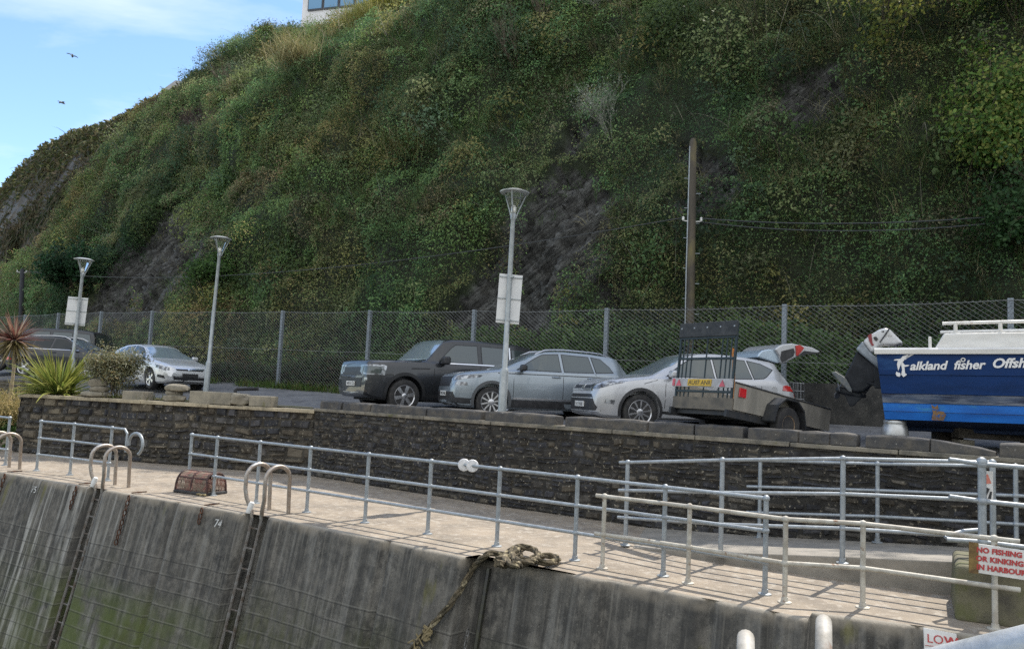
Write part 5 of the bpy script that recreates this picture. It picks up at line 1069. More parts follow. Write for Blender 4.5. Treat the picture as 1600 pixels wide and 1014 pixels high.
def boolean(me, cutters):
    o = bpy.data.objects.new('tmp', me); COL.objects.link(o); cs = []
    for c in cutters:
        cm = c.mesh('c'); bm = bmesh.new(); bm.from_mesh(cm); bmesh.ops.recalc_face_normals(bm, faces=bm.faces); bm.to_mesh(cm); bm.free(); co = bpy.data.objects.new('cut', cm); COL.objects.link(co); cs.append(co); m = o.modifiers.new('b', 'BOOLEAN'); m.object = co; m.operation = 'DIFFERENCE'; m.solver = 'EXACT'
    dg = bpy.context.evaluated_depsgraph_get(); dg.update(); r = bpy.data.meshes.new_from_object(o.evaluated_get(dg))
    for c in cs: bpy.data.objects.remove(c)
    bpy.data.objects.remove(o); r.materials.clear(); return r
def patch(mb, bvh, poly, kind='side', off=.004, step=.07, sides=(-1, 1), thick=.012):
    """a panel of the given outline laid on the body and standing 4 mm proud of it"""
    for s in (sides if kind in ('side', 'diag') else (1,)):
        bm = bmesh.new(); f = bm.faces.new([bm.verts.new((p[0], p[1], 0)) for p in poly])
        xs = [p[0] for p in poly]; ys = [p[1] for p in poly]; bmesh.ops.triangulate(bm, faces=bm.faces[:])
        for ax, (a, c) in enumerate(((min(xs), max(xs)), (min(ys), max(ys)))):
            for k in np.arange(a+step, c, step): bmesh.ops.bisect_plane(bm, geom=bm.verts[:]+bm.edges[:]+bm.faces[:], plane_co=(k, 0, 0) if ax == 0 else (0, k, 0), plane_no=(1, 0, 0) if ax == 0 else (0, 1, 0))
        q = math.sqrt(.5)
        if kind == 'side': fn = lambda a, c: (Vector((a, s*4, c)), Vector((0, -s, 0)))
        elif kind == 'front': fn = lambda a, c: (Vector((-9, a, c)), Vector((1, 0, 0)))
        elif kind == 'rear': fn = lambda a, c: (Vector((9, a, c)), Vector((-1, 0, 0)))
        elif kind == 'top': fn = lambda a, c: (Vector((a, c, 6)), Vector((0, 0, -1)))
        elif kind == 'diag': fn = lambda a, c: (Vector((q*a, s*q*a, c))+Vector((-5, s*5, 0))+Vector((PATCH_X0, 0, 0)), Vector((q, -s*q, 0)))
        bm.verts.index_update(); V = []; Bk = []
        for v in bm.verts:
            o, d = fn(v.co.x, v.co.y); h = bvh.ray_cast(o, d)
            if h[0] is None: h = bvh.find_nearest(o+d*((bvh.find_nearest(o)[0]-o).dot(d)))
            V.append(h[0]-d*off); Bk.append(h[0]+d*thick)
        n = len(V); F = [tuple(v.index for v in f.verts) for f in bm.faces]
        for e in bm.edges:
            if len(e.link_faces) == 1: F.append((e.verts[0].index, e.verts[1].index, n+e.verts[1].index, n+e.verts[0].index))
        mb.add(V+Bk, F); bm.free()
PATCH_X0 = 0
def seam(mb, bvh, pts, w=.010, **k):
    for a, b in zip(pts[:-1], pts[1:]):
        a = Vector(a); b = Vector(b); d = (b-a).normalized(); n = Vector((-d.y, d.x))*w/2; patch(mb, bvh, [a-n, b-n, b+n, a+n], off=.0025, **k)
def wheel(parent, loc, R, rimr, style, wd=.23, side=-1):
    w = MB(); o = thing('wheel', None, None, loc); o.parent = parent; Mx = Matrix.Rotation(math.pi/2, 4, 'X') if side < 0 else Matrix.Rotation(-math.pi/2, 4, 'X'); h = wd/2
    # local z of the lathe points outward
    MB().lathe([(rimr*.98, -h*.9), (R*.86, -h), (R*.965, -h*.86), (R, -h*.55), (R, h*.55), (R*.965, h*.86), (R*.86, h), (rimr*1.03, h*.94), (rimr*.98, h*.8)], 40, Mx).build('tyre', RUBBER, o, smooth=True)
    b = MB(); b.lathe([(rimr*.94, -h*.8), (rimr*.94, h*.2), (rimr*.9, h*.25), (.05, h*.22)], 36, Mx).build('brake_disc', DARKM, o, smooth=True)
    b = MB(); ring = [(rimr*.93, h*.3), (rimr*.93, h*.80), (rimr*1.0, h*.93), (rimr*1.02, h*.90), (rimr*.99, h*.3)]; n0 = 40
    V = []; F = []
    for r, z in ring:
        for k in range(n0): V.append(Mx @ Vector((r*math.cos(2*math.pi*k/n0), r*math.sin(2*math.pi*k/n0), z)))
    for i in range(len(ring)):
        j = (i+1) % len(ring)
        for k in range(n0): F.append((i*n0+k, i*n0+(k+1) % n0, j*n0+(k+1) % n0, j*n0+k))
    b.add(V, F); ns, ws = {'five': (5, .075), 'ten': (10, .034), 'vee': (8, .05), 'six': (6, .085), 'steel': (0, 0)}[style]
    if ns:
        for k in range(ns):
            a = 2*math.pi*k/ns+.2; Rz = Matrix.Rotation(a, 4, 'Z'); w0, w1 = ws*.75, ws*(1.1 if style != 'vee' else 1.3)
            b.hexa([Mx @ Rz @ Vector(p) for p in ((.04, -w0/2, h*.45), (rimr*.95, -w1/2, h*.55), (rimr*.95, w1/2, h*.55), (.04, w0/2, h*.45), (.04, -w0/2, h*.80), (rimr*.95, -w1/2, h*.82), (rimr*.95, w1/2, h*.82), (.04, w0/2, h*.80))])
        b.lathe([(.07, h*.4), (.07, h*.82), (.045, h*.9)], 16, Mx)
    else: b.lathe([(rimr*.94, h*.3), (rimr*.75, h*.5), (rimr*.55, h*.75), (rimr*.5, h*.78), (.03, h*.6)], 24, Mx)
    b.build('rim', S_RIM.get(style, ALLOY), o, smooth=True)
    return o
S_RIM = {'steel': M('rusty_steel_rim', (.30, .24, .17), .8, .3, (.14, .08, .045), 14)}
def make_car(S, label, cat, loc, yaw, pm, plate=None, platecol=None):
    global PATCH_X0
    L, Wm = S['L'], S['W']; PATCH_X0 = -L/2; t = thing('parked_car', label, cat, loc, (0, 0, yaw), 'cars parked along the fence'); me = car_body(S); cuts = []
    for xw in S['wx']:
        for s in (-1, 1):
            c = MB(); c.lathe([(S['arch'], 0), (S['arch'], .5)], 40, Matrix.Translation((xw-L/2, s*(Wm-.30), S['R']+.02)) @ Matrix.Rotation(-s*math.pi/2, 4, 'X')); cuts.append(c)
    if S.get('boot'): c = MB(); x0, x1, z0, z1, hw = S['boot']; c.box(((x0+x1)/2-L/2, 0, (z0+z1)/2), (x1-x0, hw*2, z1-z0)); cuts.append(c)
    me = boolean(me, cuts); smooth_mesh(me, 28); body = link_mesh('body', me, pm, t)
    bm = bmesh.new(); bm.from_mesh(me); bvh = BVHTree.FromBMesh(bm); bm.free(); X = lambda p: [(a-L/2, c) for a, c in p]
    def part(name, mat, polys, parent=None, **k):
        for p in polys:
            for s in ((-1, 1) if k.get('kind', 'side') in ('side', 'diag') else (1,)):
                b = MB(); patch(b, bvh, X(p) if k.get('kind', 'side') in ('side', 'top') else p, sides=(s,), **k); o = b.build(name, mat, parent or t, fix=True); smooth_mesh(o.data, 30)
        return o
    # glass with a dark surround
    for w in S['win']: part('window_surround', S.get('frame_mat', BLACKP), [w['f']], off=.003, step=.08); part('side_window', S.get('glass', GLASS), [w['g']], off=.0065, step=.08)
    ws = S['screen']; part('windscreen', SCREENG, [[(ws[0], -ws[2]), (ws[1], -ws[3]), (ws[1], ws[3]), (ws[0], ws[2])]], kind='top', step=.12, off=.006)
    if S.get('rearglass'): rg_ = S['rearglass']; part('rear_window', GLASS, [[(-rg_[2], rg_[0]), (rg_[2], rg_[0]), (rg_[3], rg_[1]), (-rg_[3], rg_[1])]], kind='rear', step=.12, off=.005)
    for s_ in S['seams']:
        for sd in (-1, 1): b = MB(); seam(b, bvh, X(s_), step=.15, sides=(sd,)); b.build('door_seam', DARKM, t)
    for h in S['handles']:
        for s in (-1, 1):
            b = MB(); hit = bvh.ray_cast(Vector((h[0]-L/2, s*4, h[1])), Vector((0, -s, 0)))[0]; b.tube([hit+Vector((-.10, s*.0, 0)), hit+Vector((-.07, s*.035, .004)), hit+Vector((.07, s*.035, .004)), hit+Vector((.10, 0, 0))], .015, 6)
            b.build('door_handle', S.get('handle_mat', pm), t, smooth=True)
    # arch trims, sills, bumpers
    tw = S.get('trim_w', .05); cl = S.get('clad', BLACKP)
    for xw in S['wx']:
        a0, a1 = S.get('arch_a', (-.25, math.pi+.25)); A = np.linspace(a0, a1, 25); r0 = S['arch']+.004; pl = [(xw+r0*math.cos(a), S['R']+.02+r0*math.sin(a)) for a in A]+[(xw+(r0+tw)*math.cos(a), S['R']+.02+(r0+tw)*math.sin(a)) for a in A[::-1]]
        for sd in (-1, 1): b = MB(); patch(b, bvh, X(pl), off=.016, step=.2, sides=(sd,)); o = b.build('arch_trim', cl, t); smooth_mesh(o.data, 30)
    zb_ = S['sill']; x0, x1 = S['wx'][0]+S['arch']+.01, S['wx'][1]-S['arch']-.01; part('sill', S.get('sill_mat', BLACKP), [[(x0, zb_[0]), (x1, zb_[0]), (x1, zb_[1]), (x0, zb_[1])]], off=.012, step=.3)
    for nm, mat, polys, kw in S['patches']: part(nm, mat, polys, **kw)
    if S.get('accent'): part('moulding_or_crease_shade', S['accent'][1], [S['accent'][0]], off=.008, step=.3)
    for (mx_, mz, big) in [S['mirror']]:
        for s in (-1, 1):
            hit = bvh.ray_cast(Vector((mx_-L/2, s*4, mz)), Vector((0, -s, 0)))[0]; b = MB(); b.tube([hit+Vector((0, -s*.02, -.02)), hit+Vector((.01, s*.08, 0))], .03, 6); bb = MB(); c = hit+Vector((.0, s*.17, .05))
            o = b.build('mirror_arm', BLACKP, t, smooth=True); bb.box(c, (.13*big, .22, .15*big)); q = bb.build('mirror', S.get('mirror_mat', pm), t, bevel=.05, seg=4); bb = MB(); bb.box(c+Vector((.066*big, 0, 0)), (.008, .17, .10*big)); bb.build('glass', GLASS, q, bevel=.003)
    if S.get('rails'):
        x0, x1, zr = S['rails']; yr = S['roofw']*Wm-.09
        for s in (-1, 1):
            b = MB(); P = [Vector((xx-L/2, s*yr, 0)) for xx in np.linspace(x0, x1, 9)]; P = [bvh.ray_cast(Vector((p.x, p.y, 6)), Vector((0, 0, -1)))[0]+Vector((0, 0, .045 if 0 < i < 8 else .0)) for i, p in enumerate(P)]; b.tube(P, .018, 6); b.build('roof_rail', S.get('rail_mat', ALLOY), t, smooth=True)
    for xw in S['wx']:
        for s in (-1, 1): wheel(t, (xw-L/2, s*(Wm-.125), S['R']), S['R'], S['rim'], S['style'], S.get('tyre_w', .23), s)
    if S.get('boot'):
        x0, x1, z0, z1, hw = S['boot']; b = MB(); g = .004; xa, ya, za, zc = x0-L/2+g, hw-g, z0+g, z1-g; xe = lambda z: (4.16+max(0, 1.36-z)*.32)-L/2
        b.add([(xa, -ya, za), (xa, ya, za), (xa, ya, zc), (xa, -ya, zc), (xe(za), -ya, za), (xe(za), ya, za), (xe(zc), ya, zc), (xe(zc), -ya, zc)], [(0, 1, 2, 3), (0, 4, 5, 1), (0, 3, 7, 4), (1, 5, 6, 2), (3, 2, 6, 7)]); b.build('boot_lining', DARKM, t, fix=False)
    if plate:
        pf = S['plate']; b = MB()
        hit = bvh.ray_cast(Vector((-9, 0, pf)), Vector((1, 0, 0)))[0]; b.box(hit+Vector((-.022, 0, 0)), (.02, .52, .11)); p_ = b.build('number_plate', platecol or WHITEP, t, bevel=.003)
        text_obj('plate_lettering', plate, .10, BLACKP, p_, frame(hit+Vector((-.034, .22, -.035)), (0, -1, 0), (0, 0, 1)), ext=.001)
    b = MB(); b.box((0, 0, S['R']*.85), (L*.86, Wm*1.35, .14)); b.build('underbody', DARKM, t)
    return t
PL = [(0, .62), (.03, .78), (.12, .88), (.35, .965), (.8, 1.0)]
def plan(L, r=None): p = r or PL; return p+[(L-.7, 1.0), (L-.25, .955), (L-.06, .88), (L, .76)]
def wn(f, ins=.035):
    c = (sum(p[0] for p in f)/len(f), sum(p[1] for p in f)/len(f)); g = []
    n = len(f)
    for i in range(n):
        a, b, d = Vector(f[i-1]), Vector(f[i]), Vector(f[(i+1) % n]); e1 = (b-a).normalized(); e2 = (d-b).normalized(); n1 = Vector((-e1.y, e1.x)); n2 = Vector((-e2.y, e2.x))
        if n1.dot(Vector(c)-b) < 0: n1 = -n1
        if n2.dot(Vector(c)-b) < 0: n2 = -n2
        m = (n1+n2); m = m/max(.35, m.length_squared)*2; g.append((b+m*ins*.5*1.0)[:])
    return {'f': f, 'g': [tuple(q) for q in g]}
RIM = {'five': .23}
GRILLE = M('grille_black', (.014, .014, .016), .45, 0, (.03, .03, .032), 60)
def front_wrap(polys): return polys
# --- bright silver car with raised tailgate
SIL = paint('bright_silver_paint', (.50, .51, .53), .35, .34)
rav = dict(L=4.57, W=.92, R=.36, rim=.245, arch=.41, wx=(.94, 3.60), style='ten', roofw=.70,
  top=[(0, .62), (.02, .78), (.10, .90), (.3, .985), (.7, 1.05), (1.12, 1.10), (1.25, 1.13), (2.0, 1.555), (2.3, 1.63), (2.7, 1.655), (3.4, 1.63), (4.0, 1.56), (4.12, 1.52), (4.30, 1.18), (4.45, 1.0), (4.55, .9), (4.57, .6)],
  belt=[(0, .60), (.1, .80), (.35, .92), (1.2, 1.04), (3.0, 1.09), (4.0, 1.14), (4.4, 1.0), (4.57, .55)], bot=[(0, .30), (.2, .24), (.7, .22), (3.9, .24), (4.4, .34), (4.57, .42)], plan=plan(4.57),
  win=[wn([(1.50, 1.10), (1.98, 1.42), (2.16, 1.51), (2.56, 1.56), (2.58, 1.10)]), wn([(2.62, 1.10), (2.60, 1.56), (3.36, 1.53), (3.44, 1.13)]), wn([(3.47, 1.13), (3.40, 1.53), (3.72, 1.48), (4.00, 1.36), (3.80, 1.20), (3.70, 1.15)])],
  screen=(1.26, 1.99, .74, .60), seams=[[(1.47, .95), (1.45, .45)], [(1.47, .95), (1.50, 1.09)], [(2.60, 1.08), (2.61, .42)], [(3.47, 1.13), (3.62, .98), (3.60, .80)], [(1.0, .93), (1.30, 1.02)]], handles=[(2.42, .96), (3.38, .99)],
  sill=(.24, .40), mirror=(1.58, 1.10, 1.0), plate=.48, trim_w=.055,
  patches=[('headlight', LAMPG, [[(.30, .77), (.62, .80), (1.02, .93), (1.08, .97), (.75, .95), (.34, .88)]], dict(kind='diag', off=.006, step=.05)), ('grille', GRILLE, [[(-.62, .80), (.62, .80), (.58, .87), (-.58, .87)], [(-.66, .62), (.66, .62), (.58, .69), (-.58, .69)]], dict(kind='front', off=.006)), ('badge', CHROME, [[(-.09, .80), (.09, .80), (.07, .88), (-.07, .88)]], dict(kind='front', off=.014)),
   ('front_bumper_skirt', BLACKP, [[(-.80, .36), (.80, .36), (.66, .60), (-.66, .60)]], dict(kind='front', off=.010, step=.1)), ('front_skid', ALLOY, [[(-.78, .28), (.78, .28), (.78, .345), (-.78, .345)]], dict(kind='front', off=.018)), ('fog_lamp', LAMPG, [[(.74, .52), (.90, .50), (.92, .58), (.76, .60)]], dict(kind='diag', off=.007)), ('grille_bar', CHROME, [[(-.60, .755), (.60, .755), (.60, .79), (-.60, .79)]], dict(kind='front', off=.012)),
   ('tail_light', REDL, [[(4.12, .93), (4.14, 1.03), (4.24, 1.045), (4.44, .99), (4.55, .86), (4.50, .82), (4.40, .92)]], dict(off=.012)), ('indicator', AMBER, [[(4.44, .88), (4.50, .90), (4.555, .83), (4.50, .80)]], dict(off=.016)), ('fuel_flap', SIL, [[(3.92+.075*math.cos(a), .93+.085*math.sin(a)) for a in np.linspace(0, 2*math.pi, 16)[:-1]]], dict(off=.003)), ('rear_bumper_trim', BLACKP, [[(4.05, .30), (4.5, .30), (4.5, .46), (4.02, .42)]], dict(off=.010))],
  boot=(3.75, 4.9, .80, 1.40, .60), rails=None)
C = G(997, 672.6, 1.535)
def place(S, C, yaw):   # contact point of the camera-side front wheel -> car origin
    q = Matrix.Rotation(yaw, 3, 'Z') @ Vector((S['wx'][0]-S['L']/2, -S['W']+.1, 0)); return Vector((C.x-q.x, C.y-q.y, C.z))
rcar = make_car(rav, 'bright silver car with its tailgate raised and boot open, behind the trailer', 'car', place(rav, C, math.radians(14)), math.radians(14), SIL, 'LV15 RAB')
# raised tailgate
def gp(pts): return [((cx-900)/358+4.09-4.57/2, 1.54+(345-cy)/358) for cx, cy in pts]
tg = MB(); tg.prism(gp([(892, 250), (930, 222), (965, 207), (1040, 196), (1130, 206), (1220, 216), (1295, 246), (1262, 262), (1150, 268), (1060, 310), (990, 345), (950, 358), (930, 300)]), XZ @ Matrix.Translation((0, 0, -.68)), 1.36); tail = tg.build('tailgate', SIL, rcar, bevel=.03, seg=3)
b = MB()
for s in (-.70, .684): b.prism(gp([(1066, 212), (1105, 206), (1140, 226), (1118, 256), (1085, 292), (1072, 288)]), XZ @ Matrix.Translation((0, 0, s)), .016)
b.build('tail_light', REDL, tail); b = MB()
for s in (-.692, .680): b.prism(gp([(938, 318), (948, 262), (1050, 234), (1062, 262), (1050, 296), (985, 334), (952, 348)]), XZ @ Matrix.Translation((0, 0, s)), .012); b.prism(gp([(1085, 296), (1125, 262), (1145, 248), (1280, 256), (1262, 264), (1150, 272), (1062, 312)]), XZ @ Matrix.Translation((0, 0, s)), .012)
b.build('tailgate_lining', BLACKP, tail); b = MB(); b.prism(gp([(757, 315), (775, 284), (805, 262), (860, 250), (910, 255), (940, 275), (963, 345), (930, 357), (880, 345)]), XZ @ Matrix.Translation((0, 0, -.62)), 1.24); b.build('spoiler', M('spoiler_blue_reflection', (.42, .52, .62), .25, .3, coat=1), tail, bevel=.025, seg=3)  # light blue of the spoiler paints in the reflection on its glass
b = MB(); b.tube([Vector((*gp([(915, 355)])[0], 0)).xzy+Vector((0, -.6, 0)), Vector((*gp([(1000, 345)])[0], 0)).xzy+Vector((0, -.6, 0))], .014, 6); b.build('strut', BLACKP, tail)
Rc = Matrix.Rotation(math.radians(14), 3, 'Z')
def inboot(x, y, z): return Vector(rcar.location)+Rc @ Vector((x-4.57/2, y, z))
b = MB()
for yy in np.linspace(-.26, .26, 6): b.tube([(0, yy, 0), (0, yy, .5)], .010, 5)
for yy in (-.26, .26):
    for xx in np.linspace(0, .34, 5): b.tube([(xx, yy, 0), (xx, yy, .5)], .010, 5)
for zz in (0, .16, .33, .5): b.tube([(0, -.26, zz), (.34, -.26, zz), (.34, .26, zz), (0, .26, zz)], .012, 5, closed=True)
for yy in np.linspace(-.26, .26, 6): b.tube([(.34, yy, 0), (.34, yy, .5)], .010, 5); b.tube([(0, yy, 0), (.34, yy, 0)], .010, 5)
o = b.build('wire_crate', M('grey_wire', (.22, .23, .24), .5, .6), None, smooth=True); o.location = inboot(4.56, -.25, .62); o.rotation_euler = (0, 0, math.radians(14)); tag(o, 'grey wire crate at the open boot of the bright silver car', 'crate')
b = MB(); boulder(b, (0, 0, 0), (.16, .13, .17), 3); o = b.build('bag', M('tan_sack', (.30, .20, .09), .9, 0, (.2, .13, .06), 8, .3, 30), None, smooth=True); o.location = inboot(4.13, -.42, 1.24-.02); tag(o, 'tan bag hanging in the open boot of the bright silver car', 'bag')
b = MB(); boulder(b, (0, 0, 0), (.30, .38, .2), 5); o = b.build('holdall', M('navy_cloth', (.018, .024, .038), .9), None, smooth=True); o.location = inboot(4.28, -.1, 1.0); tag(o, 'dark navy holdall filling the open boot', 'bag')
# --- blue grey crossover
BLG = paint('blue_grey_silver_paint', (.29, .335, .375), .45, .33)
kar = dict(L=4.38, W=.92, R=.345, rim=.235, arch=.39, wx=(.87, 3.51), style='ten', roofw=.69,
  top=[(0, .62), (.02, .82), (.10, .93), (.35, 1.0), (.9, 1.07), (1.15, 1.11), (1.95, 1.50), (2.2, 1.565), (2.6, 1.59), (3.3, 1.57), (3.85, 1.52), (3.98, 1.47), (4.20, 1.12), (4.32, .98), (4.38, .7)],
  belt=[(0, .60), (.1, .82), (.35, .93), (1.2, 1.04), (3.0, 1.07), (3.9, 1.08), (4.2, .98), (4.38, .6)], bot=[(0, .30), (.2, .22), (.7, .2), (3.8, .22), (4.2, .32), (4.38, .4)], plan=plan(4.38),
  win=[wn([(1.42, 1.08), (1.95, 1.40), (2.10, 1.475), (2.48, 1.50), (2.50, 1.075)]), wn([(2.56, 1.075), (2.54, 1.50), (3.22, 1.475), (3.30, 1.09)]), wn([(3.34, 1.09), (3.27, 1.475), (3.52, 1.44), (3.72, 1.26), (3.80, 1.12)])],
  screen=(1.19, 1.93, .74, .60), seams=[[(1.40, 1.02), (1.36, .85), (1.36, .36)], [(2.53, 1.06), (2.53, .36)], [(3.32, 1.08), (3.42, .9), (3.38, .75)]], handles=[(2.36, .955), (3.22, .965)], sill=(.20, .42), mirror=(1.54, 1.08, 1.0), mirror_mat=BLACKP, plate=.50, trim_w=.06, clad=M('grey_cladding', (.085, .09, .095), .7), rails=(1.95, 3.8, 0), rail_mat=ALLOY,
  accent=([(1.0, .985), (3.9, 1.0), (3.9, 1.018), (1.0, 1.003)], M('crease_shadow_strip', (.07, .075, .08), .5)),  # dark strip painting in the shade of the door crease
  patches=[('headlight', LAMPG, [[(.42, .80), (.55, .79), (1.06, .88), (1.10, .93), (.75, .92), (.46, .89)]], dict(kind='diag', off=.006, step=.05)), ('daylight_lamp', LAMPG, [[(.58, .68), (.86, .69), (.84, .76), (.60, .76)]], dict(kind='diag', off=.007)), ('grille', GRILLE, [[(-.52, .66), (.52, .66), (.58, .88), (-.58, .88)]], dict(kind='front', off=.008)), ('lower_grille', GRILLE, [[(-.78, .36), (.78, .36), (.72, .54), (-.72, .54)]], dict(kind='front', off=.008)), ('front_bumper_skirt', BLACKP, [[(.20, .24), (1.14, .24), (1.10, .40), (.24, .44)]], dict(kind='diag', off=.010)),
   ('moulding_or_crease_shade', ALLOY, [[(1.36, .43), (3.08, .43), (3.08, .47), (1.36, .47)]], dict(off=.009)), ('tail_light', REDL, [[(4.02, .86), (4.05, 1.02), (4.22, 1.0), (4.34, .85)]], dict(off=.009))], rearglass=(1.08, 1.42, .58, .50))
C = G(765, 651, 1.615); C = AT(765, 651, 17.1); C.z = 1.60
make_car(kar, 'blue grey crossover with roof rails between the black car and the bright silver car', 'car', place(kar, C, math.radians(17)), math.radians(17), BLG, 'WK19 HNS')
# --- black boxy off-roader
BLK = paint('charcoal_paint', (.030, .033, .038), .3, .36)
lc = dict(L=4.92, W=.98, R=.405, rim=.265, arch=.47, wx=(.98, 3.83), style='six', roofw=.85,
  top=[(0, .70), (.005, 1.08), (.03, 1.19), (.10, 1.235), (.9, 1.28), (1.42, 1.30), (1.58, 1.33), (2.06, 1.84), (2.25, 1.89), (2.8, 1.915), (4.2, 1.905), (4.70, 1.83), (4.78, 1.75), (4.86, 1.25), (4.92, 1.0), (4.92, .6)],
  belt=[(0, .68), (.03, 1.08), (.15, 1.17), (1.4, 1.24), (3.0, 1.255), (4.6, 1.26), (4.92, 1.0)], bot=[(0, .42), (.15, .34), (.5, .30), (4.4, .32), (4.92, .46)], plan=plan(4.92, [(0, .84), (.02, .91), (.09, .955), (.3, .985), (.8, 1.0)]),
  win=[wn([(1.86, 1.28), (2.24, 1.66), (2.36, 1.74), (3.0, 1.76), (3.02, 1.27)]), wn([(3.12, 1.27), (3.10, 1.76), (3.90, 1.75), (3.94, 1.28)]), wn([(4.06, 1.29), (4.02, 1.75), (4.60, 1.71), (4.70, 1.34)])],
  screen=(1.58, 2.12, .84, .72), seams=[[(1.80, 1.24), (1.74, 1.1), (1.74, .5)], [(3.07, 1.25), (3.07, .45)], [(3.98, 1.26), (3.98, 1.0)]], handles=[(2.84, 1.11), (3.78, 1.13)], handle_mat=BLACKP, sill=(.32, .46), mirror=(1.98, 1.27, 1.35), mirror_mat=BLACKP, plate=.66, trim_w=.075, tyre_w=.27, clad=M('flare_black', (.02, .021, .023), .55), accent=([(1.84, 1.245), (4.7, 1.275), (4.7, 1.30), (1.84, 1.27)], CHROME),
  patches=[('headlight', LAMPG, [[(.34, .90), (.62, .88), (1.0, .88), (1.03, 1.10), (.96, 1.13), (.36, 1.11)]], dict(kind='diag', off=.008, step=.05)), ('headlight_lens', GLASS, [[(.36, .935), (.60, .92), (.93, .92), (.95, 1.08), (.38, 1.08)]], dict(kind='diag', off=.012, step=.05)), ('grille', GRILLE, [[(-.60, .86), (.60, .86), (.60, 1.06), (-.60, 1.06)]], dict(kind='front', off=.008)), ('lower_grille', GRILLE, [[(-.62, .58), (.62, .58), (.62, .80), (-.62, .80)]], dict(kind='front', off=.008)), ('fog_lamp', LAMPG, [[(.56, .74), (.66, .74), (.66, .81), (.56, .81)]], dict(kind='diag', off=.008)), ('front_skid', ALLOY, [[(-.5, .38), (.5, .38), (.5, .46), (-.5, .46)]], dict(kind='front', off=.012)),
   ('pillar_stripe', CHROME, [[(3.955, 1.31), (4.005, 1.31), (3.995, 1.77), (3.955, 1.77)]], dict(off=.01)), ('hood_badge', BLACKP, [[(1.12, 1.06), (1.62, 1.08), (1.62, 1.11), (1.12, 1.09)]], dict(off=.006)), ('tail_light', REDL, [[(4.74, .96), (4.86, .97), (4.86, 1.22), (4.76, 1.24)]], dict(off=.009))], rearglass=(1.30, 1.72, .74, .66))
C = AT(628, 648, 18.7); C.z = 1.57
make_car(lc, 'black boxy off road car at the left of the row of three', 'car', place(lc, C, math.radians(33)), math.radians(33), BLK, 'WR74 CZX')
# --- silver hatchback facing the camera
SIH = paint('pale_silver_paint', (.70, .71, .72), .4, .34)
ast = dict(L=4.25, W=.87, R=.315, rim=.215, arch=.36, wx=(.90, 3.51), style='five', roofw=.68,
  top=[(0, .52), (.02, .66), (.12, .76), (.4, .84), (.9, .93), (1.1, .97), (1.95, 1.37), (2.2, 1.43), (2.6, 1.455), (3.2, 1.43), (3.75, 1.33), (3.95, 1.2), (4.12, .95), (4.22, .85), (4.25, .6)],
  belt=[(0, .5), (.1, .68), (.35, .78), (1.1, .91), (3.0, .97), (3.9, .98), (4.25, .6)], bot=[(0, .28), (.2, .2), (.7, .17), (3.8, .19), (4.25, .34)], plan=plan(4.25, [(0, .66), (.05, .80), (.15, .88), (.4, .96), (.8, 1.0)]),
  win=[wn([(1.40, .96), (1.95, 1.30), (2.12, 1.36), (2.45, 1.38), (2.46, .97)]), wn([(2.52, .97), (2.50, 1.38), (3.1, 1.35), (3.30, 1.0)]), wn([(3.34, 1.0), (3.2, 1.33), (3.5, 1.26), (3.62, 1.05)])],
  screen=(1.14, 1.92, .70, .57), seams=[[(1.38, .93), (1.34, .36)], [(2.49, .96), (2.49, .36)]], handles=[(2.32, .86), (3.2, .88)], sill=(.18, .28), sill_mat=SIH, clad=SIH, trim_w=.025, mirror=(1.5, .98, .9), plate=.46, rearglass=(.98, 1.24, .55, .48),
  patches=[('headlight', LAMPG, [[(.50, .60), (.62, .58), (.98, .68), (1.02, .77), (.80, .74), (.52, .69)]], dict(kind='diag', off=.006, step=.05)), ('grille', GRILLE, [[(-.44, .60), (.44, .60), (.50, .69), (-.50, .69)]], dict(kind='front', off=.006)), ('grille_bar', CHROME, [[(-.48, .655), (.48, .655), (.50, .685), (-.50, .685)], [(-.07, .60), (.07, .60), (.07, .69), (-.07, .69)]], dict(kind='front', off=.012)), ('lower_grille', GRILLE, [[(-.50, .24), (.50, .24), (.56, .40), (-.56, .40)]], dict(kind='front', off=.006)), ('fog_lamp', GRILLE, [[(.62, .34), (.92, .38), (.90, .46), (.66, .43)]], dict(kind='diag', off=.007)), ('tail_light', REDL, [[(3.96, .80), (4.0, 1.0), (4.1, .95), (4.2, .8)]], dict(off=.008))])
C = AT(236, 607, 24.6); yaw = math.radians(141); q = Matrix.Rotation(yaw, 3, 'Z') @ Vector((ast['wx'][0]-ast['L']/2, ast['W']-.1, 0)); loc = Vector((C.x-q.x, C.y-q.y, C.z))
make_car(ast, 'silver hatchback facing forward behind the silvery bush', 'car', loc, yaw, SIH, 'WF08 KLO', M('black_plate', (.03, .03, .03), .5))
# --- dark cars at the far left
DKG = paint('dark_grey_paint', (.028, .03, .034), .45, .36)
est = dict(kar); est.update(glass=M('tinted_glass', (.02, .026, .028), .12, 0, None, spec=.35),style='five', accent=([(1.4, 1.055), (3.85, 1.075), (3.85, 1.095), (1.4, 1.075)], CHROME), patches=[('tail_light', REDL, [[(4.02, .62), (4.05, .72), (4.34, .70), (4.34, .60)]], dict(off=.009)), ('headlight', LAMPG, [[(.48, .76), (1.02, .86), (1.06, .93), (.5, .88)]], dict(kind='diag', off=.006))])
C = AT(37, 588, 29.5); yaw = math.radians(176); q = Matrix.Rotation(yaw, 3, 'Z') @ Vector((est['wx'][1]-est['L']/2, est['W']-.1, 0))
make_car(est, 'dark grey estate car behind the red spiky palm', 'car', Vector((C.x-q.x, C.y-q.y, C.z)), yaw, DKG)
van = dict(lc); van.update(style='five', patches=[('tail_light', REDL, [[(4.74, .96), (4.86, .97), (4.86, 1.22), (4.76, 1.24)]], dict(off=.009))], accent=None)
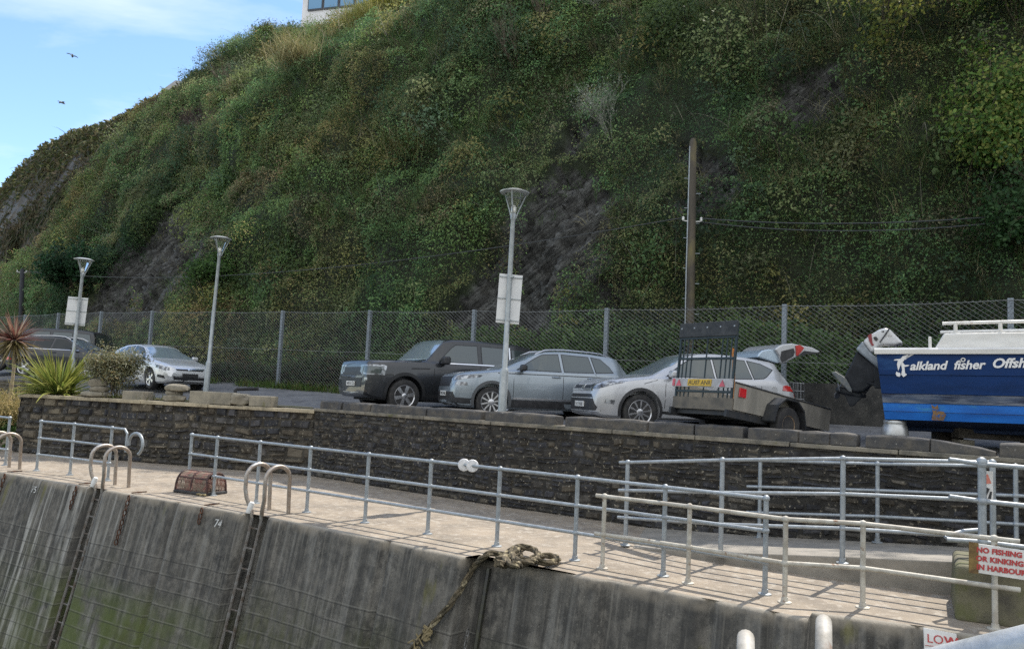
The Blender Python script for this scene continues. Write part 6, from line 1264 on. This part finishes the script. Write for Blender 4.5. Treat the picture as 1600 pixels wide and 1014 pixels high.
P = AT(90, 590, 33.2); make_car(van, 'dark van like car showing only its roof behind the dark grey estate', 'car', Vector((P.x-.6, P.y, zg(P.x, P.y))), math.radians(4), BLK)

# ---------------------------------------------------------------- trailer
WT = AT(1223, 692, 13.3); yaw = math.radians(34); TP = math.radians(7)
t = thing('trailer', 'grey plant trailer with an upright loading ramp, in front of the bright silver car', 'trailer', (WT.x, WT.y, 1.53), (0, TP, yaw)); TRG = M('trailer_plywood', (.30, .28, .24), .75, .1, (.20, .19, .165), 3, .2, 30, stretch=(1, 1, .3), col3=(.29, .27, .23), s3=2, t3=(.55, .75)); TRD = M('trailer_dark_steel', (.03, .034, .04), .6, .3, (.05, .05, .05), 8); RAMPM = M('ramp_green_steel', (.018, .032, .040), .5, .3, (.03, .045, .05), 8)
xr, xf, W_, zb_, zt = -1.36, 1.25, 1.28, .36, .80   # rear, front, width (away from camera), side bottom, side top
def side_panel(y):
    b = MB(); b.prism([(xr, zb_), (xf, zb_), (xf, zt-.06), (xf-.02, zt-.03), (xr, zt)], XZ @ Matrix.Translation((0, 0, -y)), .025); return b
side_panel(0).build('side_panel', TRG, t, bevel=.004); side_panel(W_).build('side_panel', TRG, t, bevel=.004)
b = MB(); b.box((xf-.015, W_/2, (zb_+zt)/2), (.03, W_-.06, zt-zb_-.02)); b.build('front_panel', TRG, t); b = MB(); b.box(((xr+xf)/2, W_/2, zb_+.03), (xf-xr-.04, W_-.06, .03)); b.build('floor', TRG, t)
b = MB()
for y in (.03, W_-.03): b.box(((xr+xf)/2-.1, y, zb_-.07), (xf-xr+.05, .05, .12))
for x in np.linspace(xr, xf-.2, 5): b.box((x+.05, W_/2, zb_-.06), (.05, W_-.12, .08))
for y in (.06, W_-.06): b.tube([(xf-.4, y, zb_-.08), (xf+.9, W_/2, zb_-.10)], .035, 6)
b.build('chassis', TRD, t, bevel=.006); b = MB(); b.tube([(xr, -.02, zt+.006), (xf, -.02, zt-.045)], .018, 6); b.build('top_rail', TRD, t)
for s, y in ((-1, -.15), (1, W_+.12)):
    b = MB(); n = 7; pr = [(-.19+.42*math.cos(a), .06+.42*math.sin(a)) for a in (math.pi*1.02, math.pi*.80, math.pi*.62, math.pi*.38, math.pi*.20, -math.pi*.02)]
    for (p, q) in zip(pr[:-1], pr[1:]):
        for_y = (y-.11, y+.13); b.hexa([(p[0], for_y[0], .24+p[1]), (q[0], for_y[0], .24+q[1]), (q[0], for_y[1], .24+q[1]), (p[0], for_y[1], .24+p[1]), ((p[0]+.19)*1.05-.19, for_y[0], .265+p[1]), ((q[0]+.19)*1.05-.19, for_y[0], .265+q[1]), ((q[0]+.19)*1.05-.19, for_y[1], .265+q[1]), ((p[0]+.19)*1.05-.19, for_y[1], .265+p[1])])
    b.build('mudguard', TRD, t); wheel(t, (-.19, y, .275), .31, .165, 'steel', .17, s)
# tail ramp: frame, bars, plank, light board
rp = thing('loading_ramp', None, None, (xr-.02, .02, zb_-.02), (0, math.radians(-1), 0)); rp.parent = t; RW, RH = W_-.06, 1.46
b = MB()
for y in (0, RW): b.box((0, y, RH/2), (.04, .036, RH))
for z in (.02, .30, .86, RH-.24): b.box((0, RW/2, z), (.04, RW-.046, .04))
for y in (.09, .18, .28, RW/2, RW-.28, RW-.18, RW-.09): b.box((.0, y, RH/2-.02), (.02, .02, RH-.22))
b.build('ramp_frame', RAMPM, rp, bevel=.004); b = MB(); b.box((-.03, RW/2, RH-.10), (.03, RW+.05, .25)); pk = b.build('ramp_plank', M('black_rubber_plank', (.025, .03, .035), .8, 0, (.05, .055, .06), 9, .3, 30), rp, bevel=.008)
b = MB()
for y in np.linspace(.03, RW-.03, 5): b.lathe([(.018, 0), (.012, .008)], 8, Matrix.Translation((-.046, y, RH-.07)) @ Matrix.Rotation(-math.pi/2, 4, 'Y'))
b.build('bolt', GALV, pk); b = MB(); b.box((-.045, RW/2, .44), (.03, RW+.08, .145)); lb = b.build('light_board', M('light_board_white', (.40, .41, .43), .55, 0, (.3, .3, .31), 12), rp, bevel=.004)
b = MB(); b.box((-.068, RW/2+.04, .44), (.012, .52, .115)); np_ = b.build('number_plate', M('yellow_plate', (.58, .38, .03), .5, 0, (.45, .3, .04), 14), lb); text_obj('plate_lettering', 'AU07 ANR', .105, BLACKP, np_, frame((-.0755, RW/2+.28, .405), (0, -1, 0), (0, 0, 1)), ext=.001)
for y in (.16, RW-.10): b = MB(); b.prism([(y-.06, .38), (y+.06, .38), (y, .49)], Matrix(((0, 0, -1, -.061), (1, 0, 0, 0), (0, 1, 0, 0), (0, 0, 0, 1))), .012); b.build('reflector', REDL, lb)
b = MB(); b.box((-.066, RW+.02, .44), (.014, .05, .12)); b.build('marker_lamp', REDL, lb); b = MB(); b.box((-.01, RW/2, .10), (.03, RW+.08, .20)); b.build('kick_board', M('weathered_board', (.15, .135, .11), .85, 0, (.09, .085, .075), 5), rp); b = MB(); b.box((xr+.17, -.036, .66), (.17, .02, .15)); b.build('side_lamp', REDL, t, bevel=.006)
b = MB(); b.tube([(xf-1.5, W_*.72, zb_+.05), (xf-1.62, W_*.72, 1.58-.0)], .028, 8); b.tube([(xf-1.62, W_*.72, 1.38), (xf-1.70, W_*.72, 1.58)], .02, 6); o = b.build('tool_handle', M('orange_timber', (.55, .22, .05), .6, 0, (.42, .2, .08), 8), None, smooth=True); o.matrix_world = Matrix.Translation(t.location) @ Matrix.Rotation(yaw, 4, 'Z') @ Matrix.Rotation(TP, 4, 'Y'); tag(o, 'orange wooden tool handle standing up behind the trailer ramp', 'tool')
# ---------------------------------------------------------------- boat on stands
BS = AT(1380, 655, 12.35); BZ = BS.z; BT = AT(1368, 553, 12.35)
t = thing('fishing_boat', 'blue and white fishing boat with an outboard engine standing on blocks and a keg', 'boat', (BS.x+.02, 12.35, BZ), (0, -.016, math.radians(-28)))
BH = BT.z-BZ; BL_ = 6.2; HB = 1.02
zl = [0, .135*BH/1.05, .27*BH/1.05, .42*BH/1.05, .72*BH/1.05, BH]; yl = [.80, .845, .875, .905, .955, 1.0]
def hw(x): return (1-max(0, (x-2.6)/3.6)**2.2)*HB
def stern(z): return -.10*z/BH
NAVY = M('navy_hull_paint', (.005, .034, .135), .42, 0, (.004, .026, .10), 2.5, .05, 30, stretch=(.5, 1, 2), spec=.25, col3=(.018, .07, .20), s3=3, t3=(.58, .75), nz3=(.4, 1, 2))
SCUF = M('scraped_hull_paint', (.05, .075, .13), .7, 0, (.17, .19, .23), 6, .3, 30, stretch=(.35, 1, 2), thr=(.42, .62), col3=(.012, .02, .05), s3=5, t3=(.5, .66), nz3=(.4, 1, 3))
BRIGHT = M('bright_blue_antifoul', (.012, .16, .58), .5, 0, (.008, .11, .43), 3, .15, 30, stretch=(.5, 1, 2), col3=(.05, .26, .48), s3=3.5, t3=(.58, .72), nz3=(.5, 1, 2))
strakes = [('lower_strake', BRIGHT, 0, 1), ('lower_strake', BRIGHT, 1, 2), ('worn_strake', SCUF, 2, 3), ('middle_strake', NAVY, 3, 4), ('top_strake', NAVY, 4, 5)]
xs_ = np.linspace(0, BL_, 40)
for nm, mat, i, j in strakes:
    b = MB(); V = []; F = []
    for x in xs_:
        for s in (-1, 1):
            f = hw(x); xo = x+stern(zl[i]) if x == 0 else x; lap = .016; rise = max(0, (x-3.5)/2.7)**2*.22
            for z, y in ((zl[i]+.004, yl[i]*f+lap), (zl[j]-.002, yl[j]*f+.002), (zl[j]-.002, yl[j]*f-.05), (zl[i]+.004, yl[i]*f-.05)): V.append((x+(stern(z) if x < .01 else 0), s*max(y, .01)+HB, z+rise))
    m = 8
    for k in range(len(xs_)-1):
        for s in (0, 4):
            for q in range(4): F.append((k*m+s+q, k*m+s+(q+1) % 4, (k+1)*m+s+(q+1) % 4, (k+1)*m+s+q))
    for k in (0, len(xs_)-1):
        for s in (0, 4): F.append(tuple(k*m+s+q for q in range(4)))
    b.add(V, F); o = b.build(nm, mat, t); smooth_mesh(o.data, 30)
b = MB(); b.add([(-.0+.008, HB-.78, 0), (.008, HB+.78, 0), (stern(BH)+.012, HB+.97, BH), (stern(BH)+.012, HB-.97, BH), (.06, HB-.78, 0), (.06, HB+.78, 0), (stern(BH)+.06, HB+.97, BH), (stern(BH)+.06, HB-.97, BH)], [(0, 1, 2, 3), (7, 6, 5, 4), (0, 4, 5, 1), (1, 5, 6, 2), (2, 6, 7, 3), (3, 7, 4, 0)]); b.build('transom', NAVY, t)
b = MB(); V = []; F = []
for x in xs_: V += [(x, HB-.78*hw(x)/HB, .006+max(0, (x-3.5)/2.7)**2*.22), (x, HB, -.13+max(0, (x-3.5)/2.7)**2*.30), (x, HB+.78*hw(x)/HB, .006+max(0, (x-3.5)/2.7)**2*.22)]
for k in range(len(xs_)-1):
    for q in (0, 1): F.append((k*3+q, k*3+q+1, (k+1)*3+q+1, (k+1)*3+q))
F.append((0, 1, 2)); b.add(V, F); b.tube([(.1, HB, -.14), (4.5, HB, -.14)], .05, 6); b.build('keel', M('bottom_paint', (.012, .03, .08), .7), t)
WG = M('white_gelcoat', (.72, .71, .68), .4, 0, (.60, .585, .55), 3, .03, 40, stretch=(.5, 1, 2), col3=(.42, .33, .24), s3=3.5, t3=(.68, .8), coat=.2)
b = MB(); V = []; F = []
for x in np.linspace(-.13, BL_, 40):
    f = hw(max(x, 0)); rise = max(0, (x-3.5)/2.7)**2*.22+.004
    for s in (-1, 1):
        for y, z in ((f+.045, BH), (f+.05, BH+.07), (f+.02, BH+.10), (f-.2, BH+.10), (f-.2, BH)): V.append((x, HB+s*max(y, .01), z+rise))
m = 10
for k in range(39):
    for s in (0, 5):
        for q in range(5): F.append((k*m+s+q, k*m+s+(q+1) % 5, (k+1)*m+s+(q+1) % 5, (k+1)*m+s+q))
for k in (0, 39): F += [tuple(k*m+q for q in range(5)), tuple(k*m+5+q for q in range(5))]
b.add(V, F); b.box((-.03, HB, BH+.055), (.19, 1.62, .09)); o = b.build('gunwale', WG, t); smooth_mesh(o.data, 30)
b = MB(); b.prism([(.72, BH+.10), (BL_-.6, BH+.10), (BL_-1.2, BH+.36), (.86, BH+.345)], XZ @ Matrix.Translation((0, 0, -(HB+.84))), 1.68); b.build('coaming', WG, t, bevel=.025, seg=3)
b = MB(); z = BH+.345
for s in (-.75, .75):
    b.tube([(.84, HB+s, z+.16), (1.0, HB+s, z+.165), (4.4, HB+s, z+.20)], .026, 8)
    for x in (1.02, 1.62, 2.24, 2.9, 3.6, 4.3): b.tube([(x, HB+s, z-.02), (x, HB+s, z+.165)], .028, 8); b.box((x, HB+s, z+.008), (.12, .09, .016))
b.build('hand_rail', M('rail_white_rusty', (.72, .71, .68), .5, 0, (.6, .58, .54), 9, col3=(.42, .22, .1), s3=4, t3=(.62, .75)), t, smooth=True); b = MB(); b.box((.66, HB-.93, BH+.19), (.045, .03, .19)); b.build('cleat', WG, t, bevel=.012)
b = MB(); b.lathe([(.018, 0), (.012, .012)], 8, Matrix.Translation((.09, HB-1.0+.012, BH-.09)) @ Matrix.Rotation(math.pi/2, 4, 'X')); b.lathe([(.018, 0), (.012, .012)], 8, Matrix.Translation((.17, HB-1.0+.012, BH-.085)) @ Matrix.Rotation(math.pi/2, 4, 'X')); b.build('rivet', WHITEP, t)
SURF = lambda x, z: Vector((x, HB-(yl[4]+(yl[5]-yl[4])*(z-zl[4])/(zl[5]-zl[4]))*hw(x)-.022, z))
tilt = Vector((0, -.09, 1))
lettm = M('white_lettering', (.80, .80, .80), .5)
Fm = frame(SURF(.37, BH-.245), (1, .0, .03), tilt); text_obj('boat_name', 'alkland  fisher', .185, lettm, t, Fm, shear=.28, ext=.002, offset=.005, spacing=.98)
Fm = frame(SURF(1.47, BH-.20), (1, .0, .02), tilt); text_obj('boat_name', 'Offshore', .195, lettm, t, Fm, shear=.28, ext=.002, offset=.006, spacing=1.0)
Fm = frame(SURF(.15, BH-.36), (1, .0, .02), (0, -.085, 1)); b = MB(); 
for P in ([(.06, .10), (.10, .20), (.16, .28), (.24, .345), (.19, .35), (.13, .33), (.10, .29), (.02, .285), (.0, .265), (.06, .262), (.045, .20)], [(.10, .04), (.13, .0), (.16, .02), (.18, .04), (.155, .06), (.15, .16), (.20, .17), (.22, .19), (.155, .19), (.12, .245), (.105, .20), (.115, .12)], [(.02, .05), (.04, .015), (.075, .005), (.09, .03), (.085, .065), (.05, .075), (.035, .09)], [(.16, .27), (.20, .305), (.30, .36), (.305, .372), (.24, .355), (.18, .32)]): b.prism([(p[0]*1.0, p[1]*1.0) for p in P], Fm, .004)
b.build('fish_emblem', lettm, t)
b = MB(); c = SURF(.78+.32, BH-.085); Mx = frame(c, (1, 0, 0), tilt); b.tube([Mx @ Vector((.026*math.cos(a), .026*math.sin(a), .004)) for a in np.linspace(0, 2*math.pi, 14)[:-1]], .009, 6, closed=True); b.build('porthole_ring', WHITEP, t, smooth=True)
b = MB(); Fm = frame(Vector((.66, HB-yl[1]*HB-.030, .13)), (1, 0, 0), (0, -.25, 1)); b.prism([(0, -.12), (.16, -.12), (.20, -.03), (.17, .02), (.10, .03), (.09, .13), (.05, .09), (.0, .13), (.02, .0)], Fm, .003); b.build('bare_patch', M('bare_rusty_patch', (.28, .17, .08), .9, 0, (.16, .10, .06), 14, .3, 40, col3=(.02, .12, .38), s3=16, t3=(.55, .62)), t)
# outboard engine, tilted up; outline taken from the photo, scale 97 px per metre (crop 5.636x)
def ep(pts): kx = 1/(5.636*106); k = 1/(5.636*91); return [((x-525)*kx-.14, BH-(y-460)*k) for x, y in pts]
e = thing('outboard_engine', None, None, (0, HB, 0)); e.parent = t; GREY = M('cowl_grey', (.26, .30, .34), .4, 0, (.12, .14, .165), 6, coat=.3); CW = M('cowl_white', (.62, .63, .64), .4, 0, (.5, .5, .5), 5, col3=(.3, .28, .25), s3=8, t3=(.66, .75)); MID = M('engine_dark', (.014, .017, .022), .5, 0, (.028, .032, .038), 7, spec=.25)
b = MB(); b.prism(ep([(400, 318), (470, 262), (555, 214), (610, 202), (645, 208), (700, 262), (775, 335), (700, 352), (560, 345), (505, 400), (480, 425)]), XZ @ Matrix.Translation((0, 0, -.23)), .46); b.build('cowl', CW, e, bevel=.05, seg=4)
b = MB(); b.prism(ep([(332, 388), (400, 312), (442, 372), (492, 432), (560, 470), (548, 560), (450, 485), (380, 428)]), XZ @ Matrix.Translation((0, 0, -.21)), .42); b.build('lower_cowl', GREY, e, bevel=.035, seg=3)
b = MB(); b.prism(ep([(448, 268), (484, 250), (492, 330), (506, 352), (486, 362), (462, 320)]), XZ @ Matrix.Translation((0, 0, .215)), .026); b.build('red_flash', M('maroon_flash', (.22, .035, .04), .45), e)
b = MB(); b.prism(ep([(500, 285), (525, 278), (545, 300), (530, 320), (508, 306)]), XZ @ Matrix.Translation((0, 0, .215)), .026); b.prism(ep([(575, 232), (600, 228), (595, 244)]), XZ @ Matrix.Translation((0, 0, .215)), .026); b.tube([Vector((*ep([(645, 215)])[0], 0)).xzy+Vector((0, -.24, 0)), Vector((*ep([(560, 330)])[0], 0)).xzy+Vector((0, -.26, 0))], .012, 5); b.build('fittings', BLACKP, e)
b = MB(); b.prism(ep([(338, 395), (440, 470), (545, 548), (548, 640), (480, 700), (400, 760), (300, 770), (218, 622), (290, 500)]), XZ @ Matrix.Translation((0, 0, -.13)), .26); b.build('midsection', MID, e, bevel=.04, seg=3)
b = MB(); b.prism(ep([(90, 596), (130, 580), (230, 640), (296, 700), (290, 770), (258, 760), (185, 690)]), XZ @ Matrix.Translation((0, 0, -.11)), .22); b.build('cavitation_plate', M('plate_grey_blue', (.10, .12, .14), .5, 0, (.20, .20, .18), 9), e, bevel=.02)
p0, p1 = [Vector((a, 0, c)) for a, c in ep([(150, 745), (420, 800)])]; b = MB(); b.tube([p0+(p0-p1).normalized()*.04, p0, p0.lerp(p1, .4), p0.lerp(p1, .8), p1], [.02, .055, .075, .065, .02], 12); b.prism(ep([(215, 790), (262, 892), (300, 885), (420, 770), (520, 640), (480, 600), (300, 700)]), XZ @ Matrix.Translation((0, 0, -.045)), .09); b.build('gearcase', MID, e, bevel=.01)
b = MB(); ax = (p1-p0).normalized()
for k in range(3):
    a = 2*math.pi*k/3+.5; u_ = Vector((0, 1, 0)); v_ = ax.cross(u_).normalized(); r_ = u_*math.cos(a)+v_*math.sin(a); s_ = ax.cross(r_).normalized(); c0 = p0+r_*.05
    P = [c0-s_*.04-ax*.02, c0+s_*.04+ax*.02, p0+r_*.11+s_*.085+ax*.035, p0+r_*.165+s_*.03+ax*.01, p0+r_*.15-s_*.05-ax*.025, p0+r_*.09-s_*.07-ax*.035]; b.add([tuple(q) for q in P]+[tuple(q+ax*.012) for q in P], [tuple(range(6))[::-1], tuple(range(6, 12))]+[(i, (i+1) % 6, 6+(i+1) % 6, 6+i) for i in range(6)])
b.build('propeller', M('dull_alloy', (.14, .15, .17), .5, .4, (.08, .09, .1), 9), e)
b = MB(); b.box((-.10, 0, BH-.30), (.16, .34, .44)); b.tube([(-.05, -.12, BH-.5), (-.30, -.12, BH-.42)], .03, 8); b.build('bracket', MID, e, bevel=.02)
# keg and timbers under the boat
KS = M('keg_steel', (.55, .56, .56), .38, .7, (.42, .42, .41), 7, .05, 40, col3=(.30, .27, .22), s3=6, t3=(.6, .72)); KP = Vector((BS.x+.32, 12.62, 0)); kz = zg(KP.x, KP.y); kh = BZ-.012-kz
o = MB().lathe([(.165, 0), (.185, .01), (.185, .05), (.165, .08), (.195, .13), (.20, .2), (.206, kh*.5), (.20, kh-.2), (.195, kh-.13), (.165, kh-.07), (.168, kh-.05), (.172, kh-.02), (.165, kh), (.15, kh)], 28).build('keg', KS, None, smooth=True); o.location = (KP.x, KP.y, kz); tag(o, 'dented steel beer keg propping up the stern of the blue boat', 'keg')
TIM = M('old_timber', (.10, .085, .065), .9, 0, (.055, .05, .042), 6, .4, 24, stretch=(.15, 1, 1), col3=(.17, .15, .12), s3=5, t3=(.55, .7))
P = AT(1540, 668, 12.75); b = MB(); b.box((0, 0, 0), (1.35, .22, .20)); o = b.build('timber_beam', TIM, None, bevel=.01); o.location = (P.x+.15, 12.75, BZ-.16); o.rotation_euler = (0, .02, .05); tag(o, 'thick old timber beam lying under the boat', 'timber beam')
zt_ = zg(P.x-.3, 12.75); hh_ = BZ-.275-zt_
b = MB(); b.box((0, 0, hh_/2), (.24, .24, hh_)); o = b.build('concrete_prop', TROUGH, None, bevel=.012); o.location = (AT(1505, 690, 12.72).x, 12.72, zt_); tag(o, 'pale square block holding up the left end of the timber beam', 'block')
b = MB(); b.box((0, 0, hh_/2), (.3, .26, hh_)); o = b.build('timber_prop', TIM, None, bevel=.012); o.location = (AT(1615, 690, 12.8).x, 12.8, zt_); tag(o, 'dark timber block under the beam at the right edge', 'block')
P = AT(1470, 668, 13.6); zz = zg(P.x, 13.6); b = MB(); b.box((0, 0, (BZ-.14-zz)/2), (.4, .3, BZ-.14-zz)); o = b.build('timber_block', TIM, None, bevel=.012); o.location = (P.x, 13.4, zz); tag(o, 'dark timber block under the keel just right of the keg', 'block')
